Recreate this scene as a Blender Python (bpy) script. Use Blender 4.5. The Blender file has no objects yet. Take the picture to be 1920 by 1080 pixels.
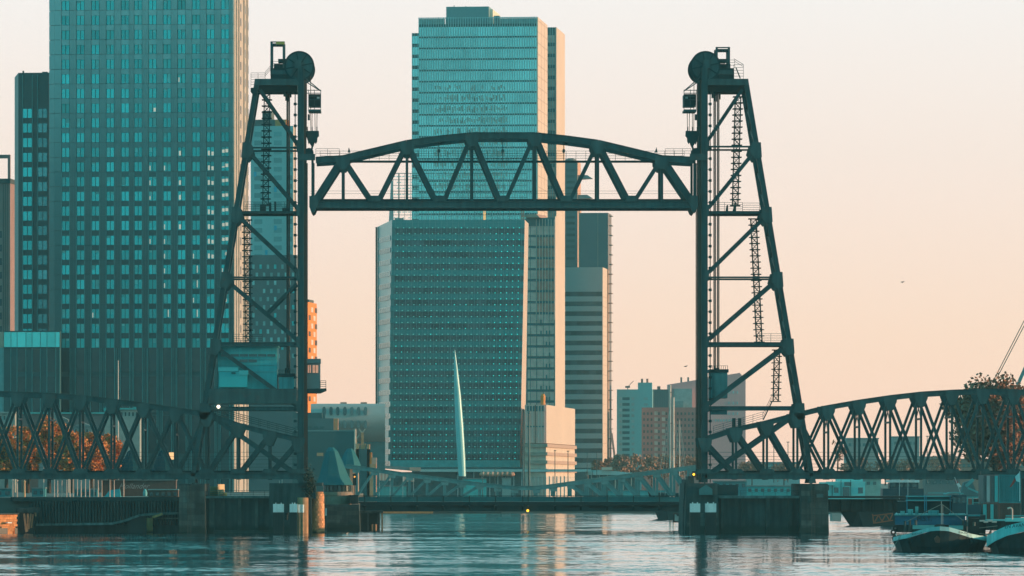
import bpy, math, random
from mathutils import Vector, Matrix
random.seed(7)
R = math.radians
C = bpy.context.scene.collection
SC = bpy.context.scene
# ---------------------------------------------------------------- camera
F, CX, HY, CH = 12150.0, 760.0, 905.0, 7.0      # focal length in photo pixels, vanishing point, eye height
cam = bpy.data.objects.new('camera', bpy.data.cameras.new('camera')); C.objects.link(cam)
cam.location = (0, 0, CH); cam.rotation_euler = (R(90), 0, 0)
cam.data.sensor_width = 36; cam.data.lens = 36 * F / 1920
cam.data.shift_x = (960 - CX) / 1920; cam.data.shift_y = (HY - 540) / 1920
cam.data.clip_start = 1; cam.data.clip_end = 60000
SC.camera = cam
# ---------------------------------------------------------------- sky and sun
SUN_EL, SUN_AZ = 7.0, -3.0        # degrees; azimuth measured from +X towards +Y
world = bpy.data.worlds.new("World"); SC.world = world; world.use_nodes = True
nt = world.node_tree; nt.nodes.clear()
def N(t, typ, **k):
    n = t.nodes.new(typ)
    for a, b in k.items(): setattr(n, a, b)
    return n
def L(t, a, b): t.links.new(a, b)
def ramp(t, stops, interp='LINEAR'):
    n = N(t, 'ShaderNodeValToRGB'); n.color_ramp.interpolation = interp
    e = n.color_ramp.elements
    while len(e) < len(stops): e.new(0.5)
    for i, (p, c) in enumerate(stops):
        e[i].position = p; e[i].color = (c[0], c[1], c[2], 1)
    return n
def mth(t, op, a, b=None, c=None, clamp=False):
    n = N(t, 'ShaderNodeMath', operation=op); n.use_clamp = clamp
    for i, v in enumerate((a, b, c)):
        if v is None: continue
        if isinstance(v, (int, float)): n.inputs[i].default_value = v
        else: L(t, v, n.inputs[i])
    return n.outputs[0]
def mixc(t, f, a, b, bt='MIX'):
    n = N(t, 'ShaderNodeMix', data_type='RGBA', blend_type=bt)
    for i, v in ((0, f), (6, a), (7, b)):
        if isinstance(v, (int, float)): n.inputs[i].default_value = v
        elif isinstance(v, tuple): n.inputs[i].default_value = (v[0], v[1], v[2], 1)
        else: L(t, v, n.inputs[i])
    return n.outputs[2]
tc = N(nt, 'ShaderNodeTexCoord'); sp = N(nt, 'ShaderNodeSeparateXYZ'); L(nt, tc.outputs['Generated'], sp.inputs[0])
zc = mth(nt, 'MAXIMUM', sp.outputs[2], 0.0)
warm = ramp(nt, [(0.0, (1.0, .65, .50)), (.022, (1.0, .70, .545)), (.045, (.98, .765, .68)), (.075, (.91, .835, .815)), (.105, (.74, .84, .84)), (.16, (.20, .62, .66)), (.45, (.035, .42, .48)), (1.0, (.015, .34, .42))])
cool = ramp(nt, [(0.0, (.24, .68, .72)), (.12, (.15, .63, .69)), (.5, (.035, .47, .54)), (1.0, (.015, .34, .42))])
L(nt, zc, warm.inputs[0]); L(nt, zc, cool.inputs[0])
dx = mth(nt, 'MULTIPLY', sp.outputs[0], .65); dy = mth(nt, 'MULTIPLY', sp.outputs[1], .76)
mr = N(nt, 'ShaderNodeMapRange', interpolation_type='SMOOTHSTEP'); L(nt, mth(nt, 'ADD', dx, dy), mr.inputs[0])
mr.inputs[1].default_value = .0; mr.inputs[2].default_value = .70
grad = mixc(nt, mr.outputs[0], cool.outputs[0], warm.outputs[0])
sky = N(nt, 'ShaderNodeTexSky', sky_type='NISHITA'); sky.sun_disc = False
sky.sun_elevation = R(SUN_EL); sky.sun_rotation = R(90 - SUN_AZ)
tint = mixc(nt, 1.0, sky.outputs[0], (.75, .95, 1.0), 'MULTIPLY')
b1 = N(nt, 'ShaderNodeBackground'); L(nt, tint, b1.inputs[0]); b1.inputs[1].default_value = 0.02
b2 = N(nt, 'ShaderNodeBackground'); L(nt, grad, b2.inputs[0]); b2.inputs[1].default_value = 1.08
ad = N(nt, 'ShaderNodeAddShader'); L(nt, b1.outputs[0], ad.inputs[0]); L(nt, b2.outputs[0], ad.inputs[1])
wo = N(nt, 'ShaderNodeOutputWorld'); L(nt, ad.outputs[0], wo.inputs[0])
sun = bpy.data.objects.new('sun', bpy.data.lights.new('sun', 'SUN')); C.objects.link(sun)
sun.data.energy = 5.0; sun.data.angle = R(.5); sun.data.color = (1.0, .60, .34)
sd = Vector((math.cos(R(SUN_AZ)) * math.cos(R(SUN_EL)), math.sin(R(SUN_AZ)) * math.cos(R(SUN_EL)), math.sin(R(SUN_EL))))
sun.rotation_euler = sd.to_track_quat('Z', 'Y').to_euler(); sun.location = (300, 900, 200)
SC.cycles.sample_clamp_indirect = 1.5; SC.cycles.caustics_reflective = True
SC.view_settings.view_transform = 'Standard'; SC.view_settings.look = 'None'
SC.view_settings.exposure = 0; SC.view_settings.gamma = 1; SC.view_settings.use_curve_mapping = False
# ---------------------------------------------------------------- helpers
def P(px, py, Y): return Vector(((px - CX) * Y / F, Y, CH - (py - HY) * Y / F))
def X(px, Y): return (px - CX) * Y / F
def Z(py, Y): return CH - (py - HY) * Y / F
MATS = {}
def mat(name, col, rough=.6, metal=0.0, var=.18, scale=.6, emit=None, es=1.0, rnd=0.0, grad=None, rib=None, stretch=(1, 1, 1), spec=.5, streak=0.0, tide=0.0, rust=0.0):
    """painted / cast surface: base colour with noise for wear and painted glass reflections, optional per-object variation, optional height-graded panels"""
    if name in MATS: return MATS[name]
    m = bpy.data.materials.new(name); m.use_nodes = True; t = m.node_tree; t.nodes.clear()
    b = N(t, 'ShaderNodeBsdfPrincipled'); o = N(t, 'ShaderNodeOutputMaterial'); L(t, b.outputs[0], o.inputs[0])
    b.inputs['Roughness'].default_value = rough; b.inputs['Metallic'].default_value = metal
    b.inputs['Specular IOR Level'].default_value = spec
    g = N(t, 'ShaderNodeNewGeometry')
    c = (col[0], col[1], col[2])
    if grad:
        s = N(t, 'ShaderNodeSeparateXYZ'); L(t, g.outputs['Position'], s.inputs[0])
        r_ = N(t, 'ShaderNodeMapRange'); L(t, s.outputs[2], r_.inputs[0]); r_.inputs[1].default_value = grad[0]; r_.inputs[2].default_value = grad[1]
        rr = ramp(t, grad[2]); L(t, r_.outputs[0], rr.inputs[0]); c = rr.outputs[0]
    mp = N(t, 'ShaderNodeMapping'); mp.inputs['Scale'].default_value = stretch; L(t, g.outputs['Position'], mp.inputs[0])
    if var:
        nz = N(t, 'ShaderNodeTexNoise'); nz.inputs['Scale'].default_value = scale; nz.inputs['Detail'].default_value = 5; nz.inputs['Roughness'].default_value = .6
        L(t, mp.outputs[0], nz.inputs['Vector'])
        f = N(t, 'ShaderNodeMapRange'); L(t, nz.outputs[0], f.inputs[0]); f.inputs[1].default_value = .3; f.inputs[2].default_value = .7
        f.inputs[3].default_value = 1 - var; f.inputs[4].default_value = 1 + var
        v = N(t, 'ShaderNodeVectorMath', operation='SCALE'); L(t, f.outputs[0], v.inputs['Scale'])
        if isinstance(c, tuple): v.inputs[0].default_value = c
        else: L(t, c, v.inputs[0])
        c = v.outputs[0]
    if streak:
        mp2 = N(t, 'ShaderNodeMapping'); mp2.inputs['Scale'].default_value = (1.6, 1.6, .12); L(t, g.outputs['Position'], mp2.inputs[0])
        nz = N(t, 'ShaderNodeTexNoise'); nz.inputs['Scale'].default_value = 1.0; nz.inputs['Detail'].default_value = 4; L(t, mp2.outputs[0], nz.inputs['Vector'])
        f = N(t, 'ShaderNodeMapRange'); L(t, nz.outputs[0], f.inputs[0]); f.inputs[1].default_value = .35; f.inputs[2].default_value = .65
        f.inputs[3].default_value = 1 - streak; f.inputs[4].default_value = 1 + streak * .6
        v = N(t, 'ShaderNodeVectorMath', operation='SCALE'); L(t, f.outputs[0], v.inputs['Scale'])
        if isinstance(c, tuple): v.inputs[0].default_value = c
        else: L(t, c, v.inputs[0])
        c = v.outputs[0]
    if rnd:
        oi = N(t, 'ShaderNodeObjectInfo'); f = N(t, 'ShaderNodeMapRange'); L(t, oi.outputs['Random'], f.inputs[0]); f.inputs[3].default_value = 1 - rnd; f.inputs[4].default_value = 1 + rnd
        v = N(t, 'ShaderNodeVectorMath', operation='SCALE'); L(t, f.outputs[0], v.inputs['Scale'])
        if isinstance(c, tuple): v.inputs[0].default_value = c
        else: L(t, c, v.inputs[0])
        c = v.outputs[0]
    if rust:   # rust and faded paint where the coating has gone
        nz = N(t, 'ShaderNodeTexNoise'); nz.inputs['Scale'].default_value = .55; nz.inputs['Detail'].default_value = 8; nz.inputs['Roughness'].default_value = .7; L(t, g.outputs['Position'], nz.inputs['Vector'])
        f = N(t, 'ShaderNodeMapRange'); L(t, nz.outputs[0], f.inputs[0]); f.inputs[1].default_value = .56; f.inputs[2].default_value = .70
        c = mixc(t, mth(t, 'MULTIPLY', f.outputs[0], rust), c, (.11, .055, .035))
    if tide:   # algae and wet staining up to the high water mark
        s3 = N(t, 'ShaderNodeSeparateXYZ'); L(t, g.outputs['Position'], s3.inputs[0])
        nz = N(t, 'ShaderNodeTexNoise'); nz.inputs['Scale'].default_value = .9; nz.inputs['Detail'].default_value = 4; L(t, g.outputs['Position'], nz.inputs['Vector'])
        f = N(t, 'ShaderNodeMapRange', interpolation_type='SMOOTHSTEP'); L(t, mth(t, 'MULTIPLY_ADD', nz.outputs[0], 1.1, s3.outputs[2]), f.inputs[0]); f.inputs[1].default_value = tide; f.inputs[2].default_value = tide + .7; f.inputs[3].default_value = 1; f.inputs[4].default_value = 0
        c = mixc(t, mth(t, 'MULTIPLY', f.outputs[0], .82), c, (.012, .028, .022))
    if isinstance(c, tuple): b.inputs['Base Color'].default_value = (*c, 1)
    else: L(t, c, b.inputs['Base Color'])
    if emit: b.inputs['Emission Color'].default_value = (*emit, 1); b.inputs['Emission Strength'].default_value = es
    MATS[name] = m; return m
class MB:
    def __init__(s): s.v = []; s.f = []
    def box(s, x0, x1, y0, y1, z0, z1):
        n = len(s.v); s.v += [(x0, y0, z0), (x1, y0, z0), (x1, y1, z0), (x0, y1, z0), (x0, y0, z1), (x1, y0, z1), (x1, y1, z1), (x0, y1, z1)]
        s.f += [(n + a, n + b, n + c, n + d) for a, b, c, d in ((3, 2, 1, 0), (4, 5, 6, 7), (0, 1, 5, 4), (1, 2, 6, 5), (2, 3, 7, 6), (3, 0, 4, 7))]
        return s
    def hull8(s, b4, t4):
        n = len(s.v); s.v += [tuple(p) for p in b4] + [tuple(p) for p in t4]
        s.f += [(n + a, n + b, n + c, n + d) for a, b, c, d in ((3, 2, 1, 0), (4, 5, 6, 7), (0, 1, 5, 4), (1, 2, 6, 5), (2, 3, 7, 6), (3, 0, 4, 7))]
        return s
    def frame(s, p, q, up=Vector((0, 1, 0))):
        a = (q - p).normalized()
        if abs(a.dot(up)) > .98: up = Vector((0, 0, 1))
        n = a.cross(up).normalized(); u = n.cross(a).normalized(); return a, n, u
    def beam(s, p, q, w, d, up=Vector((0, 1, 0))):
        """box from p to q; w across in the facade plane, d along the up vector (default Y)"""
        p = Vector(p); q = Vector(q)
        if (q - p).length < 1e-4: return s
        a, n, u = s.frame(p, q, up); n = n * (w / 2); u = u * (d / 2)
        return s.hull8([p - n - u, p + n - u, p + n + u, p - n + u], [q - n - u, q + n - u, q + n + u, q - n + u])
    def hbeam(s, p, q, w, d, t=.08):
        """H section: two flanges and a web, open to the sides"""
        p = Vector(p); q = Vector(q); a, n, u = s.frame(p, q)
        o = n * (w / 2 - t / 2)
        s.beam(p + o, q + o, t, d); s.beam(p - o, q - o, t, d)
        s.beam(p, q, w - 2 * t - .004, d * .55); return s
    def laced(s, p, q, w, d, t, step):
        """two flanges joined by zigzag lacing"""
        p = Vector(p); q = Vector(q); a, n, u = s.frame(p, q); o = n * (w / 2 - t / 2)
        s.beam(p + o, q + o, t, d); s.beam(p - o, q - o, t, d)
        k = max(2, int((q - p).length / step))
        for i in range(k):
            A = p.lerp(q, i / k); B = p.lerp(q, (i + 1) / k); sg = 1 if i % 2 else -1
            s.beam(A + o * sg, B - o * sg, t * .55, d * .5)
        return s
    def tube(s, p, q, r, n=8, r2=None):
        p = Vector(p); q = Vector(q); r2 = r if r2 is None else r2
        a, e1, e2 = s.frame(p, q); k = len(s.v)
        for c, rr in ((p, r), (q, r2)):
            for i in range(n):
                t = 2 * math.pi * i / n; s.v.append(tuple(c + e1 * math.cos(t) * rr + e2 * math.sin(t) * rr))
        for i in range(n):
            j = (i + 1) % n; s.f.append((k + i, k + j, k + n + j, k + n + i))
        s.f.append(tuple(k + i for i in reversed(range(n)))); s.f.append(tuple(k + n + i for i in range(n))); return s
    def lathe(s, c, prof, n=16, a0=0.0):
        """prof: list of (radius, z) around vertical axis at c=(x,y)"""
        k = len(s.v)
        for r, z in prof:
            for i in range(n):
                t = a0 + 2 * math.pi * i / n; s.v.append((c[0] + r * math.cos(t), c[1] + r * math.sin(t), z))
        for j in range(len(prof) - 1):
            for i in range(n):
                i2 = (i + 1) % n; s.f.append((k + j * n + i, k + j * n + i2, k + (j + 1) * n + i2, k + (j + 1) * n + i))
        s.f.append(tuple(k + i for i in reversed(range(n)))); s.f.append(tuple(k + (len(prof) - 1) * n + i for i in range(n))); return s
    def prism(s, pts, y0, y1):
        """polygon in XZ extruded along Y"""
        n = len(pts); k = len(s.v)
        s.v += [(x, y0, z) for x, z in pts] + [(x, y1, z) for x, z in pts]
        s.f.append(tuple(k + i for i in range(n))); s.f.append(tuple(k + n + i for i in reversed(range(n))))
        for i in range(n):
            j = (i + 1) % n; s.f.append((k + j, k + i, k + n + i, k + n + j))
        return s
    def slab(s, pts, z0, z1):
        n = len(pts); k = len(s.v)
        s.v += [(x, y, z0) for x, y in pts] + [(x, y, z1) for x, y in pts]
        s.f.append(tuple(k + i for i in reversed(range(n)))); s.f.append(tuple(k + n + i for i in range(n)))
        for i in range(n):
            j = (i + 1) % n; s.f.append((k + i, k + j, k + n + j, k + n + i))
        return s
    def quad(s, a, b, c, d):
        n = len(s.v); s.v += [tuple(a), tuple(b), tuple(c), tuple(d)]; s.f.append((n, n + 1, n + 2, n + 3)); return s
    def mesh(s, name, m):
        me = bpy.data.meshes.new(name); me.from_pydata(s.v, [], s.f); me.update(); me.materials.append(m); return me
    def build(s, name, m, parent=None, loc=None, smooth=False):
        off = Vector((0, 0, 0))
        if parent is not None and loc is None and parent.type == 'EMPTY' and not parent.get('local'):
            off = parent.location
            s.v = [(a - off.x, b - off.y, c - off.z) for a, b, c in s.v]
        me = s.mesh(name, m)
        if smooth:
            for p in me.polygons: p.use_smooth = True
        o = bpy.data.objects.new(name, me); C.objects.link(o)
        if parent is not None: o.parent = parent
        if loc is not None: o.location = loc
        return o
def inst(me, name, parent, loc=(0, 0, 0), rot=None, label=None):
    o = bpy.data.objects.new(name, me); C.objects.link(o); o.parent = parent; o.location = loc
    if rot: o.rotation_euler = rot
    if label: o['label'] = label
    return o
def thing(name, label, cat, loc=(0, 0, 0), rz=0.0, group=None, local=False):
    o = bpy.data.objects.new(name, None); C.objects.link(o); o.location = loc; o.rotation_euler = (0, 0, rz); o.empty_display_size = .5
    o['label'] = label; o['category'] = cat
    if group: o['group'] = group
    if local: o['local'] = 1
    return o
def tag(o, label, cat, group=None):
    o['label'] = label; o['category'] = cat
    if group: o['group'] = group
    return o
def stuff(o): o['kind'] = 'stuff'; return o
def struct(o): o['kind'] = 'structure'; return o
def text_mesh(s, size, m, name='lettering', extrude=.01, shear=0.0):
    cu = bpy.data.curves.new('t', 'FONT'); cu.body = s; cu.size = size; cu.extrude = extrude; cu.align_x = 'LEFT'; cu.shear = shear
    ob = bpy.data.objects.new('t', cu); C.objects.link(ob)
    bpy.context.view_layer.update()
    me = bpy.data.meshes.new_from_object(ob.evaluated_get(bpy.context.evaluated_depsgraph_get()))
    bpy.data.objects.remove(ob); me.name = name; me.materials.clear(); me.materials.append(m); return me
class Bld:
    """box building turned by th: front face seen from x0 to x1 in the photograph at right front corner distance Y"""
    def __init__(s, name, label, cat, x0, x1, Y, th=6.0, ytop=None, group=None):
        s.t = R(th); s.Y = Y; s.s = Y / F
        p1 = Vector((X(x1, Y), Y)); u = Vector((-math.cos(s.t), math.sin(s.t)))
        k = (x0 - CX) / F      # |X/Y| on the left edge
        # p1 + u*W : (p1.x+u.x W) = k (p1.y+u.y W)
        s.W = (k * p1.y - p1.x) / (u.x - k * u.y)
        s.o = p1 + u * s.W
        s.ex = Vector((math.cos(s.t), -math.sin(s.t))); s.ey = Vector((math.sin(s.t), math.cos(s.t)))
        s.e = thing(name, label, cat, (s.o.x, s.o.y, 0), -s.t, group, local=True)
        if ytop is not None: s.H = s.fz(x1, ytop)
    def lx(s, px):
        k = (px - CX) / F
        return (k * s.o.y - s.o.x) / (s.ex.x - k * s.ex.y)
    def fz(s, px, py):
        p = s.o + s.ex * s.lx(px); return CH - (py - HY) * p.y / F
    def sy(s, px):
        """depth along right side face for picture column px"""
        c = s.o + s.ex * s.W; k = (px - CX) / F
        return (k * c.y - c.x) / (s.ey.x - k * s.ey.y)
# ---------------------------------------------------------------- materials
steel = mat('green_steel_paint', (.034, .085, .09), .5, 0, .22, .25, streak=.3, rust=.5)
steel_d = mat('dark_steel_paint', (.016, .05, .055), .7, 0, .2, .4, spec=.25, rust=.35)
steel_t = mat('bascule_bridge_paint', (.22, .38, .38), .4, 0, .15, .4, streak=.15)
cablem = mat('greased_cable', (.03, .035, .035), .5, .5, 0)
railm = mat('railing_paint', (.02, .06, .06), .5, 0, 0)
conc = mat('weathered_concrete', (.13, .17, .165), .85, 0, .3, .35, streak=.45, tide=1.0)
conc_d = mat('dark_wet_concrete', (.04, .06, .06), .8, 0, .3, .5, streak=.4, tide=1.3)
stonem = mat('pale_pier_stone', (.34, .25, .19), .85, 0, .25, .9)
timber = mat('dark_timber', (.045, .06, .06), .8, 0, .35, .8, streak=.5)
whitep = mat('white_paint', (.72, .78, .78), .5, 0, .08, .8, streak=.12)
blackp = mat('black_paint', (.012, .02, .022), .5, 0, .2, .8)
glass_d = mat('dark_glass', (.03, .07, .08), .12, 0, .1, 1, spec=.8)
# ---------------------------------------------------------------- water
def water_mat():
    m = bpy.data.materials.new('river_water'); m.use_nodes = True; t = m.node_tree; t.nodes.clear()
    b = N(t, 'ShaderNodeBsdfPrincipled'); o = N(t, 'ShaderNodeOutputMaterial'); L(t, b.outputs[0], o.inputs[0])
    b.inputs['Base Color'].default_value = (.008, .045, .05, 1); b.inputs['IOR'].default_value = 1.33
    g = N(t, 'ShaderNodeNewGeometry')
    def noise(sc, stretch, det=3, rough=.55):
        mp = N(t, 'ShaderNodeMapping'); mp.inputs['Scale'].default_value = stretch; L(t, g.outputs['Position'], mp.inputs[0])
        n = N(t, 'ShaderNodeTexNoise'); n.inputs['Scale'].default_value = sc; n.inputs['Detail'].default_value = det; n.inputs['Roughness'].default_value = rough
        L(t, mp.outputs[0], n.inputs['Vector']); return n
    band = noise(1.0, (.022, .03, 1), 6, .72)           # wind patches lying across the river
    mrb = N(t, 'ShaderNodeMapRange'); L(t, band.outputs[0], mrb.inputs[0]); mrb.inputs[1].default_value = .40; mrb.inputs[2].default_value = .76
    amp = mth(t, 'MULTIPLY_ADD', mrb.outputs[0], .36, .03)
    rp = noise(1.0, (.45, .16, 1), 5, .65)
    ch = noise(1.0, (1.3, .5, 1), 3, .6)
    v1 = N(t, 'ShaderNodeVectorMath', operation='SUBTRACT'); L(t, rp.outputs['Color'], v1.inputs[0]); v1.inputs[1].default_value = (.5, .62, .5)
    v2 = N(t, 'ShaderNodeVectorMath', operation='SUBTRACT'); L(t, ch.outputs['Color'], v2.inputs[0]); v2.inputs[1].default_value = (.5, .60, .5)
    v3 = N(t, 'ShaderNodeVectorMath', operation='ADD'); L(t, v1.outputs[0], v3.inputs[0]); L(t, v2.outputs[0], v3.inputs[1])
    v4 = N(t, 'ShaderNodeVectorMath', operation='SCALE'); L(t, v3.outputs[0], v4.inputs[0]); L(t, amp, v4.inputs['Scale'])
    v5 = N(t, 'ShaderNodeVectorMath', operation='MULTIPLY'); L(t, v4.outputs[0], v5.inputs[0]); v5.inputs[1].default_value = (.35, 1, 0)
    v6 = N(t, 'ShaderNodeVectorMath', operation='ADD'); L(t, v5.outputs[0], v6.inputs[0]); v6.inputs[1].default_value = (0, 0, 1)
    v7 = N(t, 'ShaderNodeVectorMath', operation='NORMALIZE'); L(t, v6.outputs[0], v7.inputs[0]); L(t, v7.outputs[0], b.inputs['Normal'])
    b.inputs['Roughness'].default_value = .07
    return m
wm = MB().quad((-9000, 60, 0), (9000, 60, 0), (9000, 40000, 0), (-9000, 40000, 0)).build('river_water', water_mat()); struct(wm)
# ---------------------------------------------------------------- land
land_m = mat('quay_paving', (.12, .13, .12), .9, 0, .3, .05)
quay_m = mat('sheet_pile_quay_wall', (.02, .035, .036), .7, 0, .3, .5, streak=.5)
xl = X(335, 905)
lb = MB().slab([(-2500, 903), (xl, 903), (X(560, 945), 940), (X(640, 990), 990), (X(700, 1480), 1480), (-2500, 1480)], -2, Z(933, 903)); struct(lb.build('left_bank', land_m))
fb = MB().slab([(-6000, 1492), (X(1690, 1500), 1492), (X(1690, 1500), 1900), (7000, 1900), (7000, 30000), (-6000, 30000)], -2, 2.2); struct(fb.build('far_bank', land_m))
# ---------------------------------------------------------------- lift bridge: lift span
Y0, Y1 = 900.0, 909.0
def member(name, a, b, w, d, parent, m=steel, kind='h', Y=None):
    """steel member between two photo points, on the front truss plane, in both truss planes"""
    for YY in ((Y0, Y1) if Y is None else (Y,)):
        p = P(a[0], a[1], Y0); q = P(b[0], b[1], Y0); p.y = YY; q.y = YY
        mb = MB()
        if kind == 'h': mb.hbeam(p, q, w, d)
        elif kind == 'l': mb.laced(p, q, w, d, .16, 1.1)
        elif kind == 'b': mb.beam(p, q, w, d)
        mb.build(name, m, parent)
def gusset(pts, parent, m=steel):
    for YY in (Y0, Y1):
        pr = [(X(x, Y0), Z(y, Y0)) for x, y in pts]
        mb = MB(); mb.prism(pr, YY - .50, YY - .44); mb.prism(pr, YY + .44, YY + .50); mb.build('gusset_plate', m, parent)
def rail(name, pts, parent, Y, h=1.1, n_rail=3, step=1.6, th=.05, m=railm):
    """railing along a list of photo foot points"""
    mb = MB(); q = [Vector((X(x, Y0), Y, Z(y, Y0))) for x, y in pts]
    for a, b in zip(q, q[1:]):
        k = max(1, int((b - a).length / step))
        for i in range(k + 1):
            p = a.lerp(b, i / k); mb.beam(p, p + Vector((0, 0, h)), th, th)
        for j in range(n_rail):
            z = h * (j + 1) / n_rail; mb.beam(a + Vector((0, 0, z)), b + Vector((0, 0, z)), th, th)
    return mb.build(name, m, parent)
span = thing('lift_bridge_span', 'raised steel truss span with curved top chord hanging between the two bridge towers', 'bridge', P(942, 390, Y0))
topc = [(592, 300), (643, 297), (702, 283), (763, 268.5), (824, 260), (885, 254), (1003, 254), (1062, 260), (1121, 268), (1184, 283), (1241, 297), (1300, 300)]
for a, b in zip(topc, topc[1:]): member('top_chord', a, b, .88, .9, span)
bn = [582, 703, 825, 942, 1062, 1184, 1306]
for a, b in zip(bn, bn[1:]): member('bottom_chord', (a, 383.5), (b, 383.5), 1.0, .9, span)
for a, b, w in (((589, 380), (641, 299), .95), ((645, 299), (700, 382), .66), ((706, 382), (761, 272), .56), ((765, 272), (820, 382), .66), ((830, 382), (883, 256), .56), ((887, 256), (939, 382), .66),
                ((946, 382), (1001, 256), .56), ((1005, 256), (1059, 382), .66), ((1066, 382), (1119, 272), .52), ((1124, 272), (1181, 382), .7), ((1187, 382), (1240, 299), .52), ((1243, 299), (1298, 380), .95)):
    member('diagonal', a, b, w, .7, span)
for x, y in ((643, 297), (763, 269), (885, 254), (1003, 254), (1121, 268), (1241, 297)):
    member('vertical_post', (x, y), (x, 380), .36, .5, span)
    gusset([(x - 13, y - 3), (x + 13, y - 3), (x + 13, y + 9), (x + 5, y + 21), (x - 5, y + 21), (x - 13, y + 9)], span)
for x in bn[1:-1]: gusset([(x - 11, 378), (x + 11, 378), (x + 9, 367), (x - 9, 367)], span)
for x, s in ((584, 1), (1304, -1)):
    member('hanger_post', (x + 2 * s, 300), (x + 2 * s, 376), .32, .5, span)
    for YY in (Y0, Y1):
        pr = [(X(x + a * s, Y0), Z(y, Y0)) for a, y in ((-4, 368), (9, 366), (14, 379), (9, 390), (6, 397), (2, 400), (-1, 396), (-4, 388))]
        MB().prism(pr, YY - .55, YY + .55).build('bearing_shoe', steel, span)
for i in range(25):
    x = 588 + i * 29.6; p = P(x, 381, Y0); MB().beam((p.x, Y0 + .5, p.z), (p.x, Y1 - .5, p.z), .35, .7, up=Vector((0, 0, 1))).build('cross_beam', steel_d, span)
mb = MB()
for yy in (902.6, 904, 905.2, 906.6): mb.beam((X(586, Y0), yy, Z(374.5, Y0)), (X(1304, Y0), yy, Z(374.5, Y0)), .42, .3)
mb.build('rail_stringers', steel_d, span)
for x, y in ((643, 297), (763, 269), (824, 260), (885, 254), (942, 254), (1003, 254), (1062, 260), (1121, 268), (1241, 297)):
    p = P(x, y, Y0); MB().beam((p.x, Y0 + .4, p.z), (p.x, Y1 - .4, p.z), .3, .4, up=Vector((0, 0, 1))).build('cross_strut', steel, span)
for (a, b) in zip(topc[1:], topc[2:-1]):
    p = P(*a, Y0); q = P(*b, Y0)
    MB().beam((p.x, Y0 + .4, p.z), (q.x, Y1 - .4, q.z), .2, .2).beam((p.x, Y1 - .4, p.z - .02), (q.x, Y0 + .4, q.z - .02), .18, .18).build('wind_bracing', steel, span)
rail('walkway_railing', [(600, 300), (1284, 300)], span, 902.0, h=1.35, n_rail=4, step=1.35)
mb = MB(); mb.beam((X(592, Y0), 902.4, Z(301.5, Y0)), (X(1292, Y0), 902.4, Z(301.5, Y0)), .28, .8); mb.build('walkway', steel_d, span)
for s, x0, x1 in ((1, 592, 636), (-1, 1296, 1248)): rail('end_platform_railing', [(x0, 291), (x1, 291)], span, 900.8, h=.95, n_rail=3, step=1.1)
for yy in (358.5, 363.5):
    MB().beam((X(582, Y0), 899.3, Z(yy, Y0)), (X(1304, Y0), 899.3, Z(yy, Y0)), .035, .035).build('deck_handrail', railm, span)
for x in (823, 943, 1058): MB().beam(P(x, 262, Y0) + Vector((0, 3, 0)), P(x, 300, Y0) + Vector((0, 3, 0)), .1, .1).box(X(x, Y0) - .18, X(x, Y0) + .18, 902.8, 903.2, Z(284, Y0), Z(278, Y0)).build('lamp_hanger', railm, span)
for x, s in ((654, 1), (1231, -1)): MB().prism([(X(x + a * s, Y0), Z(y, Y0)) for a, y in ((-2, 286), (0, 276), (2, 281), (3, 286))], 899.8, 900.1).build('signal_horn', railm, span)
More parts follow.
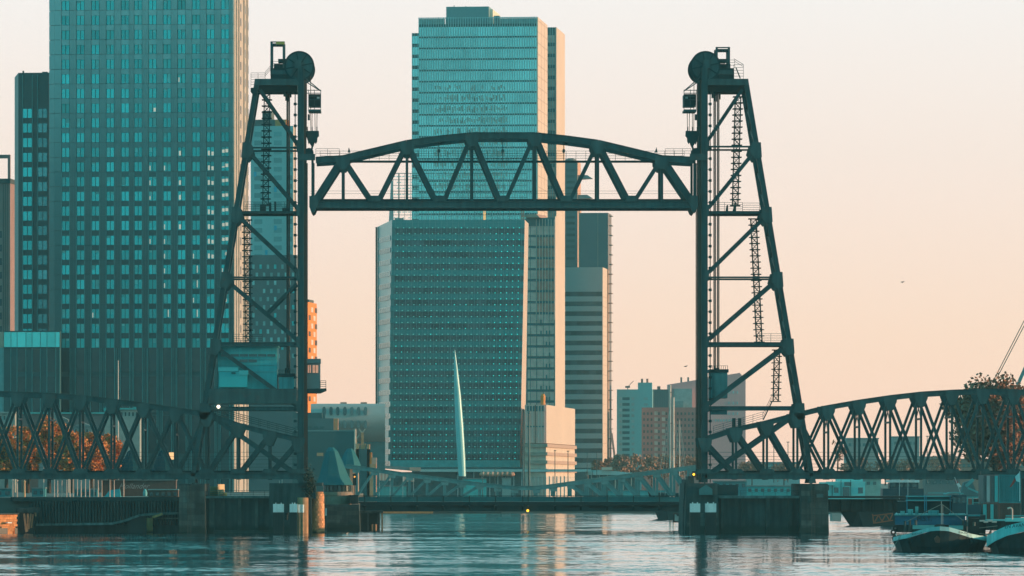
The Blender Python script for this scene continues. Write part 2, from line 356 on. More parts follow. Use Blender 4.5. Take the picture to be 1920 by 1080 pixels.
# ---------------------------------------------------------------- lift bridge: towers
def tower(T, mir, label):
    """T(px) turns a position measured on the left tower's own grid; mir = True for the right tower"""
    e = thing('lift_bridge_tower', label, 'bridge tower', P(564 if not mir else 1321, 905, Y0), group='towers of the lift bridge')
    if not mir:
        ic = 564.0; leg = lambda y: 481.5 - (y - 155) * .1625; hz = [(162, 0), (277, .3), (398, .5), (520, .35), (645, .6), (766, .6)]
        dg = [((488, 168), (557, 268)), ((468, 285), (557, 388)), ((447, 405), (557, 508)), ((428, 528), (557, 637)), ((404, 650), (558, 762)), ((386, 773), (560, 893))]
    else:
        ic = 1321.0; leg = lambda y: 1399 + (y - 155) * .1665; hz = [(162, 0), (275, .3), (398, .5), (520, .35), (645, .6), (765, .6)]
        dg = [((1392, 168), (1329, 262)), ((1413, 287), (1329, 390)), ((1434, 408), (1330, 510)), ((1452, 530), (1330, 636)), ((1474, 650), (1330, 758)), ((1500, 772), (1328, 893))]
    s = -1 if mir else 1
    ys = [150, 277, 398, 520, 645, 766, 905]
    for i in range(6):
        member('inner_column', (ic, ys[i] - (24 if i == 0 else 0)), (ic, ys[i + 1]), .86, .9, e)
        member('outer_leg', (leg(ys[i]), ys[i]), (leg(ys[i + 1]), ys[i + 1]), .68, .9, e, kind='h')
    # lacing between front and rear planes of the outer leg and the inner column
    for fx, nm in ((leg, 'leg_lacing'), (lambda y: ic - 3 * s, 'column_lacing')):
        mb = MB(); y = 158; k = 0
        while y < 880:
            y2 = y + (40 if nm == 'leg_lacing' else 60)
            a = P(fx(y), y, Y0); b = P(fx(y2), y2, Y0)
            mb.beam((a.x, Y0 + .4, a.z), (b.x, Y1 - .4, b.z), .22, .16, up=Vector((1, 0, 0))); mb.beam((a.x, Y1 - .4, a.z), (b.x, Y0 + .4, b.z), .22, .16, up=Vector((1, 0, 0)))
            y = y2
        mb.build(nm, steel, e)
    for (y, w) in hz:
        a, b = (leg(y), y), (ic - 5 * s, y)
        if y < 200:
            for YY in (Y0, Y1):
                p = P(leg(154) - 4 * s, 154, Y0); q = P(ic - 5.5 * s, 154, Y0); MB().box(min(p.x, q.x), max(p.x, q.x), YY - .45, YY + .45, Z(160, Y0), Z(148, Y0)).build('top_girder', steel, e)
            MB().box(min(p.x, q.x) + .1, max(p.x, q.x) - .1, Y0 + 1.2, Y1 - 1.2, Z(171, Y0), Z(158, Y0)).build('machinery_floor', steel_d, e)
            continue
        member('strut', a, b, .23 if w < .45 else (.34 if w < .55 else .52), .6, e, kind='h')
    for k, (a, b) in enumerate(dg): member('diagonal', a, b, .42 + .04 * k, .6, e)
    if not mir: member('diagonal', (556, 531), (499, 588), .36, .5, e)
    for y in ys[1:-1]:
        x = leg(y)
        gusset([(x - 7 * s, y - 10), (x + 9 * s, y - 10), (x + 14 * s, y + 8), (x + 3 * s, y + 22), (x - 9 * s, y + 18)], e)
        x = ic - 5 * s
        gusset([(x - 4 * s, y - 14), (x + 4 * s, y - 14), (x + 4 * s, y + 8), (x - 3 * s, y + 6)], e)
    # guide rails and cable tray on the column
    for YY in (Y0, Y1):
        MB().beam(P(ic + 7.5 * s, 150, Y0) + Vector((0, YY - Y0, 0)), P(ic + 7.5 * s, 900, Y0) + Vector((0, YY - Y0, 0)), .2, .35).beam(P(ic + 10.3 * s, 300, Y0) + Vector((0, YY - Y0 - .1, 0)), P(ic + 10.3 * s, 900, Y0) + Vector((0, YY - Y0 - .1, 0)), .14, .2).build('guide_rail', mat('brown_guide_rail', (.10, .055, .04), .7, 0, .3, .3), e)  # rails in brown with random tone
    mb = MB(); xx = ic - 10.6 * s
    mb.beam(P(xx, 172, Y0), P(xx, 905 if mir else 640, Y0), .13, .13); y = 195
    while y < 900:
        p = P(xx, y, Y0); mb.box(p.x - .2, p.x + .2, Y0 - .2, Y0 + .2, p.z - .18, p.z + .18); mb.beam(p, P(ic - 5 * s, y, Y0), .08, .1); y += 20.5
    mb.build('cable_tray', steel_d, e)
    # counterweight ropes
    for dxp in (0, 6.6):
        for YY in (902.5, 906.5):
            p = P((537.5 if not mir else 1349.5) + (dxp * .55 if not mir else -dxp), 172, Y0); q = P((537.5 if not mir else 1349.5) + (dxp * .55 if not mir else -dxp), 706, Y0); p.y = q.y = YY
            MB().tube(p, q, .085, 6).build('counterweight_rope', cablem, e)
    for k, xq in enumerate((533, 536, 544, 541) if not mir else (1336.5, 1341.5, 1346.5, 1352)):
        ln = (12, 17, 17, 12)[k] if mir else (9, 16, 9, 16)[k]
        MB().box(X(xq, Y0) - .13, X(xq, Y0) + .13, 901 + k, 901.4 + k, Z(171 + ln, Y0), Z(169, Y0)).build('rope_guide', steel_d, e)
    # foot shoe
    for YY in (Y0, Y1):
        x = leg(900); MB().prism([(X(x - 7 * s, Y0), Z(906, Y0)), (X(x + 7 * s, Y0), Z(906, Y0)), (X(x + 4 * s, Y0), Z(893, Y0)), (X(x - 4 * s, Y0), Z(893, Y0))][::s], YY - .6, YY + .6).build('leg_shoe', steel, e)
    # sheave, machinery
    g = lambda a: (561 + a) if not mir else (1323 - a)      # offsets grow towards the leg when negative
    cx, cz = X(g(0), Y0), Z(123.5, Y0)
    for YY in (900.6, 902.2, 907, 908.6):
        mb = MB(); mb.tube((cx, YY - .3, cz), (cx, YY + .3, cz), 2.0, 40); ob = mb.build('sheave_wheel', steel, e)
        mb = MB(); n = 40
        for yy in (YY - .36, YY + .28):       # rim flanges
            mb = MB()
            for i in range(n):
                a0, a1 = 2 * math.pi * i / n, 2 * math.pi * (i + 1) / n; r0, r1 = 1.86, 2.1
                A = [(cx + r * math.cos(a), yy, cz + r * math.sin(a)) for r, a in ((r0, a0), (r1, a0), (r1, a1), (r0, a1))]
                mb.hull8(A, [(q[0], yy + .08, q[2]) for q in A])
            mb.build('sheave_rim', steel_d, e)
        mb = MB(); mb.tube((cx, YY - .5, cz), (cx, YY + .5, cz), .35, 12); mb.build('sheave_axle', steel_d, e)
        mb = MB()
        for i in range(8): a = math.pi * i / 4 + .2; mb.beam((cx + .4 * math.cos(a), YY - .32, cz + .4 * math.sin(a)), (cx + 1.84 * math.cos(a), YY - .32, cz + 1.84 * math.sin(a)), .16, .1)
        stuff(mb.build('sheave_spokes', steel_d, e))
    def bx(nm, xa, xb, ya, yb, y0, y1, m=steel):
        p, q = X(g(xa), Y0), X(g(xb), Y0); return MB().box(min(p, q), max(p, q), y0, y1, Z(yb, Y0), Z(ya, Y0)).build(nm, m, e)
    bx('machinery_housing', -54, -4, 127, 148.2, 900.8, 908.2, steel_d); bx('machinery_box', -40, -10, 109, 115, 901.5, 905, steel_d); bx('gearbox', -48, -18, 118, 127, 902, 906, steel_d)
    bx('bearing_block', -9, 4, 112, 128, 899.7, 900.2); bx('bearing_block', -9, 4, 112, 128, 909, 909.4)
    bx('housing_panel', -52, -6, 131, 139, 900.55, 900.78, steel); bx('housing_vent', -50, -26, 140, 146, 900.6, 900.77, steel_d)
    k = -54.5 if not mir else -47
    ga = thing  # gantry frame over the machinery
    for (xa, xb) in ((k, k + 4.2), (k + 23, k + 27)):
        bx('gantry_post', xa, xb, 77 if not mir else 88, 128 if mir else 140, 901.6, 902.0); bx('gantry_post', xa, xb, 77 if not mir else 88, 128, 906.4, 906.8)
    t0 = 76 if not mir else 86.5
    bx('gantry_beam', k, k + 27, t0, t0 + 2, 901.6, 902.0); bx('gantry_beam', k, k + 27, t0 + 3.6, t0 + 5.6, 901.7, 906.8)
    if not mir: bx('hoist', -44, -28, 76.8, 82, 901.2, 901.55, mat('yellow_hoist_paint', (.6, .38, .08), .5)); bx('hoist_hook', -42, -40.5, 82, 85, 901.3, 901.5, steel_d)
    else: bx('hoist_hook', -35, -33.5, 92, 96, 901.3, 901.5, steel_d)
    # railings on the top platform
    if not mir:
        rail('top_railing', [(470.5, 148), (497, 148)], e, 900.2, h=.85, n_rail=3, step=.95); rail('top_railing', [(497, 146), (507, 134)], e, 900.3, h=.8, n_rail=3, step=.6)
        rail('basket_railing', [(470.5, 163), (481, 163)], e, 899.7, h=1.0, n_rail=3, step=.4)
        MB().prism([(X(a, Y0), Z(b, Y0)) for a, b in ((470, 165), (481, 165), (481, 180), (476, 180), (470, 172))], 899.3, 901).build('maintenance_basket', steel_d, e)
        rail('top_railing', [(507, 127), (524, 127)], e, 900.4, h=.9, n_rail=3, step=.9)
    else:
        rail('top_railing', [(1376, 148), (1394, 148)], e, 900.2, h=2.0, n_rail=5, step=.9); rail('top_railing', [(1347, 127), (1378, 127)], e, 900.3, h=1.1, n_rail=3, step=.8)
        MB().beam(P(1380, 127, Y0), P(1388, 147, Y0), .12, .6).beam(P(1376, 110, Y0), P(1394, 121, Y0), .06, .1).beam(P(1376, 114, Y0), P(1394, 125, Y0), .05, .1).build('access_ladder', railm, e)
    # lifting rope cab, ropes and equaliser block on the span side
    bx('rope_cab', 18, 40, 176, 198, 900.4, 905.5, steel_d)
    for yy in (168.5, 174, 180, 186, 199.5, 205): bx('cab_rail', 12 if yy < 175 else 17, 40.5, yy, yy + (3.6 if yy > 204 else 1.2), 900.0, 900.3 if yy < 204 else 905.6, steel)
    for xx in (17, 28, 40): bx('cab_stanchion', xx, xx + 1, 168, 206, 899.9, 900.2, steel)
    bx('cab_window', 33, 38, 180, 184.5, 900.28, 900.38, whitep)
    for (a, b) in (((562, 146), (600, 170)), ((566, 141), (602, 171))): 
        p = P(a[0] if not mir else 1884 - a[0], a[1] + (0 if not mir else -1), Y0); q = P(b[0] if not mir else 1884 - b[0], b[1], Y0); MB().beam(p, q, .13, .2).build('cab_brace', steel, e)
    bx('limit_switch', 16, 20, 214, 225, 900.2, 900.8, steel_d); bx('limit_switch', 9, 14, 190, 236, 900.2, 900.6, steel_d)
    for i, xx in enumerate((14, 21, 24, 29, 33)):
        p = P(g(xx), 120 if i < 2 else 205, Y0); q = P(g(xx + (.5 if i % 2 else -.5)), 244, Y0); p.y = q.y = 900.6 + .5 * i
        MB().tube(p, q, .05, 5).build('lifting_rope', cablem, e)
    for xx in (15, 24, 33): bx('rope_socket', xx - 1, xx + 1, 237, 246, 900.9, 901.3, steel_d)
    pr = [(X(g(a), Y0), Z(b, Y0)) for a, b in ((12, 245), (36.5, 245), (37, 254), (34, 257), (33.5, 264), (31, 269), (29, 266), (27, 272), (25, 276), (21, 271), (19, 267), (17.5, 270), (15.5, 262), (13.5, 256), (12, 250))]
    if mir: pr = pr[::-1]
    MB().prism(pr, 900.3, 902).build('equaliser_block', steel_d, e)
    MB().beam(P(g(25), 272, Y0), P(g(23), 284, Y0), .25, .3).build('hanger_link', steel_d, e)
    mb = MB(); c = P(g(18.5), 285.5, Y0); mb.tube((c.x, 900, c.z), (c.x, 902, c.z), .62, 14); mb.build('lifting_pin_housing', steel_d, e)
    p, q = X(g(-3), Y0), X(g(30), Y0)
    MB().box(min(p, q), max(p, q), 899.3, 899.5, Z(301, Y0), Z(289, Y0)).build('span_lock_plate', steel, e)
    return e, leg
tl, legl = tower(None, False, 'left steel tower of the lift bridge with machine house and sheave wheel on top')
tr, legr = tower(None, True, 'right steel tower of the lift bridge with bare braced side and sheave wheel on top')
def stair_cage(x_top, x_bot, y_top, y_bot, parent, w=10.5, Y=904.0):
    """lattice ladder tower: 4 posts, landings, zigzag stairs"""
    mb = MB(); pl = MB(); n = int((y_bot - y_top) / 11.3)
    def pt(side, t, yy): x = x_top + (x_bot - x_top) * t; p = P(x + side * w / 2, y_top + (y_bot - y_top) * t, Y0); p.y = yy; return p
    for sd_ in (-1, 1):
        for yy in (Y, Y + 1.2): mb.beam(pt(sd_, 0, yy), pt(sd_, 1, yy), .11, .11)
    for i in range(n + 1):
        t = i / n; a = pt(-1, t, Y + .6); b = pt(1, t, Y + .6); pl.box(a.x - .32, b.x + .32, Y - .3, Y + 1.5, a.z - .06, a.z + .06)
        if i < n:
            t2 = (i + 1) / n; A = pt(-1 if i % 2 else 1, t, Y + .3); B = pt(1 if i % 2 else -1, t2, Y + .3); mb.beam(A, B, .1, .5)
            A = pt(1 if i % 2 else -1, t, Y + 1.2); B = pt(-1 if i % 2 else 1, t2, Y + 1.2); mb.beam(A, B, .05, .05)
            for j in (1, 2): tt = t + (t2 - t) * j / 3; mb.beam(pt(-1, tt, Y), pt(1, tt, Y), .04, .04)
    o = mb.build('stair_frame', steel_d, parent); pl.build('stair_landings', steel_d, parent)
stair_cage(499.5, 496.5, 172, 382, tl); stair_cage(461.5, 464, 410, 641, tl)
stair_cage(1387, 1381.5, 178, 383, tr); stair_cage(1416, 1427, 408, 640, tr); stair_cage(1460.5, 1458, 655, 752, tr, 10)
for T_, pts, yy in ((tl, [(457, 395), (553, 395)], 899.6), (tl, [(457, 395), (553, 395)], 909.4), (tl, [(437, 643), (492, 643)], 899.6), (tr, [(1341, 396), (1392, 396)], 899.6), (tr, [(1392, 397), (1424, 397)], 899.8), (tr, [(1424, 642), (1466, 642)], 899.6)):
    rail('platform_railing', pts, T_, yy, h=1.2, n_rail=4, step=1.2)
for T_, x0, x1, y in ((tl, 454, 553, 396), (tr, 1336, 1428, 397), (tl, 436, 494, 643), (tr, 1418, 1468, 642.5)): MB().box(X(x0, Y0), X(x1, Y0), 900.5, 908.5, Z(y + 1.5, Y0), Z(y, Y0)).build('platform_floor', steel_d, T_)
for x0, x1, y0_ in ((487, 498, 384), (504, 508, 379), (514, 517, 377), (529, 542, 389)): MB().box(X(x0, Y0), X(x1, Y0), 901, 903, Z(395.8, Y0), Z(y0_, Y0)).build('winch_cabinet', steel_d, tl)
for x0, x1, y0_ in ((1362, 1366, 384), (1375, 1381, 380)): MB().prism([(X(x0, Y0), Z(396, Y0)), (X(x1, Y0), Z(396, Y0)), (X(x1, Y0), Z(y0_, Y0)), (X(x1 - 2, Y0), Z(y0_, Y0))], 901, 903).build('winch_cabinet', steel_d, tr)
# machine house girder and counterweights
MB().box(X(391, Y0), X(556, Y0), 899.4, 909.2, Z(757, Y0), Z(729, Y0)).build('machine_house_girder', steel, tl)
for (x0, x1, y0_, y1_, lb_) in ((523, 551, 706, 732, 'pale green counterweight block hanging beside the machine house in the left tower'), (1333, 1365, 698, 746, 'teal counterweight block with railed top hanging low in the right tower')):
    cw = thing('counterweight', lb_, 'counterweight', P((x0 + x1) / 2, y1_, 902)); xa, xb = X(x0, Y0), X(x1, Y0)
    cwm = mat('pale_green_house_paint', (.12, .42, .44), .6, 0, .12, .5, streak=.25)
    MB().box(xa, xb, 901.5, 907.5, Z(y1_, Y0), Z(y0_, Y0)).build('weight_block', cwm if x0 < 900 else mat('counterweight_paint', (.05, .22, .24), .6, 0, .15, .5, streak=.3), cw)
    MB().box(xa + .5, xb - .7, 901.38, 901.5, Z(y1_ - 2, Y0), Z(y0_ + 2, Y0)).build('cover_plate', cwm if x0 < 900 else mat('counterweight_paint', (0, 0, 0)), cw)
    MB().box(xa - .15, xb + .15, 901.3, 907.7, Z(y0_ - .2, Y0), Z(y0_ - 6, Y0)).build('top_frame', steel_d, cw)
    mb = MB()
    for i in range(9):
        xx = xa + (xb - xa) * i / 8; mb.box(xx - .03, xx + .03, 901.3, 901.36, Z(y0_ - 6, Y0), Z(y0_ - 13, Y0))
    mb.box(xa, xb, 901.3, 901.36, Z(y0_ - 12.4, Y0), Z(y0_ - 13, Y0)); mb.build('top_railing', railm, cw)
    for dx_ in (1, 7): MB().tube(P((536 if x0 < 900 else 1341) + dx_ * .8, 690, 902.5), P((536 if x0 < 900 else 1341) + dx_ * .8, 706 if x0 < 900 else 698, 902.5), .2, 8).build('rope_socket', steel_d, cw)
# machine house
mh = thing('machine_house', 'pale green sheet metal machine house with a strip of small windows inside the left tower', 'machine house', P(460, 727, 902))
hp = mat('machine_house_paint', (.07, .46, .48), .55, 0, .08, .4, streak=.15)
MB().box(X(408, Y0), X(519, Y0), 901, 908, Z(728.8, Y0), Z(651, Y0)).build('wall', hp, mh)
MB().box(X(405, Y0), X(522, Y0), 900.7, 908.3, Z(651, Y0), Z(647.5, Y0)).build('roof', mat('roof_sheet', (.12, .4, .42), .5), mh)
MB().lathe((X(517.5, Y0), 903.2), [(.35, Z(692, Y0)), (.35, Z(652, Y0))], 12).build('flue_pipe', whitep, mh)
wb = MB().box(-.58, .58, -.05, .06, -.17, .17).mesh('window', glass_d); fb_ = MB()
for a in (-.62, .58): fb_.box(a, a + .04, -.09, .05, -.21, .21)
fb_.box(-.62, .62, -.09, .05, .17, .21).box(-.62, .62, -.09, .05, -.21, -.17); fme = fb_.mesh('window_frame', hp)
for i in range(6):
    x = 422.5 + i * 17.2; w = inst(wb, 'window', mh, Vector((X(x, Y0), 900.95, Z(666, Y0))) - mh.location); inst(fme, 'window_frame', w)
for x in (456.5, 473.5): inst(wb, 'vent', mh, Vector((X(x, Y0), 900.95, Z(676.5, Y0))) - mh.location, None)
mb = MB()
for yq in (673, 684, 696.5): mb.box(X(409, Y0), X(518.5, Y0), 900.9, 901, Z(yq + .5, Y0), Z(yq, Y0))
mb.build('sheet_seams', steel_t, mh)
MB().box(X(411, Y0), X(464, Y0), 899.6, 900.9, Z(726, Y0), Z(697, Y0)).build('annex_box', mat('annex_paint', (.04, .5, .52), .5, 0, .06, .6), mh)
MB().box(X(409.5, Y0), X(447, Y0), 899.5, 900.85, Z(696.5, Y0), Z(689, Y0)).box(X(448, Y0), X(465.5, Y0), 899.45, 900.85, Z(703, Y0), Z(694.5, Y0)).build('annex_roof', mat('annex_roof', (.08, .5, .52), .5, 0, .06, .6), mh)
MB().box(X(434, Y0), X(442, Y0), 899.35, 899.45, Z(700.5, Y0), Z(698.5, Y0)).build('annex_vent', blackp, mh)
# control cabin on the span side of the left tower
cc = thing('control_cabin', 'small grey keeper cabin with two windows hung on the left tower, right side', 'cabin', P(590, 735, 901))
cbm = mat('grey_cabin_paint', (.14, .2, .21), .6, 0, .1, .5)
MB().box(X(575.5, Y0), X(600, Y0), 900.5, 905, Z(728.8, Y0), Z(681, Y0)).build('wall', cbm, cc)
MB().box(X(575, Y0), X(601, Y0), 900.2, 905.3, Z(680.8, Y0), Z(672.5, Y0)).build('roof', cbm, cc)
for a, b in ((577, 583), (586, 596.5)):
    w = MB().box(X(a, Y0), X(b, Y0), 900.42, 900.49, Z(699, Y0), Z(684.5, Y0)).build('window', mat('cabin_pane_sun_glow', (.5, .25, .16), .5, 0, .3, 1.5, emit=(.85, .36, .22), es=.55), cc)  # panes glow to stand for sunlight inside the cabin
    MB().box(X((a + b) / 2 - .5, Y0), X((a + b) / 2 + .5, Y0), 900.38, 900.41, Z(699, Y0), Z(684.5, Y0)).build('glazing_bar', railm, cc)
MB().prism([(X(a, Y0), Z(b, Y0)) for a, b in ((575.5, 729), (611.5, 728), (611.5, 732), (600, 737), (575.5, 737))][::-1], 900.2, 905.2).build('platform', steel_d, cc)
rail('railing', [(600.5, 728), (611, 728)], cc, 900.3, h=1.05, n_rail=4, step=.8, th=.07)
# ---------------------------------------------------------------- approach spans
def approach(name, label, nodes, top, inner, e_end):
    e = thing(name, label, 'bridge', P(nodes[len(nodes) // 2], 898, Y0), group='approach spans of the lift bridge')
    def ty(x):
        for (xa, ya), (xb, yb) in zip(top, top[1:]):
            if min(xa, xb) <= x <= max(xa, xb): return ya + (yb - ya) * (x - xa) / (xb - xa)
        return top[0][1] if abs(x - top[0][0]) < abs(x - top[-1][0]) else top[-1][1]
    for a, b in zip(nodes, nodes[1:]):
        member('top_chord', (a, ty(a)), (b, ty(b)), .72, .9, e); member('bottom_chord', (a, 892), (b, 892), .95, .9, e)
    for x in nodes:
        member('vertical_post', (x, ty(x)), (x, 888), .30, .5, e)
        p = P(x, ty(x), Y0); MB().beam((p.x, Y0 + .4, p.z), (p.x, Y1 - .4, p.z), .3, .35, up=Vector((0, 0, 1))).build('cross_strut', steel, e)
        zt, zb = Z(ty(x) + 8, Y0), Z(ty(x) + 45, Y0)
        if ty(x) < 775:
            MB().beam((p.x, Y0 + .3, zt), (p.x, Y1 - .3, zb), .12, .12, up=Vector((1, 0, 0))).beam((p.x, Y1 - .3, zt), (p.x, Y0 + .3, zb), .12, .12, up=Vector((1, 0, 0))).beam((p.x, Y0 + .3, zb - .1), (p.x, Y1 - .3, zb - .1), .25, .25, up=Vector((0, 0, 1))).build('sway_bracing', steel, e)
        y = ty(x); gusset([(x - 13, y - 3), (x + 13, y - 3), (x + 12, y + 8), (x + 5, y + 24), (x - 5, y + 24), (x - 12, y + 8)], e); gusset([(x - 16, 888), (x + 16, 888), (x + 10, 879), (x - 10, 879)], e)
        q = P(x, 894, Y0); MB().beam((q.x, Y0 + .5, q.z), (q.x, Y1 - .5, q.z), .4, .8, up=Vector((0, 0, 1))).build('cross_beam', steel_d, e)
    for a, b in zip(nodes, nodes[1:]):
        if (a + b) / 2 * e_end > inner * e_end:      # inside the tower: single heavy diagonals
            lo, hi = (b, a) if e_end < 0 else (a, b)
            # e_end=+1: left span (tower to the right): '/' ; e_end=-1: right span: '\\'
            if e_end > 0: member('diagonal', (a + 4, 886), (b - 2, ty(b) + 6), .62, .7, e)
            else: member('diagonal', (b - 4, 886), (a + 2, ty(a) + 6), .62, .7, e)
        else:
            member('diagonal', (a + 3, ty(a) + 5), (b - 3, 886), .40, .5, e, kind='h'); member('diagonal', (a + 3, 886), (b - 3, ty(b) + 5), .36, .45, e, kind='h')
    x0, x1 = nodes[0], nodes[-1]
    for YY in (Y0 - .7,):
        mb = MB()
        for yy in (848, 856, 862, 870, 876): mb.beam((X(x0, Y0), YY, Z(yy, Y0)), (X(x1, Y0), YY, Z(yy, Y0)), .045, .05)
        mb.build('deck_handrail', railm, e)
    mb = MB()
    for yy in (901.8, 903.3, 905.7, 907.2): mb.beam((X(x0, Y0), yy, Z(886.5, Y0)), (X(x1, Y0), yy, Z(886.5, Y0)), .5, .35)
    mb.build('rail_stringers', steel_d, e); MB().box(X(x0, Y0), X(x1, Y0), 901.2, 907.8, Z(883.6, Y0), Z(882.6, Y0)).build('deck', steel_d, e)
    return e
nl = [-84, -26, 33, 92, 150, 209, 268, 328, 387, 446, 505, 559]
lt = [(-84, 738), (-26, 737), (33, 739), (92, 741), (150, 745), (209, 752), (268, 759), (328, 768), (387, 776), (446, 797), (505, 812), (559, 824)]
al = approach('approach_span', 'dark green left approach truss running off the left edge in front of orange trees', nl, lt, 387, 1)
nr = [1322, 1380, 1438, 1495, 1553, 1611, 1669, 1727, 1785, 1843, 1901, 1959]
rt = [(1322, 824), (1380, 805), (1438, 793), (1495, 778), (1553, 764), (1611, 754), (1669, 745.5), (1727, 739), (1785, 735.5), (1843, 733.5), (1901, 734.5), (1959, 736)]
ar = approach('approach_span', 'dark green right approach truss running off the right edge past the big tree', nr, rt, 1495, -1)
rail('catwalk_railing', [(400, 778), (553, 818)], al, 899.5, h=1.1, n_rail=4, step=1.2); rail('catwalk_railing', [(400, 778), (553, 818)], al, 909, h=1.1, n_rail=4, step=1.2)
rail('catwalk_railing', [(1337, 815), (1430, 788)], ar, 899.5, h=1.15, n_rail=4, step=1.3)
MB().beam(P(1431, 787, Y0), P(1448, 752, Y0), .14, .7).beam(P(1431, 775, Y0), P(1447, 742, Y0), .06, .06).beam(P(1431, 781, Y0), P(1447, 747, Y0), .05, .05).build('access_stair', steel_d, ar)
for x in (1373, 1384): MB().box(X(x, Y0), X(x + 6, Y0), 899.7, 900.6, Z(802, Y0), Z(784, Y0)).build('switch_cabinet', steel_d, ar)
MB().box(X(1334, Y0), X(1364, Y0), 901, 903, Z(777, Y0), Z(767, Y0)).build('sign_board', mat('teal_sign_board', (.05, .22, .24), .5), tr)
lamp_w = mat('lit_white_lamp', (.9, .8, .65), .4, emit=(1, .82, .6), es=3.0); lamp_a = mat('lit_amber_lamp', (.9, .5, .05), .4, emit=(1, .5, .03), es=2.2)
tag(MB().tube(P(409.5, 762.5, 899.2), P(409.5, 762.5, 899.2) + Vector((0, .35, 0)), .24, 12).build('floodlight', lamp_w), 'small lit white floodlight under the girder below the machine house', 'lamp')
# ================================================================ buildings
coat = mat('coated_window_glass', (.035, .38, .39), .22, .8, .3, .035, rnd=.22)  # broad noise paints soft reflections into the window tone
coat_b = mat('bright_window_blind', (.06, .50, .49), .4, .4, 0, rnd=.25)
coat_d = mat('dark_coated_glass', (.10, .26, .28), .2, .6, .1, .3, rnd=.25)
sun_glow = mat('pane_sun_glow', (.5, .45, .38), .6, emit=(.85, .70, .55), es=.5)  # glow imitates sun caught in the panes, no lamps inside
def shadeless(): pass
def panel_grid(b, name, xs, zs, m, depth, y=-.0, gap=.03, zgap=.03):
    """individual panels: xs list of (x0,x1), zs list of (z0,z1) on the front plane of building b"""
    cache = {}
    for (x0, x1) in xs:
        for (z0, z1) in zs:
            k = (round(x1 - x0, 2), round(z1 - z0, 2))
            if k not in cache: cache[k] = MB().box(0, k[0] - gap, -depth, 0, 0, k[1] - zgap).mesh(name, m)
            inst(cache[k], name, b.e, (x0 + gap / 2, y, z0 + zgap / 2))
# ---------------------------------------------------------------- tall teal office tower on the left
b = Bld('office_tower', 'tallest teal office tower on the left, grid of square windows, running out of the top', 'office tower', 102, 438, 1450, 6)
topz = b.fz(438, -34); D = b.sy(465)
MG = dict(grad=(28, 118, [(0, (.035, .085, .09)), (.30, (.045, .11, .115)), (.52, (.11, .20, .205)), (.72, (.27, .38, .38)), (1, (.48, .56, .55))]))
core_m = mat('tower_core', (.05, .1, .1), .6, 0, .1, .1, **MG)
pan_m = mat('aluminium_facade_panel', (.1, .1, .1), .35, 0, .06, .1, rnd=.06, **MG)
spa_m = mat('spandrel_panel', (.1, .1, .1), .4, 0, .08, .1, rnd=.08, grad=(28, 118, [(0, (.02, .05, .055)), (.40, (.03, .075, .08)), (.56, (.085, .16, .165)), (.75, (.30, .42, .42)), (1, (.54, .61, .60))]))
fin_m = mat('thin_facade_fin', (.12, .32, .32), .4)
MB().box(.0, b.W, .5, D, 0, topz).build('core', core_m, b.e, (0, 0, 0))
lx = b.lx
cols = [(115 + 27.9 * k, 130.6 + 27.9 * k) for k in range(5)] + [(251 + 27.15 * k, 266.5 + 27.15 * k) for k in range(7)]
zj = [b.fz(270, 18.7 + 27.55 * k) for k in range(-1, 25)]         # floor joint lines
rows = list(range(1, 25))                                       # window rows between zj[k-1] and zj[k]
wz = (27.55 * b.s); wh = 17.4 * b.s
pier = []
edges = [102] + [v for c_ in cols for v in c_] + [438]
for i in range(0, len(edges), 2): pier.append((lx(edges[i]), lx(edges[i + 1])))
def rib_panel(w, h, n, dep, m, name):
    mb = MB(); mb.box(0, w, -dep, 0, 0, h)
    for i in range(n):
        x = w * (i + .5) / n; mb.box(x - w * .12 / n, x + w * .12 / n, -dep - .12, -dep + .004, .03, h - .03)
    return mb.mesh(name, m)
fh = wz
cache = {}
for i, (a, c_) in enumerate(pier):
    w_ = round(c_ - a - .04, 2)
    if w_ not in cache: cache[w_] = rib_panel(w_, fh - .12, 3, .45, pan_m, 'pier_panel')
    if i == 0:
        mb = MB()
        for k in rows: mb.box(a + .02, c_ - .02, .05, .5, zj[k] + .06, zj[k] + fh - .06)
        stuff(mb.build('edge_panels', pan_m, b.e, (0, 0, 0))); continue
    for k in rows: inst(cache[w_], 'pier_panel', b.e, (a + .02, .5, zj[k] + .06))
# corner chamfer on the left edge
k = (90 - CX) / F; cx_ = lx(90)
mb = MB()
for kk in rows:
    z0_, z1_ = zj[kk] + .06, zj[kk] + fh - .06
    mb.hull8([(0, .05, z0_), (0, .5, z0_), (cx_ + .2, 2.2, z0_), (cx_, 1.7, z0_)], [(0, .05, z1_), (0, .5, z1_), (cx_ + .2, 2.2, z1_), (cx_, 1.7, z1_)])
stuff(mb.build('corner_panels', pan_m, b.e, (0, 0, 0))); MB().hull8([(0, .52, 0), (.5, 2, 0), (.5, D, 0), (cx_ + .1, 2.3, 0)], [(0, .52, topz), (.5, 2, topz), (.5, D, topz), (cx_ + .1, 2.3, topz)]).build('corner_core', core_m, b.e, (0, 0, 0))
ww = round(15.5 * b.s - .1, 2)
spm = MB().box(0, ww, -.35, 0, 0, fh - wh - .14).mesh('spandrel_panel', spa_m)
gl = {'a': MB().box(0, ww, -.05, 0, 0, wh).mesh('window', coat), 'b': MB().box(0, ww, -.05, 0, 0, wh).mesh('window', coat_b)}
mu = MB().box(ww / 2 - .06, ww / 2 + .06, -.12, -.05, 0, wh).box(0, .05, -.1, -.05, 0, wh).box(ww - .05, ww, -.1, -.05, 0, wh).mesh('mullion', mat('dark_mullion', (.02, .05, .055), .5))
bl = [MB().box(.1, ww / 2 - .12, -.1, -.055, wh * (1 - f_), wh - .02).mesh('blind', mat('window_blind', (.25, .62, .6), .7, rnd=.2)) for f_ in (.25, .5, .9)]
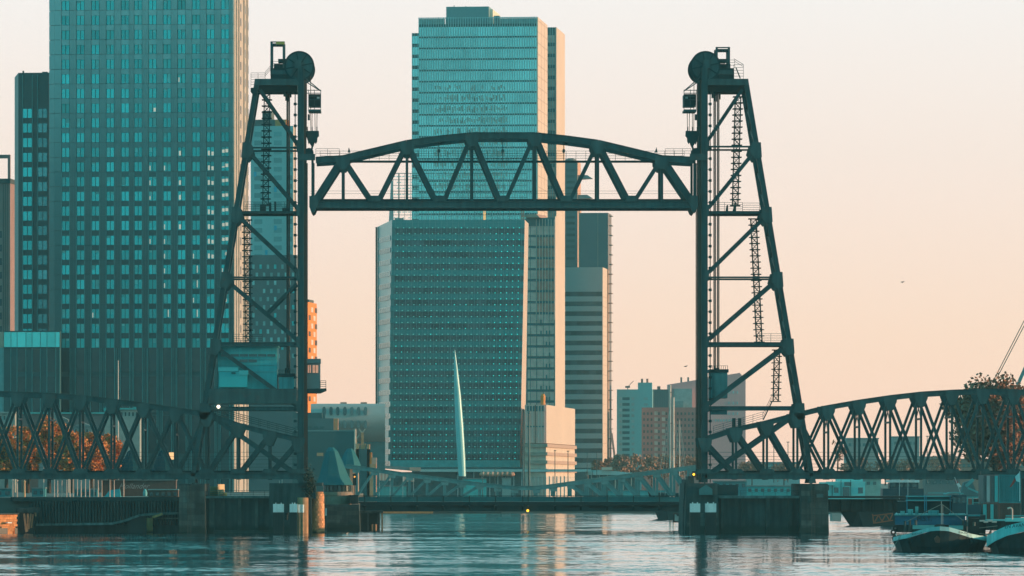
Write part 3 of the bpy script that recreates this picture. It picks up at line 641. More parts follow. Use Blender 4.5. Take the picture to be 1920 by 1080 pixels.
litm = [MB().box(ww * a_, ww * c_, -.09, -.055, wh * d_, wh * e_).mesh('painted_sun_glow', sun_glow) for a_, c_, d_, e_ in ((.16, .4, .1, .6), (.62, .9, .1, .5), (.12, .44, .38, .72), (.55, .9, .42, .78), (.1, .22, .1, .6), (.6, .72, .15, .9))]
rw = random.Random(3)
for ci, (xa, xb) in enumerate(cols):
    for k in rows:
        py = 18.7 + 27.55 * (k - 1)
        x = lx(xa) + .05
        br = rw.random() < (.10 if py < 300 else .06) or (k == 24)
        w = inst(gl['b' if br else 'a'], 'window', b.e, (x, .42, zj[k] + .08)); inst(mu, 'mullion', w)
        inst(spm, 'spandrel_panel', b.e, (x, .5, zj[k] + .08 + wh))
        if rw.random() < .36: q = inst(bl[rw.choice((0, 0, 1, 2))], 'blind', w, (ww / 2 if rw.random() < .5 else 0, 0, 0))
        if ci in (10, 11) and 270 < py < 500:
            for j in ((0, 1) if ci == 10 else (2, 3)): inst(litm[j], 'painted_sun_glow', w)
        elif ci in (6, 7, 8) and 270 < py < 480 and rw.random() < .75: inst(litm[4 if ci < 8 else 0], 'painted_sun_glow', w)
        elif py > 480 and ci in (7, 9, 11) and py < 610: inst(litm[4 if rw.random() < .6 else 5], 'painted_sun_glow', w)
        elif rw.random() < .02: inst(litm[rw.choice((4, 5, 1))], 'painted_sun_glow', w)
# tall lower storeys
zb0, zb1 = b.fz(270, 905), zj[24]
dk = mat('dark_recess_glazing', (.03, .045, .05), .25, 0, .2, .2, rnd=.2)
for i, (a, c_) in enumerate(pier):
    MB().box(a + .02, c_ - .02, .05, .5, 2.2, zb1 - .05).build('lower_pier', core_m, b.e, (0, 0, 0))
    for xx in (a + .06, c_ - .18, (a * 2 + c_) / 3, (a + 2 * c_) / 3):
        MB().box(xx, xx + (.12 if xx in (a + .06, c_ - .18) else .05), -.2, .04, 2.2, zb1 - .05).build('facade_fin', fin_m, b.e, (0, 0, 0))
for (xa, xb) in cols:
    for ya, yb in ((652, 697), (706, 775), (780, 850)):
        w = MB().box(lx(xa), lx(xb), .3, .45, b.fz(xa, yb), b.fz(xa, ya)).build('tall_window', dk, b.e, (0, 0, 0))
# fins beside windows on the lower third of the tower
mb = MB()
for (xa, xb) in cols:
    for xx in (lx(xa) - .02, lx(xb) - .08): mb.box(xx, xx + .1, -.08, .04, zb1, zj[12])
stuff(mb.build('window_fins', fin_m, b.e, (0, 0, 0)))
# sunlit right flank: ribs and slot windows
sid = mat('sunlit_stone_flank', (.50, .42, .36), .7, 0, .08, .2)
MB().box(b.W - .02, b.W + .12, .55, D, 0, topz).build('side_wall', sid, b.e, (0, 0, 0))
mb = MB(); sl = MB()
for px in (441, 445.5, 455, 461):
    y_ = b.sy(px); mb.box(b.W + .12, b.W + .45, y_, y_ + .4, 2, topz)
for px in (449.5, 457.5, 463.2):
    y_ = b.sy(px)
    for k in rows: sl.box(b.W + .12, b.W + .2, y_, y_ + 1.6, zj[k] + .3, zj[k] + wh)
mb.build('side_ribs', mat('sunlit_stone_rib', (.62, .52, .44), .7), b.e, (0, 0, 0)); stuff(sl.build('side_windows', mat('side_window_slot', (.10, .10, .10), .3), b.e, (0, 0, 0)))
# ---------------------------------------------------------------- slim annex tower
b2 = Bld('office_tower', 'slim dark office tower with one lit window column left of the tallest tower', 'office tower', 34, 91, 1470, 6, 136)
lx = b2.lx; H = b2.H
dm = mat('dark_annex_cladding', (.035, .085, .09), .5, 0, .1, .1)
MB().box(0, b2.W, .3, 25, 0, H).build('core', dm, b2.e, (0, 0, 0))
c0 = lx(22); MB().hull8([(0, .3, 0), (.2, 8, 0), (c0, 9, 0), (c0, 4, 0)], [(0, .3, H), (.2, 8, H), (c0, 9, H - .8), (c0, 4, H - .8)]).build('corner_face', mat('light_corner_panel', (.14, .24, .24), .45, 0, .08, .1), b2.e, (0, 0, 0))
w_ = 16.5 * b2.s; h_ = 17 * b2.s
wmA = MB().box(0, w_, -.12, 0, 0, h_).mesh('window', coat); wmB = MB().box(0, w_, -.12, 0, 0, h_).mesh('window', coat_d)
muA = MB().box(w_ / 2 - .07, w_ / 2 + .07, -.2, -.125, 0, h_).mesh('mullion', mat('dark_mullion', (0, 0, 0)))
for k in range(16):
    z = b2.fz(50, 221 + 27.5 * k)
    w = inst(wmA, 'window', b2.e, (lx(43), .3, z)); inst(muA, 'mullion', w)
    w = inst(wmB, 'window', b2.e, (lx(71.5), .3, z)); inst(muA, 'mullion', w)
for px in (42, 60, 70): MB().box(lx(px), lx(px) + .12, .0, .29, 3, H - .5).build('facade_fin', fin_m, b2.e, (0, 0, 0))
for px, w2, py in ((75, 3, 133), (38, .6, 131)): MB().box(lx(px), lx(px) + w2 * .4, 3, 4, H, b2.fz(px, py)).build('roof_plant', dm, b2.e, (0, 0, 0))
# ---------------------------------------------------------------- far left grey building with roof frame
b3 = Bld('office_tower', 'grey building cut off by the left edge with an open frame above its roof', 'office tower', -60, 19, 1600, 6, 344)
gm = mat('grey_stone_cladding', (.30, .18, .165), .8, 0, .12, .2)
MB().box(0, b3.W, 0, 20, 0, b3.H).build('wall', gm, b3.e, (0, 0, 0))
MB().box(0, b3.W + .1, -.3, 20, b3.H + .01, b3.H + 1.2).build('roof', mat('dark_roof_edge', (.05, .06, .06), .7), b3.e, (0, 0, 0))
zt = b3.fz(10, 290)
MB().box(0, b3.W, 0, .8, zt - .9, zt).build('frame_beam', gm, b3.e, (0, 0, 0)); MB().box(b3.W - .6, b3.W, 0, .8, b3.H + 1.2, zt - .92).build('frame_post', gm, b3.e, (0, 0, 0))
for k in range(9): MB().box(0, b3.lx(3.5), -.06, 0, b3.fz(2, 446 + k * 25.5), b3.fz(2, 433 + k * 25.5)).build('window', dk, b3.e, (0, 0, 0))
for px in (6, 10, 14): MB().box(b3.lx(px), b3.lx(px) + .1, -.12, -.001, 3, b3.H - .1).build('facade_joint', mat('dark_roof_edge', (0, 0, 0)), b3.e, (0, 0, 0))
# ---------------------------------------------------------------- glass box podium
b4 = Bld('podium_building', 'low podium with bright glass box on top at the foot of the left towers', 'building', 7, 112, 1446, 6, 621)
lx = b4.lx; z1 = b4.fz(50, 652)
MB().box(0, b4.W, .2, 1.5, 0, z1 - .02).build('lower_wall', core_m, b4.e, (0, 0, 0)); MB().box(0, b4.W, .3, 1.5, z1, b4.H).build('upper_core', core_m, b4.e, (0, 0, 0))
xs = [7, 20.5, 32, 48.5, 60, 75.5, 88, 103.5, 112]
bg = mat('bright_glass_pane', (.14, .62, .60), .2, .6, .1, .3, rnd=.12)
for a, c_ in zip(xs, xs[1:]):
    MB().box(lx(a) + .06, lx(c_) - .06, .1, .2, z1 + .15, b4.H - .1).build('glass_pane', bg, b4.e, (0, 0, 0))
MB().box(-.05, b4.W + .05, .0, .09, b4.H - .16, b4.H + .1).box(-.05, b4.W + .05, .0, .09, z1 - .1, z1 + .13).build('glass_frame', mat('dark_mullion', (0, 0, 0)), b4.e, (0, 0, 0))
for a, c_ in ((33, 47), (60.5, 75), (88, 103)):
    for ya, yb in ((656, 697), (706, 735), (738, 775)): MB().box(lx(a), lx(c_), .1, .18, b4.fz(a, yb), b4.fz(a, ya)).build('tall_window', dk, b4.e, (0, 0, 0))
for a in (19.8, 31.5, 48, 59.7, 75.3, 87.5, 104, 111.7): MB().box(lx(a), lx(a) + .12, -.1, .09, 2.3, z1 - .12).build('facade_fin', fin_m, b4.e, (0, 0, 0))
MB().box(lx(-40), lx(6.5), .5, 10, 0, b4.fz(0, 652)).build('side_wall', mat('pale_side_cladding', (.2, .34, .34), .6), b4.e, (0, 0, 0))
MB().box(lx(-40), lx(6.5), .5, 10, b4.fz(0, 651.8), b4.fz(0, 622)).build('painted_sunlit_wall', mat('pale_pink_paint', (.62, .36, .28), .8), b4.e, (0, 0, 0))  # pink tint imitates warm sun on this piece of wall
# ---------------------------------------------------------------- pale teal residential tower behind the left bridge tower
b5 = Bld('residential_tower', 'pale teal residential tower with dark crown seen through the left bridge tower', 'residential tower', 470, 549, 1900, 7, 236)
lx = b5.lx; rm = mat('pale_teal_render', (.34, .50, .50), .7, 0, .06, .1)
MB().box(0, b5.W, 0, b5.sy(554), 0, b5.H).build('wall', rm, b5.e, (0, 0, 0))
MB().box(b5.W, b5.W + .15, .01, b5.sy(554), 0, b5.H).build('side_wall', mat('pale_side_render', (.6, .5, .44), .8), b5.e, (0, 0, 0))
MB().box(lx(470), lx(515), .6, 14, b5.H + .01, b5.fz(500, 224)).build('roof_crown', mat('grey_roof_crown', (.11, .13, .13), .8), b5.e, (0, 0, 0))
MB().box(lx(490), lx(507), 2, 8, b5.fz(500, 223.9), b5.fz(500, 207)).build('roof_plant', mat('grey_roof_crown', (0, 0, 0)), b5.e, (0, 0, 0))
MB().box(lx(515.3), lx(536), .4, 9, b5.H + .01, b5.fz(520, 224)).build('orange_roof_volume', mat('orange_render', (.70, .26, .08), .7, emit=None), b5.e, (0, 0, 0))
wv = [MB().box(0, 15 * b5.s, -.08, 0, 0, 9 * b5.s).mesh('window', mat('pale_window', c_, .35, 0, 0, rnd=.18)) for c_ in ((.18, .34, .35), (.26, .42, .42))]
for k in range(15):
    for px in (477, 513.5, 540): inst(wv[(k + int(px)) % 2], 'window', b5.e, (lx(px), 0, b5.fz(500, 256 + 16.4 * k)), None) if px < 530 else inst(MB().box(0, 8 * b5.s, -.08, 0, 0, 9 * b5.s).mesh('window', mat('pale_window_b', (.2, .3, .3), .35, rnd=.3)), 'window', b5.e, (lx(px), 0, b5.fz(500, 256 + 16.4 * k)))
bw = mat('bright_blue_panel', (.02, .40, .55), .5)
for px, py in ((476, 331), (514, 360), (497, 478), (514, 432)): MB().box(lx(px), lx(px + 5), -.16, -.09, b5.fz(px, py), b5.fz(px, py - 9)).build('coloured_panel', bw, b5.e, (0, 0, 0))
b6 = Bld('residential_block', 'dark slate block dotted with small staggered windows below the pale residential tower', 'residential block', 466, 556, 1850, 7, 478)
lx = b6.lx; MB().box(0, b6.W, 0, 20, 0, b6.H).build('wall', mat('slate_cladding', (.13, .14, .145), .8, 0, .1, .2), b6.e, (0, 0, 0))
sw = MB().box(0, 4.4 * b6.s, -.06, 0, 0, 8 * b6.s)
v_ = [sw.mesh('window', mat('small_light_window', (.26, .42, .41), .4, rnd=.3)), sw.mesh('window', mat('small_cyan_window', (.03, .5, .5), .4))]
for k in range(12):
    for j in range(7):
        px = 473 + j * 13.6 + (6.5 if k % 2 else 0)
        if px > 551 or rw.random() < .15: continue
        inst(v_[1 if rw.random() < .13 else 0], 'window', b6.e, (lx(px), 0, b6.fz(px, 504 + 15.2 * k)))
# orange lit block
b7 = Bld('apartment_block', 'narrow sunlit orange apartment block with balconies right of the left bridge tower', 'apartment block', 545, 575.5, 1950, 7, 566)
D = b7.sy(593); ob = mat('orange_brick', (.85, .27, .06), .8, 0, .12, .5)
MB().box(0, b7.W, 0, D, 0, b7.H).build('wall', mat('slate_cladding', (0, 0, 0)), b7.e, (0, 0, 0)); MB().box(b7.W, b7.W + .15, 0, D, 0, b7.H).build('sunlit_wall', ob, b7.e, (0, 0, 0))
MB().box(b7.W - 2, b7.W - .2, D * .3, D * .8, b7.H + .01, b7.H + .9).build('roof_box', mat('grey_roof_crown', (0, 0, 0)), b7.e, (0, 0, 0))
wq = MB().box(0, .06, 0, D * .22, 0, 1.5).mesh('window', mat('dark_warm_window', (.16, .09, .06), .4, rnd=.3)); wl = MB().box(0, .12, 0, D * .2, 0, 1.5).mesh('balcony', mat('white_balcony', (.85, .66, .56), .6))
for k in range(14):
    z = b7.H - 2.9 - k * 2.45
    for f_ in ((.12, .62) if k % 2 else (.38, .8)): inst(wq if (k * 3 + int(f_ * 10)) % 3 else wl, 'window' if (k * 3 + int(f_ * 10)) % 3 else 'balcony', b7.e, (b7.W + .15, D * f_, z))
# ---------------------------------------------------------------- tall glass tower in the centre
DR = Bld('glass_tower', 'tall glass tower with vertical fins and rooftop box behind the arched lift span', 'glass tower', 785, 1007, 2200, 6, 44)
b = DR; lx = b.lx; D = b.sy(1025); s_ = b.s
gm_ = mat('tower_glass_band', (.32, .60, .60), .16, .75, .28, .05, rnd=.10)  # tone noise stands for reflections of neighbouring buildings in the glass
MB().box(.1, b.W - .1, .35, D, b.fz(1007, 905), b.H).build('core', mat('glass_tower_core', (.05, .14, .15), .5), b.e, (0, 0, 0))
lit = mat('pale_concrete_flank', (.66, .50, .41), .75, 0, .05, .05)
zz = [b.fz(900, 48.5 + 20.75 * k) for k in range(20)]
zlast = b.fz(900, 412)
dks = MB(); gb = []
for k in range(19):
    z_top = zz[k] - 1.7 * s_; z_bot = zz[k + 1] + 1.5 * s_
    if z_bot < zlast: z_bot = zlast
    if z_top - z_bot < .5: continue
    # glass storeys are split into panes of three bays
    n = 16; w = (b.W - .2) / n
    pm = MB().box(.03, w - .03, -.08, .12, 0, round(z_top - z_bot, 2)).mesh('glass_pane', gm_)
    for j in range(n):
        if k < 18: inst(pm, 'glass_pane', b.e, (.1 + j * w, .22, z_bot))
for k in range(19):
    for j in range(48):
        x = .1 + (b.W - .2) * j / 48
        dks.box(x + .12, x + .62, .20, .34, zz[k] - 1.5 * s_, zz[k] + 1.3 * s_)
stuff(dks.build('vent_windows', mat('dark_vent_window', (.05, .14, .15), .3), b.e, (0, 0, 0)))
fins = MB()
for j in range(49):
    x = (b.W - .16) * j / 48; fins.box(x - .03, x + .19, -.32, .13, zlast, b.fz(900, 32))
stuff(fins.build('fins', mat('pale_fin', (.42, .60, .60), .4), b.e, (0, 0, 0)))
MB().box(-.1, b.W + .05, .0, .3, b.fz(900, 34), b.fz(900, 32.4)).build('parapet_rail', mat('pale_fin', (0, 0, 0)), b.e, (0, 0, 0))
mb = MB()
for x0, x1 in ((785, 834), (916, 925), (937, 1006)): mb.box(lx(x0), lx(x1), .36, .5, b.H + .01, b.fz(900, 34.5))
mb.build('crown_screen', mat('crown_mesh_screen', (.38, .50, .48), .5), b.e, (0, 0, 0))
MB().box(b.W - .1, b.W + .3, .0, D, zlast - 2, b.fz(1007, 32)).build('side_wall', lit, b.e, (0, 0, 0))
mb = MB()
for k in range(0, 20): z = b.fz(1010, 38 + 20.75 * k); mb.box(b.W + .3, b.W + .34, .3, D - .3, z - .22, z)
for f_ in (.33, .66): mb.box(b.W + .3, b.W + .34, D * f_, D * f_ + .2, zlast, b.fz(1007, 33))
mb.build('side_joints', mat('flank_joint', (.45, .33, .28), .8), b.e, (0, 0, 0))
MB().box(lx(835), lx(915), 3, D - 8, b.H + .02, b.fz(900, 11)).build('rooftop_box', mat('rooftop_cladding', (.22, .32, .33), .6, 0, .05, .2), b.e, (0, 0, 0))
MB().box(lx(915) + .02, lx(921), 6, D - 6, b.H + .02, b.fz(920, 15)).build('rooftop_box_side', mat('pale_rooftop', (.8, .7, .55), .7), b.e, (0, 0, 0))
MB().box(lx(925), lx(936), 1, 5, b.H + .02, b.fz(930, 29)).build('roof_plant', mat('rooftop_cladding', (0, 0, 0)), b.e, (0, 0, 0))
for px, py in ((848, 8), (870, 9)): MB().box(lx(px), lx(px) + .25, 5, 5.3, b.fz(900, 11), b.fz(px, py)).build('roof_mast', mat('rooftop_cladding', (0, 0, 0)), b.e, (0, 0, 0))
# ragged warm patches painting a sunlit building's reflection on the glass
bm_ = mat('warm_reflection_paint', (.95, .62, .52), .7, 0, .1, .15); mb = MB(); rr_ = random.Random(11)
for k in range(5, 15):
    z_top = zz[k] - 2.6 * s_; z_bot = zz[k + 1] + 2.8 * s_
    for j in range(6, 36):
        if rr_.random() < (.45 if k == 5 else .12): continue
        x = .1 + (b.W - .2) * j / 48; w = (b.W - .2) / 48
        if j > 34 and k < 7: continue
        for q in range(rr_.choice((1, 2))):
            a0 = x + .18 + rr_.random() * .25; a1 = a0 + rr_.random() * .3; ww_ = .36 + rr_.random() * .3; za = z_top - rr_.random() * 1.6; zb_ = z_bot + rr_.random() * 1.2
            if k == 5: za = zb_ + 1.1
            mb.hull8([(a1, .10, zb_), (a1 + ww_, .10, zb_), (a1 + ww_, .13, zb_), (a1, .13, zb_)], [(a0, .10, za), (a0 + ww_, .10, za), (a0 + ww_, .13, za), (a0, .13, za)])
stuff(mb.build('painted_reflections', bm_, b.e, (0, 0, 0)))
# slab behind: left wing and recessed right part
b8 = Bld('glass_tower', 'stepped slab rising behind the tall glass tower, its edges showing on both sides', 'glass tower', 772, 1042, 2262, 6, 60)
lx = b8.lx; D = b8.sy(1058); zr = b8.fz(1042, 51)
MB().box(0, b8.W, .3, D, 0, b8.H).build('core', mat('glass_tower_core', (0, 0, 0)), b8.e, (0, 0, 0))
MB().box(lx(1022), b8.W, .3, D, b8.H + .01, zr).build('raised_core', mat('glass_tower_core', (0, 0, 0)), b8.e, (0, 0, 0))
for k in range(36):
    zt_, zb_ = b8.fz(1030, 66 + 20.6 * k), b8.fz(1030, 80 + 20.6 * k)
    if 66 + 20.6 * k < 750: MB().box(lx(1020), b8.W - .4, .12, .3, zb_, zt_).build('wall_panel', mat('taupe_panel', (.92, .45, .38), .6, rnd=.06), b8.e, (0, 0, 0))
    if k < 18: MB().box(0, lx(786), .12, .3, zb_, zt_).build('glass_pane', gm_, b8.e, (0, 0, 0))
mb = MB()
for k in range(36):
    for px in (1029, 1033.5, 1038): mb.box(lx(px), lx(px) + .55, .2, .31, b8.fz(1030, 65.5 + 20.6 * k), b8.fz(1030, 61.5 + 20.6 * k))
stuff(mb.build('vent_windows', mat('dark_vent_window', (0, 0, 0)), b8.e, (0, 0, 0)))
mb = MB()
for px in (773, 777.5, 782, 1026, 1031, 1035.8, 1040.5): mb.box(lx(px), lx(px) + .14, -.1, .1, 3, (zr if px > 1000 else b8.H))
stuff(mb.build('fins', mat('pale_fin', (0, 0, 0)), b8.e, (0, 0, 0)))
MB().box(b8.W - .02, b8.W + .25, .0, D, 3, zr).build('side_wall', lit, b8.e, (0, 0, 0))
MB().box(b8.W + .25, b8.W + .27, .3, D - .2, b8.fz(1050, 500), b8.fz(1050, 499.6)).build('side_joint', mat('flank_joint', (0, 0, 0)), b8.e, (0, 0, 0))
# lower beige wing between the leaning tower and the striped tower
b9 = Bld('office_block', 'beige finned wing with pink sunlit flank right of the leaning tower', 'office block', 985, 1040, 2170, 6, 408)
lx = b9.lx; D = b9.sy(1058)
MB().box(0, b9.W, .4, D, 0, b9.H).build('core', mat('glass_tower_core', (0, 0, 0)), b9.e, (0, 0, 0))
MB().hull8([(lx(985), -3, b9.H), (lx(1013), -3, b9.H), (lx(1024), 6, b9.H - .3), (lx(985), 6, b9.H - .3)], [(lx(985), -3, b9.H + 1), (lx(1007), -3, b9.H + 1.1), (lx(1022), 6, b9.H + .9), (lx(985), 6, b9.H + .9)]).build('soffit', mat('warm_grey_soffit', (.50, .27, .21), .8), b9.e, (0, 0, 0))
pn = [mat('taupe_panel', (0, 0, 0)), mat('rust_brown_blind', (.80, .26, .19), .7, rnd=.15)]
for k in range(22):
    ya = 424 + 20.7 * k; zt_, zb_ = b9.fz(1010, ya), b9.fz(1010, ya + 16.2)
    for j, (x0, x1) in enumerate(((989, 994), (995, 1005.5), (1007, 1018), (1019, 1029), (1030, 1039))):
        m_ = pn[1] if (j >= 2 and 3 < k + 3 < 11 and rw.random() < .8) else pn[0]
        MB().box(lx(x0), lx(x1), .2, .4, zb_, zt_).build('wall_panel', m_, b9.e, (0, 0, 0))
mb = MB(); f2 = MB()
for k in range(22):
    for px in (996, 1001.5, 1007, 1012.5, 1018, 1023.5, 1029, 1034.5): mb.box(lx(px), lx(px) + .62, .12, .3, b9.fz(1010, 423.3 + 20.7 * k), b9.fz(1010, 419.6 + 20.7 * k))
    if k > 8:
        for px in (1013, 1023.5, 1029):
            if rw.random() < .7: mb.box(lx(px), lx(px) + .45, .1, .2, b9.fz(1010, 420 + 20.7 * k), b9.fz(1010, 413 + 20.7 * k))
for px in (1005, 1011, 1016.5, 1022, 1027.5, 1033, 1038.8): f2.box(lx(px), lx(px) + .16, -.15, .12, b9.fz(1010, 600), b9.H - .5)
stuff(mb.build('vent_windows', mat('dark_vent_window', (0, 0, 0)), b9.e, (0, 0, 0))); stuff(f2.build('fins', mat('pale_stone_fin', (.95, .62, .54), .6), b9.e, (0, 0, 0)))
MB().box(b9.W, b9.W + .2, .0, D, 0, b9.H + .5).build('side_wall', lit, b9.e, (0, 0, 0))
# ---------------------------------------------------------------- leaning tower with the grid of lamps
YK = 2000.0; kt = thing('leaning_office_tower', 'leaning teal office tower dotted with rows of green lamps in the centre', 'office tower', P(850, 875, YK))
def K(px, py, d=0.0):
    p = P(px, py, YK); p.y += d; p.x *= 1 + d / YK; return p
km = mat('teal_tower_spandrel', (.05, .20, .21), .35, .2, .12, .06)
LE = lambda y: 735 - (y - 412) * (735 - 727.5) / 460; RE = lambda y: 984 - (y - 412) * (984 - 975) / 460
T_, B_ = 412.0, 876.0
bp = [K(LE(B_), B_), K(RE(B_), B_), K(RE(B_) + 7, B_, 40), K(LE(B_), B_, 40)]; tp = [K(LE(T_), T_), K(RE(T_), T_), K(RE(T_) + 7, T_, 40), K(LE(T_), T_, 40)]
MB().hull8([p + Vector((0, .3, 0)) for p in bp], [p + Vector((0, .3, 0)) for p in tp]).build('core', km, kt)
kb = mat('dark_window_glass', (.05, .08, .09), .18, .3, .4, .08, rnd=.3); ks = mat('teal_glass_spandrel', (.04, .22, .225), .25, .3, .08, .1, rnd=.1)  # noise on the dark panes imitates soft reflections
nb = 20
def cellbox(mb, px0, px1, py0, py1, y0, y1):
    a0 = [K(px0(py1), py1), K(px1(py1), py1)]; a1 = [K(px0(py0), py0), K(px1(py0), py0)]
    b_ = [a0[0] + Vector((0, y0, 0)), a0[1] + Vector((0, y0, 0)), a0[1] + Vector((0, y1, 0)), a0[0] + Vector((0, y1, 0))]
    t_ = [a1[0] + Vector((0, y0, 0)), a1[1] + Vector((0, y0, 0)), a1[1] + Vector((0, y1, 0)), a1[0] + Vector((0, y1, 0))]
    return mb.hull8(b_, t_)
lerp = lambda a, c_, t: a + (c_ - a) * t
cnt = 0; rest = MB()
for k in range(nb):
    y0_ = 428.5 + 22.3 * k; ncol = 14
    for j in range(ncol):
        f0 = .025 + .975 * j / ncol + .001; f1 = .025 + .975 * (j + 1) / ncol - .001
        mb = MB(); cellbox(mb, lambda y: lerp(LE(y), RE(y), f0), lambda y: lerp(LE(y), RE(y), f1), y0_ - .2, y0_ + 10.6, .05, .29)
        mb.build('window_pane', kb, kt)
    mb = MB(); cellbox(mb, lambda y: lerp(LE(y), RE(y), .0), lambda y: RE(y), y0_ + 10.9, y0_ + 21.9, -.02, .28); mb.build('spandrel_band', ks, kt)
mb = MB(); cellbox(mb, LE, RE, 412.2, 428, -.02, .28); mb.build('spandrel_band', ks, kt)
mb = MB()
for j in range(23): f = .025 + .975 * j / 22.5; mb.beam(K(lerp(LE(T_), RE(T_), f), T_, -.08), K(lerp(LE(B_ - 14), RE(B_ - 14), f), B_ - 14, -.08), .09, .12)
for k in range(42): y = 416.5 + 11.08 * k; mb.beam(K(LE(y), y, -.06), K(RE(y), y, -.06), .06, .05)
stuff(mb.build('mullions', mat('thin_tower_mullion', (.10, .26, .27), .4), kt))
lm = mat('dim_green_facade_lamp', (.25, .6, .55), .4, emit=(.06, .42, .38), es=.35); lmb = mat('bright_green_facade_lamp', (.1, .8, .7), .4, emit=(.02, .75, .70), es=.5)
m1, m2 = MB(), MB()
for k in range(41):
    y = 427.2 + 11.09 * k
    for j in range(22):
        f = .045 + .955 * j / 21.9; p = K(lerp(LE(y), RE(y), f), y, -.22)
        if p.x > K(RE(y), y).x - .5: continue
        m = m2 if ((j >= 17 and k < 40 and j >= 17 + (k % 3 == 0) and k < 30) or (k > 33 and j % 3 == 0) or rr_.random() < .05) else m1
        m.box(p.x - .16, p.x + .16, p.y - .1, p.y + .08, p.z - .14, p.z + .14)
stuff(m1.build('facade_lamps', lm, kt)); stuff(m2.build('bright_facade_lamps', lmb, kt))
mb = MB(); cellbox(mb, LE, RE, 863, 876, -.35, .28); mb.build('plinth', mat('cyan_plinth', (.06, .42, .43), .5), kt)
# receding left face
lf = mat('sky_lit_left_paint', (.16, .44, .45), .3, .3, .06, .05)  # left face painted paler as if catching the brighter sky
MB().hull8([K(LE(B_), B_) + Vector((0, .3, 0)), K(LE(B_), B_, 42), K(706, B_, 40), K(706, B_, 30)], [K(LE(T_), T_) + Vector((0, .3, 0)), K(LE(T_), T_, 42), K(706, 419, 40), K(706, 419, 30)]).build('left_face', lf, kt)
def LF(px, py, off=-.12):
    t = (LE(py) - px) / (LE(py) - 706); p = K(LE(py), py) + Vector((0, .3, 0)); q = K(706, py, 30); r_ = p.lerp(q, t); return r_ + Vector((off * .98, off * .16, 0))
for k in range(20):
    y = 441 + 22.3 * k
    mb = MB(); mb.hull8([LF(732, y + 9), LF(732, y + 9, 0), LF(709, y + 9, 0), LF(709, y + 9)], [LF(732, y), LF(732, y, 0), LF(709, y, 0), LF(709, y)])
    mb.build('window_strip', mat('left_face_window', (.10, .33, .36), .2, .5, 0, rnd=.25), kt)
    mb = MB()
    for j in range(7): x = 711 + j * 3.1; mb.beam(LF(x, y + .5, -.2), LF(x, y + 8.5, -.2), .07, .1)
    mb.build('window_bars', mat('thin_tower_mullion', (0, 0, 0)), kt)
MB().beam(K(705.6, 419, 28), K(705.6, B_, 28), .5, .6).build('corner_post', mat('brown_corner_post', (.08, .06, .05), .7), kt)
# right sunlit wedge
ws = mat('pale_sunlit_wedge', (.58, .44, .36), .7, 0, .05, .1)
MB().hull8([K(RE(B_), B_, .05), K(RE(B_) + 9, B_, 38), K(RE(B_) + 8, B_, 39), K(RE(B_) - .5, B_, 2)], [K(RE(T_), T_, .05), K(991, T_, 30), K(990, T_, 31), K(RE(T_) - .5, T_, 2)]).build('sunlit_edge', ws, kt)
# open lamp screen above the roof
sc = MB(); scm = mat('open_screen_frame', (.11, .22, .22), .5)
for y in (325, 337, 347.5, 358.5, 370, 381, 392, 403): sc.beam(K(736, y, .1), K(988, y, .1), .16 if y != 325 else .22, .2)
for j in range(24): x = 737 + 10.9 * j; sc.beam(K(x, 325, .15), K(x, 412, .15), .12 if j not in (1,) else .4, .14)
stuff(sc.build('roof_screen_frame', scm, kt))
mb = MB()
for j in range(46):
    for y in (331, 342, 353, 364.5, 375.5, 386.5, 397.5, 408.5):
        x = 739.7 + 5.45 * j
        if rr_.random() < .12: continue
        p = K(x, y, .2); mb.box(p.x - .17, p.x + .17, p.y, p.y + .1, p.z - .16, p.z + .16)
        if j % 2 == 0: mb.beam(K(x - 2.6, y, .25), K(x + 8, y, .25), .05, .05)
stuff(mb.build('screen_lamps', lm, kt))
MB().hull8([K(729, 412, 12), K(738, 412, 2), K(738, 412, 3), K(729, 412, 13)], [K(733, 337, 12), K(737, 337, 2), K(737, 337, 3), K(733, 337, 13)]).build('screen_return', mat('grey_screen_return', (.3, .33, .32), .6), kt)
MB().box(K(740, 411, 3).x, K(757, 411, 3).x, YK + 3, YK + 9, K(740, 412).z, K(740, 408).z).build('roof_plant', mat('rooftop_cladding', (0, 0, 0)), kt)
MB().box(K(977, 411, 3).x, K(983, 411, 3).x, YK + 3, YK + 9, K(740, 412).z, K(740, 386).z).build('roof_stair', mat('warm_grey_soffit', (0, 0, 0)), kt)
MB().beam(K(908.5, 395, 3), K(908.5, 415, 3), .75, .3).build('orange_roof_light', mat('lit_orange_strip', (.8, .45, .15), .5, emit=(1, .5, .18), es=.8), kt)
# low entrance roofs below the leaning tower
er = thing('pavilion', 'low white roofed pavilion in front of the foot of the leaning tower', 'pavilion', P(850, 905, 1900))
wr = mat('pale_canopy', (.34, .52, .52), .6, 0, .06, .3)
MB().box(X(775, 1900), X(1108, 1900), 1898, 1915, Z(884.5, 1900), Z(880, 1900)).build('roof', wr, er)
MB().box(X(690, 1900), X(985, 1900), 1905, 1920, 2.2, Z(885, 1900)).build('wall', mat('dark_pavilion_glass', (.03, .10, .11), .3, 0, .3, .2), er)
for k in range(9): MB().box(X(858 + 15 * k, 1900), X(859 + 15 * k, 1900), 1900, 1900.4, 2.2, Z(884.6, 1900)).build('column', whitep, er)
MB().hull8([(X(690, 1890), 1890, Z(876, 1890)), (X(788, 1890), 1890, Z(884, 1890)), (X(788, 1890), 1898, Z(884, 1890)), (X(690, 1890), 1898, Z(876, 1890))], [(X(690, 1890), 1890, Z(871, 1890)), (X(788, 1890), 1890, Z(877.5, 1890)), (X(788, 1890), 1898, Z(877.5, 1890)), (X(690, 1890), 1898, Z(871, 1890))]).build('sloped_roof', mat('grey_canopy', (.22, .26, .26), .7), er)
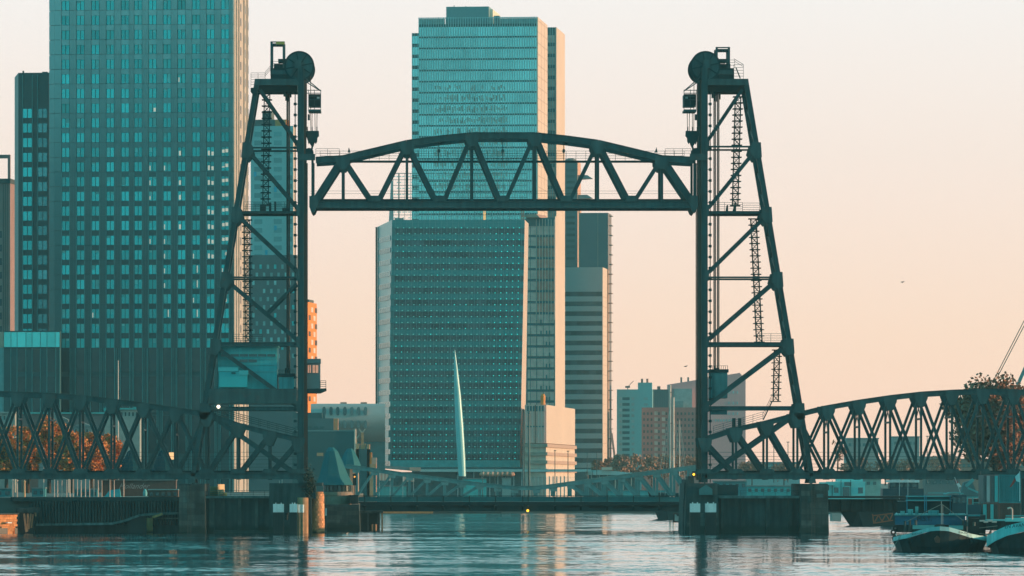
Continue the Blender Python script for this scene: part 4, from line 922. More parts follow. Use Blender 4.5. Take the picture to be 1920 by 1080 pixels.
MB().box(X(768, 1888), X(789, 1888), 1886, 1889.9, Z(883, 1888), Z(876.3, 1888)).build('sunlit_roof_end', mat('pale_pink_paint', (0, 0, 0)), er)
for k in range(7):
    p = P(905 + 9 * k, 889, 1899); MB().lathe((p.x, p.y - 1), [(.2, p.z - .7), (.9, p.z - .4), (1.0, p.z), (.7, p.z + .5), (.1, p.z + .7)], 8).build('parasol', mat('pink_parasol', (.55, .28, .2), .8, 0, .2, 1, rnd=.2), er)
# leaning white spire in front
spz = tag(MB().hull8([P(859, 893, 1700) , P(873, 893, 1700), P(873, 893, 1700) + Vector((0, 1.6, 0)), P(859, 893, 1700) + Vector((0, 1.6, 0))], [P(852.4, 656, 1700), P(853.6, 656, 1700), P(853.6, 656, 1700) + Vector((0, .3, 0)), P(852.4, 656, 1700) + Vector((0, .3, 0))]).build('spire', mat('pale_spire_paint', (.30, .62, .62), .35, 0, .05, .3)), 'slender leaning white spire standing in front of the leaning office tower', 'spire')
# rebuild the spire with a bulging outline
bpy.data.objects.remove(spz)
prof = [(893, 860, 873.5), (860, 857.5, 872.5), (800, 854, 869), (740, 852, 864), (690, 851.2, 858), (656, 852, 853.2)]
mb = MB(); n = 10; k0 = 0
for (y, xa, xb) in prof:
    a = P(xa, y, 1700); c_ = P(xb, y, 1700); r_ = (c_.x - a.x) / 2; cx_ = (a.x + c_.x) / 2
    for i in range(n): t = 2 * math.pi * i / n; mb.v.append((cx_ + r_ * math.cos(t), 1700 + r_ * .8 * math.sin(t), a.z))
for j in range(len(prof) - 1):
    for i in range(n): i2 = (i + 1) % n; mb.f.append((j * n + i, j * n + i2, (j + 1) * n + i2, (j + 1) * n + i))
tag(mb.build('spire', mat('pale_spire_paint', (0, 0, 0)), smooth=True), 'slender leaning white spire standing in front of the leaning office tower', 'spire')
# ---------------------------------------------------------------- pale pink podium with terraces
b10 = Bld('terraced_building', 'pale pink podium building with four balcony bands at the foot of the beige wing', 'building', 984, 1023, 1960, 6, 759)
lx = b10.lx; D = b10.sy(1077); zt_ = b10.H; zm = b10.fz(1010, 831)
MB().box(0, b10.W, .2, D, zm, zt_).build('upper_wall', mat('mauve_grey_wall', (.95, .50, .42), .7, 0, .06, .2), b10.e, (0, 0, 0))
MB().box(b10.W, b10.W + .2, .1, D, zm, zt_).build('side_wall', lit, b10.e, (0, 0, 0))
mb = MB()
for px in (986, 992, 997.5, 1003, 1009, 1014.5, 1020): mb.box(lx(px), lx(px) + .18, -.1, .19, zm, zt_)
mb.build('ribs', mat('pale_stone_fin', (0, 0, 0)), b10.e, (0, 0, 0))
for row in (771, 801):
    for px in (988, 993.5, 999, 1004.5, 1010, 1016): MB().box(lx(px), lx(px) + .55, .1, .19, b10.fz(px, row), b10.fz(px, row - (10 if row < 780 else 2.5))).build('window', mat('dark_vent_window', (0, 0, 0)), b10.e, (0, 0, 0))
MB().box(lx(1003), lx(1003.9) + .15, -.15, -.11, zm, zt_).build('rust_stripe', mat('rust_stripe_paint', (.3, .12, .08), .8), b10.e, (0, 0, 0))
terr = mat('terrace_band', (.50, .33, .26), .8); tb = mat('sunlit_terrace_wall', (.66, .52, .42), .8)
for k in range(4):
    zt1 = b10.fz(1010, 832 + 15.6 * k); zb1_ = b10.fz(1010, 838.5 + 15.6 * k); zc1 = b10.fz(1010, 847.6 + 15.6 * k)
    MB().box(0, b10.W + .6, -.7, D + 2, zb1_, zt1 - .01).build('terrace_band', terr, b10.e, (0, 0, 0))
    MB().box(0, b10.W + .1, .1, D, zc1 + .01, zb1_ - .01).build('terrace_wall', tb, b10.e, (0, 0, 0))
MB().box(0, b10.W + .1, .4, D, 0, b10.fz(1010, 894.5)).build('ground_floor', mat('pale_side_render', (0, 0, 0)), b10.e, (0, 0, 0))
for k in range(12): MB().box(lx(988 + k * 7), lx(990 + k * 7), -2, -1.6, 0, b10.fz(1010, 893)).build('column', mat('pale_side_render', (0, 0, 0)), b10.e, (0, 0, 0))
MB().lathe((lx(1016), 4), [(.75, zt_), (.7, zt_ + 1), (.75, zt_ + 2.6), (.4, zt_ + 3.4)], 10).build('orange_roof_figure', mat('orange_figure_paint', (.75, .25, .04), .6), b10.e, (0, 0, 0))
# ---------------------------------------------------------------- striped tower
b11 = Bld('office_tower', 'grey striped office tower with balconies stepping down its sunlit right edge', 'office tower', 1040, 1129, 2330, 6, 501)
lx = b11.lx; D = b11.sy(1141); st = mat('grey_teal_band', (.58, .47, .45), .6, 0, .05, .1)
MB().box(0, b11.W, .35, D, 0, b11.H - .02).build('core', mat('dark_vent_window', (0, 0, 0)), b11.e, (0, 0, 0))
MB().box(0, b11.W, 0, .34, b11.fz(1100, 547), b11.H).build('top_panel', st, b11.e, (0, 0, 0))
wg = [mat('striped_tower_window', c_, .3, 0, .3, .3, rnd=.35) for c_ in ((.08, .10, .105), (.26, .23, .22))]
for k in range(18):
    y = 547.3 + 18.35 * k
    for j in range(6):
        x0 = 1058 + j * 11.8; MB().box(lx(x0), lx(x0 + 11.5), .2, .34, b11.fz(x0, y + 8.2), b11.fz(x0, y + .2)).build('window', wg[(j * 7 + k * 3) % 3 == 0], b11.e, (0, 0, 0))
    MB().box(0, b11.W, 0, .34, b11.fz(1100, y + 18.1), b11.fz(1100, y + 8.4)).build('spandrel_band', st, b11.e, (0, 0, 0))
MB().box(b11.W, b11.W + .2, 0, D, 0, b11.H).build('side_wall', lit, b11.e, (0, 0, 0))
MB().box(b11.W + .2, b11.W + .5, D * .72, D * .80, 0, b11.H).build('brown_pilaster', mat('brown_pilaster', (.22, .13, .10), .8), b11.e, (0, 0, 0))
for k in range(28):
    y = 400 + 18.35 * k
    if y > 872: break
    z = b11.fz(1135, y); MB().box(b11.W - .0 if y > 505 else b11.W + .6, b11.W + 1.7, D - 6, D - .5, z, z + .25).build('balcony_slab', mat('brown_balcony', (.30, .2, .16), .8), b11.e, (0, 0, 0))
for k in range(17):
    z = b11.fz(1135, 556 + 18.35 * k); MB().box(b11.W + .2, b11.W + .25, .3, D - .3, z, z + .12).build('side_joint', mat('flank_joint', (0, 0, 0)), b11.e, (0, 0, 0))
b12 = Bld('office_tower', 'slim dark tower with pink lit edge and cantilevered roof fins behind the lift span', 'office tower', 1052, 1082, 2480, 6, 303)
MB().box(0, b12.W, 0, b12.sy(1088), 0, b12.H).build('wall', mat('slate_teal_cladding', (.14, .17, .175), .7, 0, .1, .1), b12.e, (0, 0, 0))
MB().box(b12.W, b12.W + .2, 0, b12.sy(1088), 0, b12.H).build('side_wall', mat('terracotta_flank', (.62, .34, .24), .8), b12.e, (0, 0, 0))
for y in (328, 365): z = b12.fz(1090, y); MB().hull8([(b12.W + .1, 1, z - 1.6), (b12.W + 5.6, 1, z - 1.2), (b12.W + 5.6, 8, z - 1.2), (b12.W + .1, 8, z - 1.6)], [(b12.W + .1, 1, z), (b12.W + 3.8, 1, z), (b12.W + 3.8, 8, z), (b12.W + .1, 8, z)]).build('cantilever_roof', mat('grey_canopy', (0, 0, 0)), b12.e, (0, 0, 0))
for k in range(16): MB().box(b12.lx(1062), b12.lx(1078), -.06, 0, b12.fz(1070, 322 + 11 * k), b12.fz(1070, 317 + 11 * k)).build('window', wg[k % 3 == 0], b12.e, (0, 0, 0))
MB().lathe((b12.W * .5, 8), [(1.8, b12.H), (2.2, b12.H + .6), (2.2, b12.H + 1.2), (1.0, b12.H + 1.6)], 12).build('roof_drum', mat('slate_teal_cladding', (0, 0, 0)), b12.e, (0, 0, 0))
b13 = Bld('office_tower', 'plain slate tower with a thin painted lit line behind the striped tower', 'office tower', 1087, 1140, 2440, 6, 399)
MB().box(0, b13.W, 0, 18, 0, b13.H).build('wall', mat('slate_plain_cladding', (.20, .17, .175), .75, 0, .08, .1), b13.e, (0, 0, 0))
MB().box(b13.lx(1120.5), b13.lx(1121.3), -.1, 0, 0, b13.H).build('painted_lit_line', mat('pale_pink_paint', (0, 0, 0)), b13.e, (0, 0, 0))  # pale strip paints a sunlit line on the shaded front
MB().box(b13.lx(1085), b13.lx(1087) - .02, -.2, 8, 0, b13.H + 1).build('sunlit_fin', mat('terracotta_flank', (0, 0, 0)), b13.e, (0, 0, 0))
# ---------------------------------------------------------------- right hand cluster of housing blocks
b14 = Bld('apartment_block', 'pale teal apartment block with crane like aerial and two chimneys right of centre', 'apartment block', 1156.5, 1223.5, 2450, 3, 730)
lx = b14.lx; tm = mat('pale_teal_plaster', (.30, .55, .55), .75, 0, .04, .1)
MB().box(0, b14.W, 0, 14, 0, b14.H).build('wall', tm, b14.e, (0, 0, 0))
MB().box(lx(1196), lx(1222.5), .5, 8, b14.H + .01, b14.fz(1200, 717.3)).build('roof_box', tm, b14.e, (0, 0, 0))
for px in (1203.5, 1213.5): MB().lathe((lx(px), 4), [(.4, b14.fz(px, 717)), (.4, b14.fz(px, 711)), (.5, b14.fz(px, 709.8))], 8).build('chimney', gm, b14.e, (0, 0, 0))
MB().beam((lx(1175), 3, b14.fz(1175, 727)), (lx(1187.5), 3, b14.fz(1187, 714)), .22, .3).box(lx(1172), lx(1181), 2.5, 3.5, b14.fz(1175, 727), b14.fz(1175, 723.5)).box(lx(1176), lx(1177.5), 2.6, 3.4, b14.H, b14.fz(1175, 727)).build('roof_aerial', gm, b14.e, (0, 0, 0))
pw = mat('pale_block_window', (.40, .50, .48), .5, rnd=.15); bd = mat('dark_balcony_recess', (.06, .15, .16), .7, rnd=.15)
for k in range(11):
    y = 745 + 10.6 * k
    for x0, x1, m_ in ((1161, 1166, pw), (1167, 1180.5, bd), (1184, 1189.5, pw)): MB().box(lx(x0), lx(x1), -.05, 0, b14.fz(x0, y + 5.2), b14.fz(x0, y)).build('window', m_, b14.e, (0, 0, 0))
    if k < 2: MB().box(lx(1207), lx(1215), -.05, 0, b14.fz(1210, y + 5), b14.fz(1210, y + .5)).build('window', pw, b14.e, (0, 0, 0))
b15 = Bld('apartment_block', 'plain slate apartment block joined to the pale teal one with chimneys', 'apartment block', 1223.6, 1254, 2500, 3, 730)
MB().box(0, b15.W, 0, 14, 0, b15.H).build('wall', mat('slate_mauve_cladding', (.12, .17, .18), .8, 0, .05, .2), b15.e, (0, 0, 0))
for k in range(9): MB().box(b15.W * k / 9, b15.W * k / 9 + .09, -.08, 0, 0, b15.H).build('facade_joint', mat('pale_fin_b', (.2, .27, .27), .6), b15.e, (0, 0, 0))
MB().box(b15.lx(1232), b15.lx(1238), 3, 5, b15.H, b15.fz(1235, 724)).build('roof_plant', gm, b15.e, (0, 0, 0))
b16 = Bld('apartment_block', 'low brown brick block with rows of small windows behind the tall ship masts', 'apartment block', 1203, 1312, 2350, 3, 764)
lx = b16.lx; MB().box(0, b16.W, 0, 12, 0, b16.H).build('wall', mat('grey_brown_brick', (.36, .21, .20), .85, 0, .1, .3), b16.e, (0, 0, 0))
wA = MB().box(0, .62, -.06, 0, 0, .95).mesh('window', mat('grey_block_window', (.07, .11, .12), .4, rnd=.3)); wB = MB().box(0, 1.2, -.1, 0, 0, 1.3).mesh('bay_window', mat('pale_bay_window', (.40, .42, .40), .5, rnd=.2))
for k in range(9):
    for j in range(15):
        px = 1206 + 7 * j; z = b16.fz(px, 778 + 11.2 * k)
        if j in (3, 5): inst(wB, 'bay_window', b16.e, (lx(px), 0, z))
        else: inst(wA, 'window', b16.e, (lx(px), 0, z))
b17 = thing('apartment_block', 'mauve block with a slanted roof rising behind the right bridge tower', 'apartment block', P(1325, 905, 2650))
def pf(name, pts, Y, d, m, par, dy=0): return MB().prism([(X(x, Y), Z(y, Y)) for x, y in pts][::-1], Y + dy, Y + d).build(name, m, par)
pf('wall', [(1253, 721), (1387, 699), (1398, 712), (1398, 906), (1253, 906)], 2650, 12, mat('mauve_cladding', (.85, .36, .35), .8, 0, .05, .1), b17)
pf('white_volume', [(1264, 729), (1297, 729), (1297, 906), (1264, 906)], 2649, .98, mat('pale_grey_panel', (.36, .38, .37), .7), b17, -3)
pf('grey_volume', [(1264, 752), (1281, 752), (1281, 906), (1264, 906)], 2644, 1.8, mat('grey_canopy', (0, 0, 0)), b17, -1)
for px in (1277, 1290): MB().box(X(px, 2650), X(px + 3, 2650), 2655, 2657, Z(712 + (1290 - px) * .2, 2650) - 1.5, Z(707, 2650)).build('roof_plant', gm, b17)
for k in range(3):
    for j in range(3): MB().box(X(1366 + 8 * j, 2650), X(1368 + 8 * j, 2650), 2649.9, 2650, Z(738 + 20 * k, 2650), Z(733 + 20 * k, 2650)).build('window', pw, b17)
for j in range(8): MB().box(X(1341 + 5 * j, 2650), X(1343 + 5 * j, 2650), 2649.9, 2650, Z(790, 2650), Z(786, 2650)).build('window', pw, b17)
# low hazy buildings seen through the right approach truss
for (x0, x1, y0_, Yq, lab, c_) in ((1588, 1647, 823, 2800, 'wide hazy grey shed seen through the right truss near the bridge tower', (.28, .28, .27)), (1674, 1724, 820, 2860, 'hazy box building seen through the middle of the right truss', (.24, .30, .30)), (1724, 1800, 858, 2700, 'low hazy shed left of the big tree behind the right truss', (.3, .28, .25)), (1400, 1500, 868, 2900, 'long low teal shed behind the right bridge tower', (.16, .36, .38)), (1730, 1960, 862, 2600, 'low brick warehouse behind the big tree at the right edge', (.25, .16, .12))):
    w_ = thing('warehouse', lab, 'warehouse', P((x0 + x1) / 2, 905, Yq)); mm = mat('hazy_wall_%d' % x0, c_, .8, 0, .06, .1)
    MB().box(X(x0, Yq), X(x1, Yq), Yq, Yq + 20, 0, Z(y0_, Yq)).build('wall', mm, w_); MB().box(X(x0 - 1, Yq), X(x1 + 1, Yq), Yq - .5, Yq + 20, Z(y0_, Yq) + .01, Z(y0_ - 2, Yq)).build('roof', mat('dull_roof_sheet', (.2, .24, .24), .7), w_)
    for k in range(int((x1 - x0) / 9)): MB().box(X(x0 + 3 + 9 * k, Yq), X(x0 + 8 + 9 * k, Yq), Yq - .08, Yq, Z(y0_ + 14, Yq), Z(y0_ + 8, Yq)).build('window', bd, w_)
# ---------------------------------------------------------------- theatre, arena and neighbours between left tower and leaning tower
ar_ = thing('arena', 'rounded silver arena with two rows of oval windows left of the leaning tower', 'arena', P(650, 905, 1750)); YA = 1750
sv = mat('silver_arena_shell', (.60, .44, .40), .45, .2, .06, .2)
prof = [(592, 757.5), (592, 757), (720, 757), (720, 757.5)]
mb = MB(); A = [(0, 757), (-2.5, 763), (-3.4, 780), (-3.0, 800), (-1.0, 818), (2.0, 828)]
x0, x1 = X(583, YA), X(722, YA)
for i, (dy_, y) in enumerate(A): mb.v += [(x0, YA + dy_, Z(y, YA)), (x1, YA + dy_, Z(y, YA))]
for i in range(len(A) - 1): mb.f.append((2 * i + 2, 2 * i + 3, 2 * i + 1, 2 * i))
mb.f.append((0, 1, len(mb.v) + 1, len(mb.v))); mb.v += [(x0, YA + 12, Z(757, YA)), (x1, YA + 12, Z(757, YA))]
mb.build('shell', sv, ar_, smooth=True)
MB().box(x0, x1, YA + 2.2, YA + 12, 2, Z(828, YA)).build('base', mat('dark_vent_window', (0, 0, 0)), ar_)
for xa in (638, 676): MB().box(X(xa, YA), X(xa + 12, YA), YA + 1, YA + 4, Z(756.9, YA), Z(754, YA)).build('roof_hatch', mat('warm_grey_soffit', (0, 0, 0)), ar_)
ov = MB()
n = 14; ov.v = []; 
def oval(cx_, cy_, w, h, yy, m_):
    q = MB(); c0 = P(cx_, cy_, YA); pts = [(c0.x + w * YA / F * math.copysign(abs(math.cos(t)) ** .8, math.cos(t)), c0.z + h * YA / F * math.copysign(abs(math.sin(t)) ** .6, math.sin(t))) for t in [2 * math.pi * i / 16 for i in range(16)]]
    q.prism(pts, yy, yy + .8); return q.build('oval_window', m_, ar_)
for i, x in enumerate((608, 621, 633.5, 647, 660, 672.5, 685.5)): oval(x, 771, 3.2, 8, YA - 3.75, glass_d if i < 4 else mat('oval_window_grey', (.16, .2, .2), .3))
for i, x in enumerate((634, 647, 660, 672.5, 685.5)): oval(x, 796, 3, 7.5, YA - 3.65, mat('oval_window_grey', (0, 0, 0)))
th = thing('theatre', 'windowless dark teal theatre block behind the green cone roofed bridge house', 'theatre', P(615, 905, 1300)); YT = 1300
tm_ = mat('dark_theatre_cladding', (.05, .115, .12), .6, 0, .08, .2); te = mat('orange_lit_end', (.62, .30, .16), .7)
MB().box(X(548, YT), X(664, YT), YT, YT + 16, 2, Z(806.5, YT)).build('main_wall', tm_, th)
MB().box(X(664, YT), X(667, YT), YT - .2, YT + 12, 2, Z(804, YT)).build('sunlit_end_wall', mat('pale_stone_edge', (.7, .55, .45), .7), th)
MB().box(X(548, YT), X(625, YT), YT + 2, YT + 14, Z(806.3, YT), Z(784, YT)).build('fly_tower', mat('grey_teal_cladding', (.09, .15, .155), .7, 0, .1, .2), th)
MB().box(X(625, YT) + .01, X(633.5, YT), YT + 3, YT + 10, Z(806.3, YT), Z(784.5, YT)).build('painted_sunlit_end', te, th)  # sunlit right end of the upper block, put in as orange paint
MB().box(X(548, YT), X(603, YT), YT + 5, YT + 12, Z(783.8, YT), Z(773.5, YT)).box(X(604, YT), X(609, YT), YT + 5, YT + 9, Z(783.8, YT), Z(776.5, YT)).build('roof_plant', tm_, th)
mb = MB(); mb.box(X(548, YT), X(664, YT), YT - .1, YT - .01, Z(808.5, YT), Z(807.3, YT)); mb.build('roof_edge', mat('pale_edge', (.3, .4, .4), .6), th)
MB().box(X(594, YT), X(606, YT), YT - .05, YT, Z(855, YT), Z(849, YT)).build('poster', te, th)
for k in range(5): MB().box(X(552 + 12 * k, YT), X(560 + 12 * k, YT), YT + 1.9, YT + 2, Z(803, YT), Z(799, YT)).build('vent', tm_, th)
for i, (x, y0_, y1_, lab) in enumerate(((667, 823, 842, 'shorter orange lit Y shaped roof column beside the dark theatre'), (679, 811, 842, 'taller orange lit Y shaped roof column left of the leaning tower'))):
    t_ = thing('roof_column', lab, 'column', P(x, 905, 1320)); Yq = 1320
    MB().box(X(x - 2.2, Yq), X(x + 3, Yq), Yq, Yq + .6, 2, Z(y0_, Yq)).build('shaft', te, t_)
    for sg in (-1, 1): MB().beam(P(x, y0_ + 1, Yq) + Vector((0, .3, 0)), P(x + sg * 6, y0_ - 7, Yq) + Vector((0, .3, 0)), .18, .2).build('arm', mat('pale_stone_edge', (0, 0, 0)), t_)
lw = thing('warehouse', 'low dark quayside sheds with orange lit gables below the silver arena', 'shed', P(682, 905, 1280))
for (x0, x1, y0_, m_) in ((667, 693, 842, tm_), (693, 705, 870, te), (667, 673, 832, te), (676, 685, 832, te), (688, 693, 833, te), (690, 697, 848, mat('orange_figure_paint', (0, 0, 0))), (697, 706, 858, mat('pale_pink_paint', (0, 0, 0)))):
    MB().box(X(x0, 1280), X(x1, 1280), 1280 + (x0 % 7) * .3, 1290 + x1 % 5, 1, Z(y0_, 1280)).build('shed_volume', m_, lw)
# ================================================================ piers, quays, bascule bridge, boats, trees
YP = 893.0
def bxx(nm, x0, x1, y0, y1, Ya, Yb, m, par): return MB().box(X(x0, Ya), X(x1, Ya), Ya, Yb, Z(y1, Ya), Z(y0, Ya)).build(nm, m, par)
def taper(nm, x0, x1, e, y0, y1, Ya, Yb, m, par):
    """block that widens by e photo pixels towards the water"""
    zb, zt = Z(y1, Ya), Z(y0, Ya); a, b_, c_, d_ = X(x0 - e, Ya), X(x1 + e, Ya), X(x0, Ya), X(x1, Ya)
    return MB().hull8([(a, Ya - .4, zb), (b_, Ya - .4, zb), (b_, Yb, zb), (a, Yb, zb)], [(c_, Ya, zt), (d_, Ya, zt), (d_, Yb, zt), (c_, Yb, zt)]).build(nm, m, par)
def courses(par, x0, x1, y0, y1, Ya, n, m):
    """horizontal stone courses standing a little proud, with open joints"""
    for k in range(n):
        ya = y0 + (y1 - y0) * k / n; yb = y0 + (y1 - y0) * (k + 1) / n - .6
        xs_ = [x0]; rq = random.Random(int(x0) * 31 + k)
        while xs_[-1] < x1 - 22: xs_.append(xs_[-1] + rq.choice((16, 20, 26)))
        xs_.append(x1)
        for a, b_ in zip(xs_, xs_[1:]): MB().box(X(a + .3, Ya), X(b_ - .3, Ya), Ya - .10 - rq.random() * .05, Ya + .05, Z(yb, Ya), Z(ya, Ya)).build('stone_block', m, par)
cb = mat('stone_pier_block', (.07, .085, .08), .9, 0, .35, .6, rnd=.3, streak=.35, tide=1.2)
pl = thing('bridge_pier', 'left bridge pier of dark concrete with a sunlit round stone nose on its right', 'bridge pier', P(470, 1000, 900), group='river piers of the lift bridge')
taper('outer_block', 336, 384, 2, 907, 1004, YP, 916, conc_d, pl); courses(pl, 335.5, 384, 910, 998, YP - .3, 8, cb)
bxx('wall', 385, 512, 934, 1004, 897, 914, conc_d, pl); bxx('wall_cap', 384, 572, 930, 934.4, 896, 915, conc, pl)
for x0, x1 in ((392, 402), (414, 422), (446, 452), (478, 484)): bxx('pilaster', x0, x1, 934.6, 999, 896.5, 897.05, cb, pl)
taper('inner_block', 505, 584, 1, 906, 1004, 895, 916, conc_d, pl); bxx('footing', 400, 512, 994.5, 1004, 895.6, 899, conc, pl)
bxx('bearing_cap', 560, 604, 905, 911, 894.6, 912, conc_d, pl); bxx('clutter_panel', 577, 592, 911, 935, 894.8, 900, steel_d, pl)
def cyl(nm, xc, r, y0, y1, Yc, m, par, n=20, e=0.0): return MB().lathe((X(xc, Yc), Yc), [(r + e, Z(y1, Yc)), (r, Z(y0, Yc))], n).build(nm, m, par, smooth=False)
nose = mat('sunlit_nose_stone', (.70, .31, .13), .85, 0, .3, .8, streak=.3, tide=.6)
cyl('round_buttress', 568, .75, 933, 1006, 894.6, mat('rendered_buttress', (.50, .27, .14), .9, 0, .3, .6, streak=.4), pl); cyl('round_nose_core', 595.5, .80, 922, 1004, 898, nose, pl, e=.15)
rq = random.Random(5)
for k in range(17):
    for j in range(7):
        a = -math.pi * .62 + j * .42 + (.2 if k % 2 else 0); r_ = .87 + .15 * k / 17 + rq.random() * .04; c_ = (X(595.5, 898), 898)
        z0_, z1_ = Z(926 + 4.6 * (k + 1) - .5, 898), Z(926 + 4.6 * k, 898)
        q = [(c_[0] + rr * math.cos(t), c_[1] + rr * math.sin(t)) for rr, t in ((r_ - .1, a), (r_, a), (r_, a + .38), (r_ - .1, a + .38))]
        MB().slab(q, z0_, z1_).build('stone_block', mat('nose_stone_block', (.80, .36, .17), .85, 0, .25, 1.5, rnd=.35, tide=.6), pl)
bxx('stone_ledge', 594, 608, 994, 999, 896, 898, nose, pl)
pr_ = thing('bridge_pier', 'right bridge pier of dark concrete with plain wall between two blocks', 'bridge pier', P(1420, 998, 900), group='river piers of the lift bridge')
taper('outer_block', 1502, 1552, 2, 907, 1002, YP, 916, conc_d, pr_); courses(pr_, 1502, 1553, 909, 998, YP - .3, 8, cb)
bxx('wall', 1346, 1500, 934, 1002, 897, 914, conc_d, pr_); bxx('wall_cap', 1340, 1501, 929.5, 934.4, 896, 915, conc, pr_)
for x0, x1 in ((1352, 1358), (1390, 1397), (1436, 1443), (1478, 1486)): bxx('pilaster', x0, x1, 934.6, 998, 896.5, 897.05, cb, pr_)
taper('inner_block', 1287, 1345, 3, 906, 1003, 894, 916, conc_d, pr_); courses(pr_, 1288, 1345, 962, 998, 893.8, 4, cb)
bxx('pile_guard', 1338, 1384, 909, 929, 898, 905, steel_d, pr_)
MB().prism([(X(x, 893), Z(y, 893)) for x, y in ((1311, 928), (1336, 928), (1336, 917), (1324, 909), (1311, 917))], 893.1, 893.9).build('gabled_pedestal', mat('pedestal_paint', (.05, .17, .18), .6), pr_)
for x0, x1, y0, y1, k in ((1283, 1296, 899, 935, 0), (1290, 1301, 893, 915, 1), (1281, 1290, 930, 1000, 2)): taper('timber_guard', x0, x1, 1, y0, y1, 896 + k, 905, timber, pr_)
for par, x0, x1, yb in ((pl, 392, 560, 930), (pr_, 1386, 1495, 929.5)): rail('quay_railing', [(x0, yb), (x1, yb)], par, 897, h=.75, n_rail=3, step=1.4)
for par, x in ((pl, 352), (pr_, 1522)):
    mb = MB()
    for dx_ in (0, 6): mb.beam(P(x + dx_, 908, 892), P(x + dx_, 1000, 892), .05, .05)
    for k in range(26): mb.beam(P(x, 912 + 3.4 * k, 892), P(x + 6, 912 + 3.4 * k, 892), .04, .04)
    mb.build('ladder', mat('rusty_ladder', (.12, .09, .07), .8), par)
bxx('sign_plate', 1531, 1544, 926, 933, 892.3, 892.5, mat('grey_sign_plate', (.07, .13, .135), .6), pr_)
# black and white fender panels
for i, (x0, x1, lab, lit_) in enumerate(((512, 532, 'left black and white fender panel in front of the left pier', 0), (543, 557.5, 'right black and white fender panel beside the sunlit piles of the left pier', 1), (1294, 1313, 'left black and white fender panel in front of the right pier', 0), (1322.5, 1343, 'right black and white fender panel in front of the right pier', 0))):
    fd = thing('fender', lab, 'fender', P((x0 + x1) / 2, 1004, 889)); yt = 945 if i < 2 else 944
    bxx('white_top', x0, x1, yt, 960.5, 889, 890.3, whitep, fd); bxx('black_face', x0, x1, 961, 1006, 889, 890.3, blackp, fd)
    mb = MB()
    for j in range(4): xx = x0 + 2 + (x1 - x0 - 4) * j / 3; mb.box(X(xx - .5, 889), X(xx + .5, 889), 888.85, 888.99, -.5, Z(961, 889))
    mb.build('rubbing_strip', mat('wet_timber_strip', (.02, .03, .03), .7), fd)
    for xx in (x0 + 5, x1 - 5): MB().box(X(xx - .8, 889), X(xx + .8, 889), 889.2, 890, Z(yt, 889), Z(yt - 2.5, 889)).build('bolt_post', whitep, fd)
for k, x in enumerate((561.5, 567.5)):
    t_ = thing('mooring_pile', ('left', 'right')[k] + ' one of two sunlit white topped piles beside the fender', 'mooring pile', P(x, 1006, 889)); cyl('white_top', x, .19, 946, 961, 889.5, whitep, t_, 10); cyl('shaft', x, .19, 961.2, 1008, 889.5, mat('orange_brown_timber', (.42, .22, .12), .8, 0, .3, 2), t_, 10)
t_ = thing('mooring_pile', 'single slim white topped pile right of the stone pier nose', 'mooring pile', P(610.5, 995, 905)); cyl('white_top', 610.5, .15, 953, 967, 905, whitep, t_, 8); cyl('shaft', 610.5, .14, 967, 999, 905, timber, t_, 8)
for x, lab in ((537, 'dark bollard lamp between the two left fender panels'),): tag(MB().lathe((X(x, 890), 890.5), [(.12, Z(975, 890)), (.2, Z(972, 890)), (.2, Z(964, 890)), (.28, Z(963, 890)), (.28, Z(961, 890))], 10).build('marker_lamp', timber), lab, 'lamp')
# ---------------------------------------------------------------- quay wall on the left
qw = thing('quay_wall', 'long dark sheet pile quay wall left of the lift bridge pier', 'quay wall', P(180, 995, 903))
MB().box(X(55, 903), X(335, 903), 901.5, 902.9, -1, Z(940, 903)).build('wall', quay_m, qw); bxx('coping', 20, 336, 932, 940, 901.2, 903.4, mat('dark_coping', (.03, .045, .045), .8, 0, .2, 1), qw)
for k in range(47):
    x = 62 + k * 5.8; MB().hull8([(X(x, 901), 901.2, Z(984, 901)), (X(x + 3.6, 901), 901.2, Z(984, 901)), (X(x + 4.6, 901), 901.49, Z(984, 901)), (X(x - 1, 901), 901.49, Z(984, 901))], [(X(x, 901), 901.2, Z(940.4, 901)), (X(x + 3.6, 901), 901.2, Z(940.4, 901)), (X(x + 4.6, 901), 901.49, Z(940.4, 901)), (X(x - 1, 901), 901.49, Z(940.4, 901))]).build('sheet_pile', mat('sheet_pile_steel', (.022, .036, .036), .65, 0, .3, .6, rnd=.25, streak=.5), qw)
pts = [(66, 984), (210, 982), (235, 976), (262, 966), (300, 963), (336, 962.5)]
for a, b_ in zip(pts, pts[1:]): MB().beam(P(a[0], a[1], 900.5), P(b_[0], b_[1], 900.5), .32, 1.0).build('waler', conc, qw)
bxx('arch_shadow_wall', 240, 277, 968, 1004, 900.8, 901.15, blackp, qw); a_, b_ = X(275, 899), X(286, 899); MB().hull8([(a_, 899, 0), (b_, 900.4, 0), (b_, 901.1, 0), (a_, 901.1, 0)], [(a_, 899, Z(971, 899)), (b_, 900.4, Z(971, 899)), (b_, 901.1, Z(971, 899)), (a_, 901.1, Z(971, 899))]).build('sunlit_arch_pier', nose, qw)
MB().beam(P(286, 970, 900), P(305, 963.5, 900), .3, 1.2).build('arch_haunch', nose, qw)
bxx('low_beam', 288, 336, 971, 973, 900.6, 901.2, conc, qw)
bo = thing('landing_stage', 'sunlit orange brick landing stage with dark openings at the left edge', 'landing stage', P(15, 1000, 890))
brm = mat('orange_red_brick', (.75, .28, .10), .85, 0, .2, 2)
for k in range(8):
    for j in range(5):
        if k >= 5 and j in (0, 4): continue
        x0 = -8 + 9 * j - (2 if k % 2 else 0); MB().box(X(x0, 890), X(x0 + 8.6, 890), 889.9, 891, Z(965 + 4.5 * (k + 1) - .4, 890), Z(965 + 4.5 * k, 890)).build('brick_course', mat('brick_course_paint', (.78, .30, .11), .85, 0, .25, 2, rnd=.2), bo)
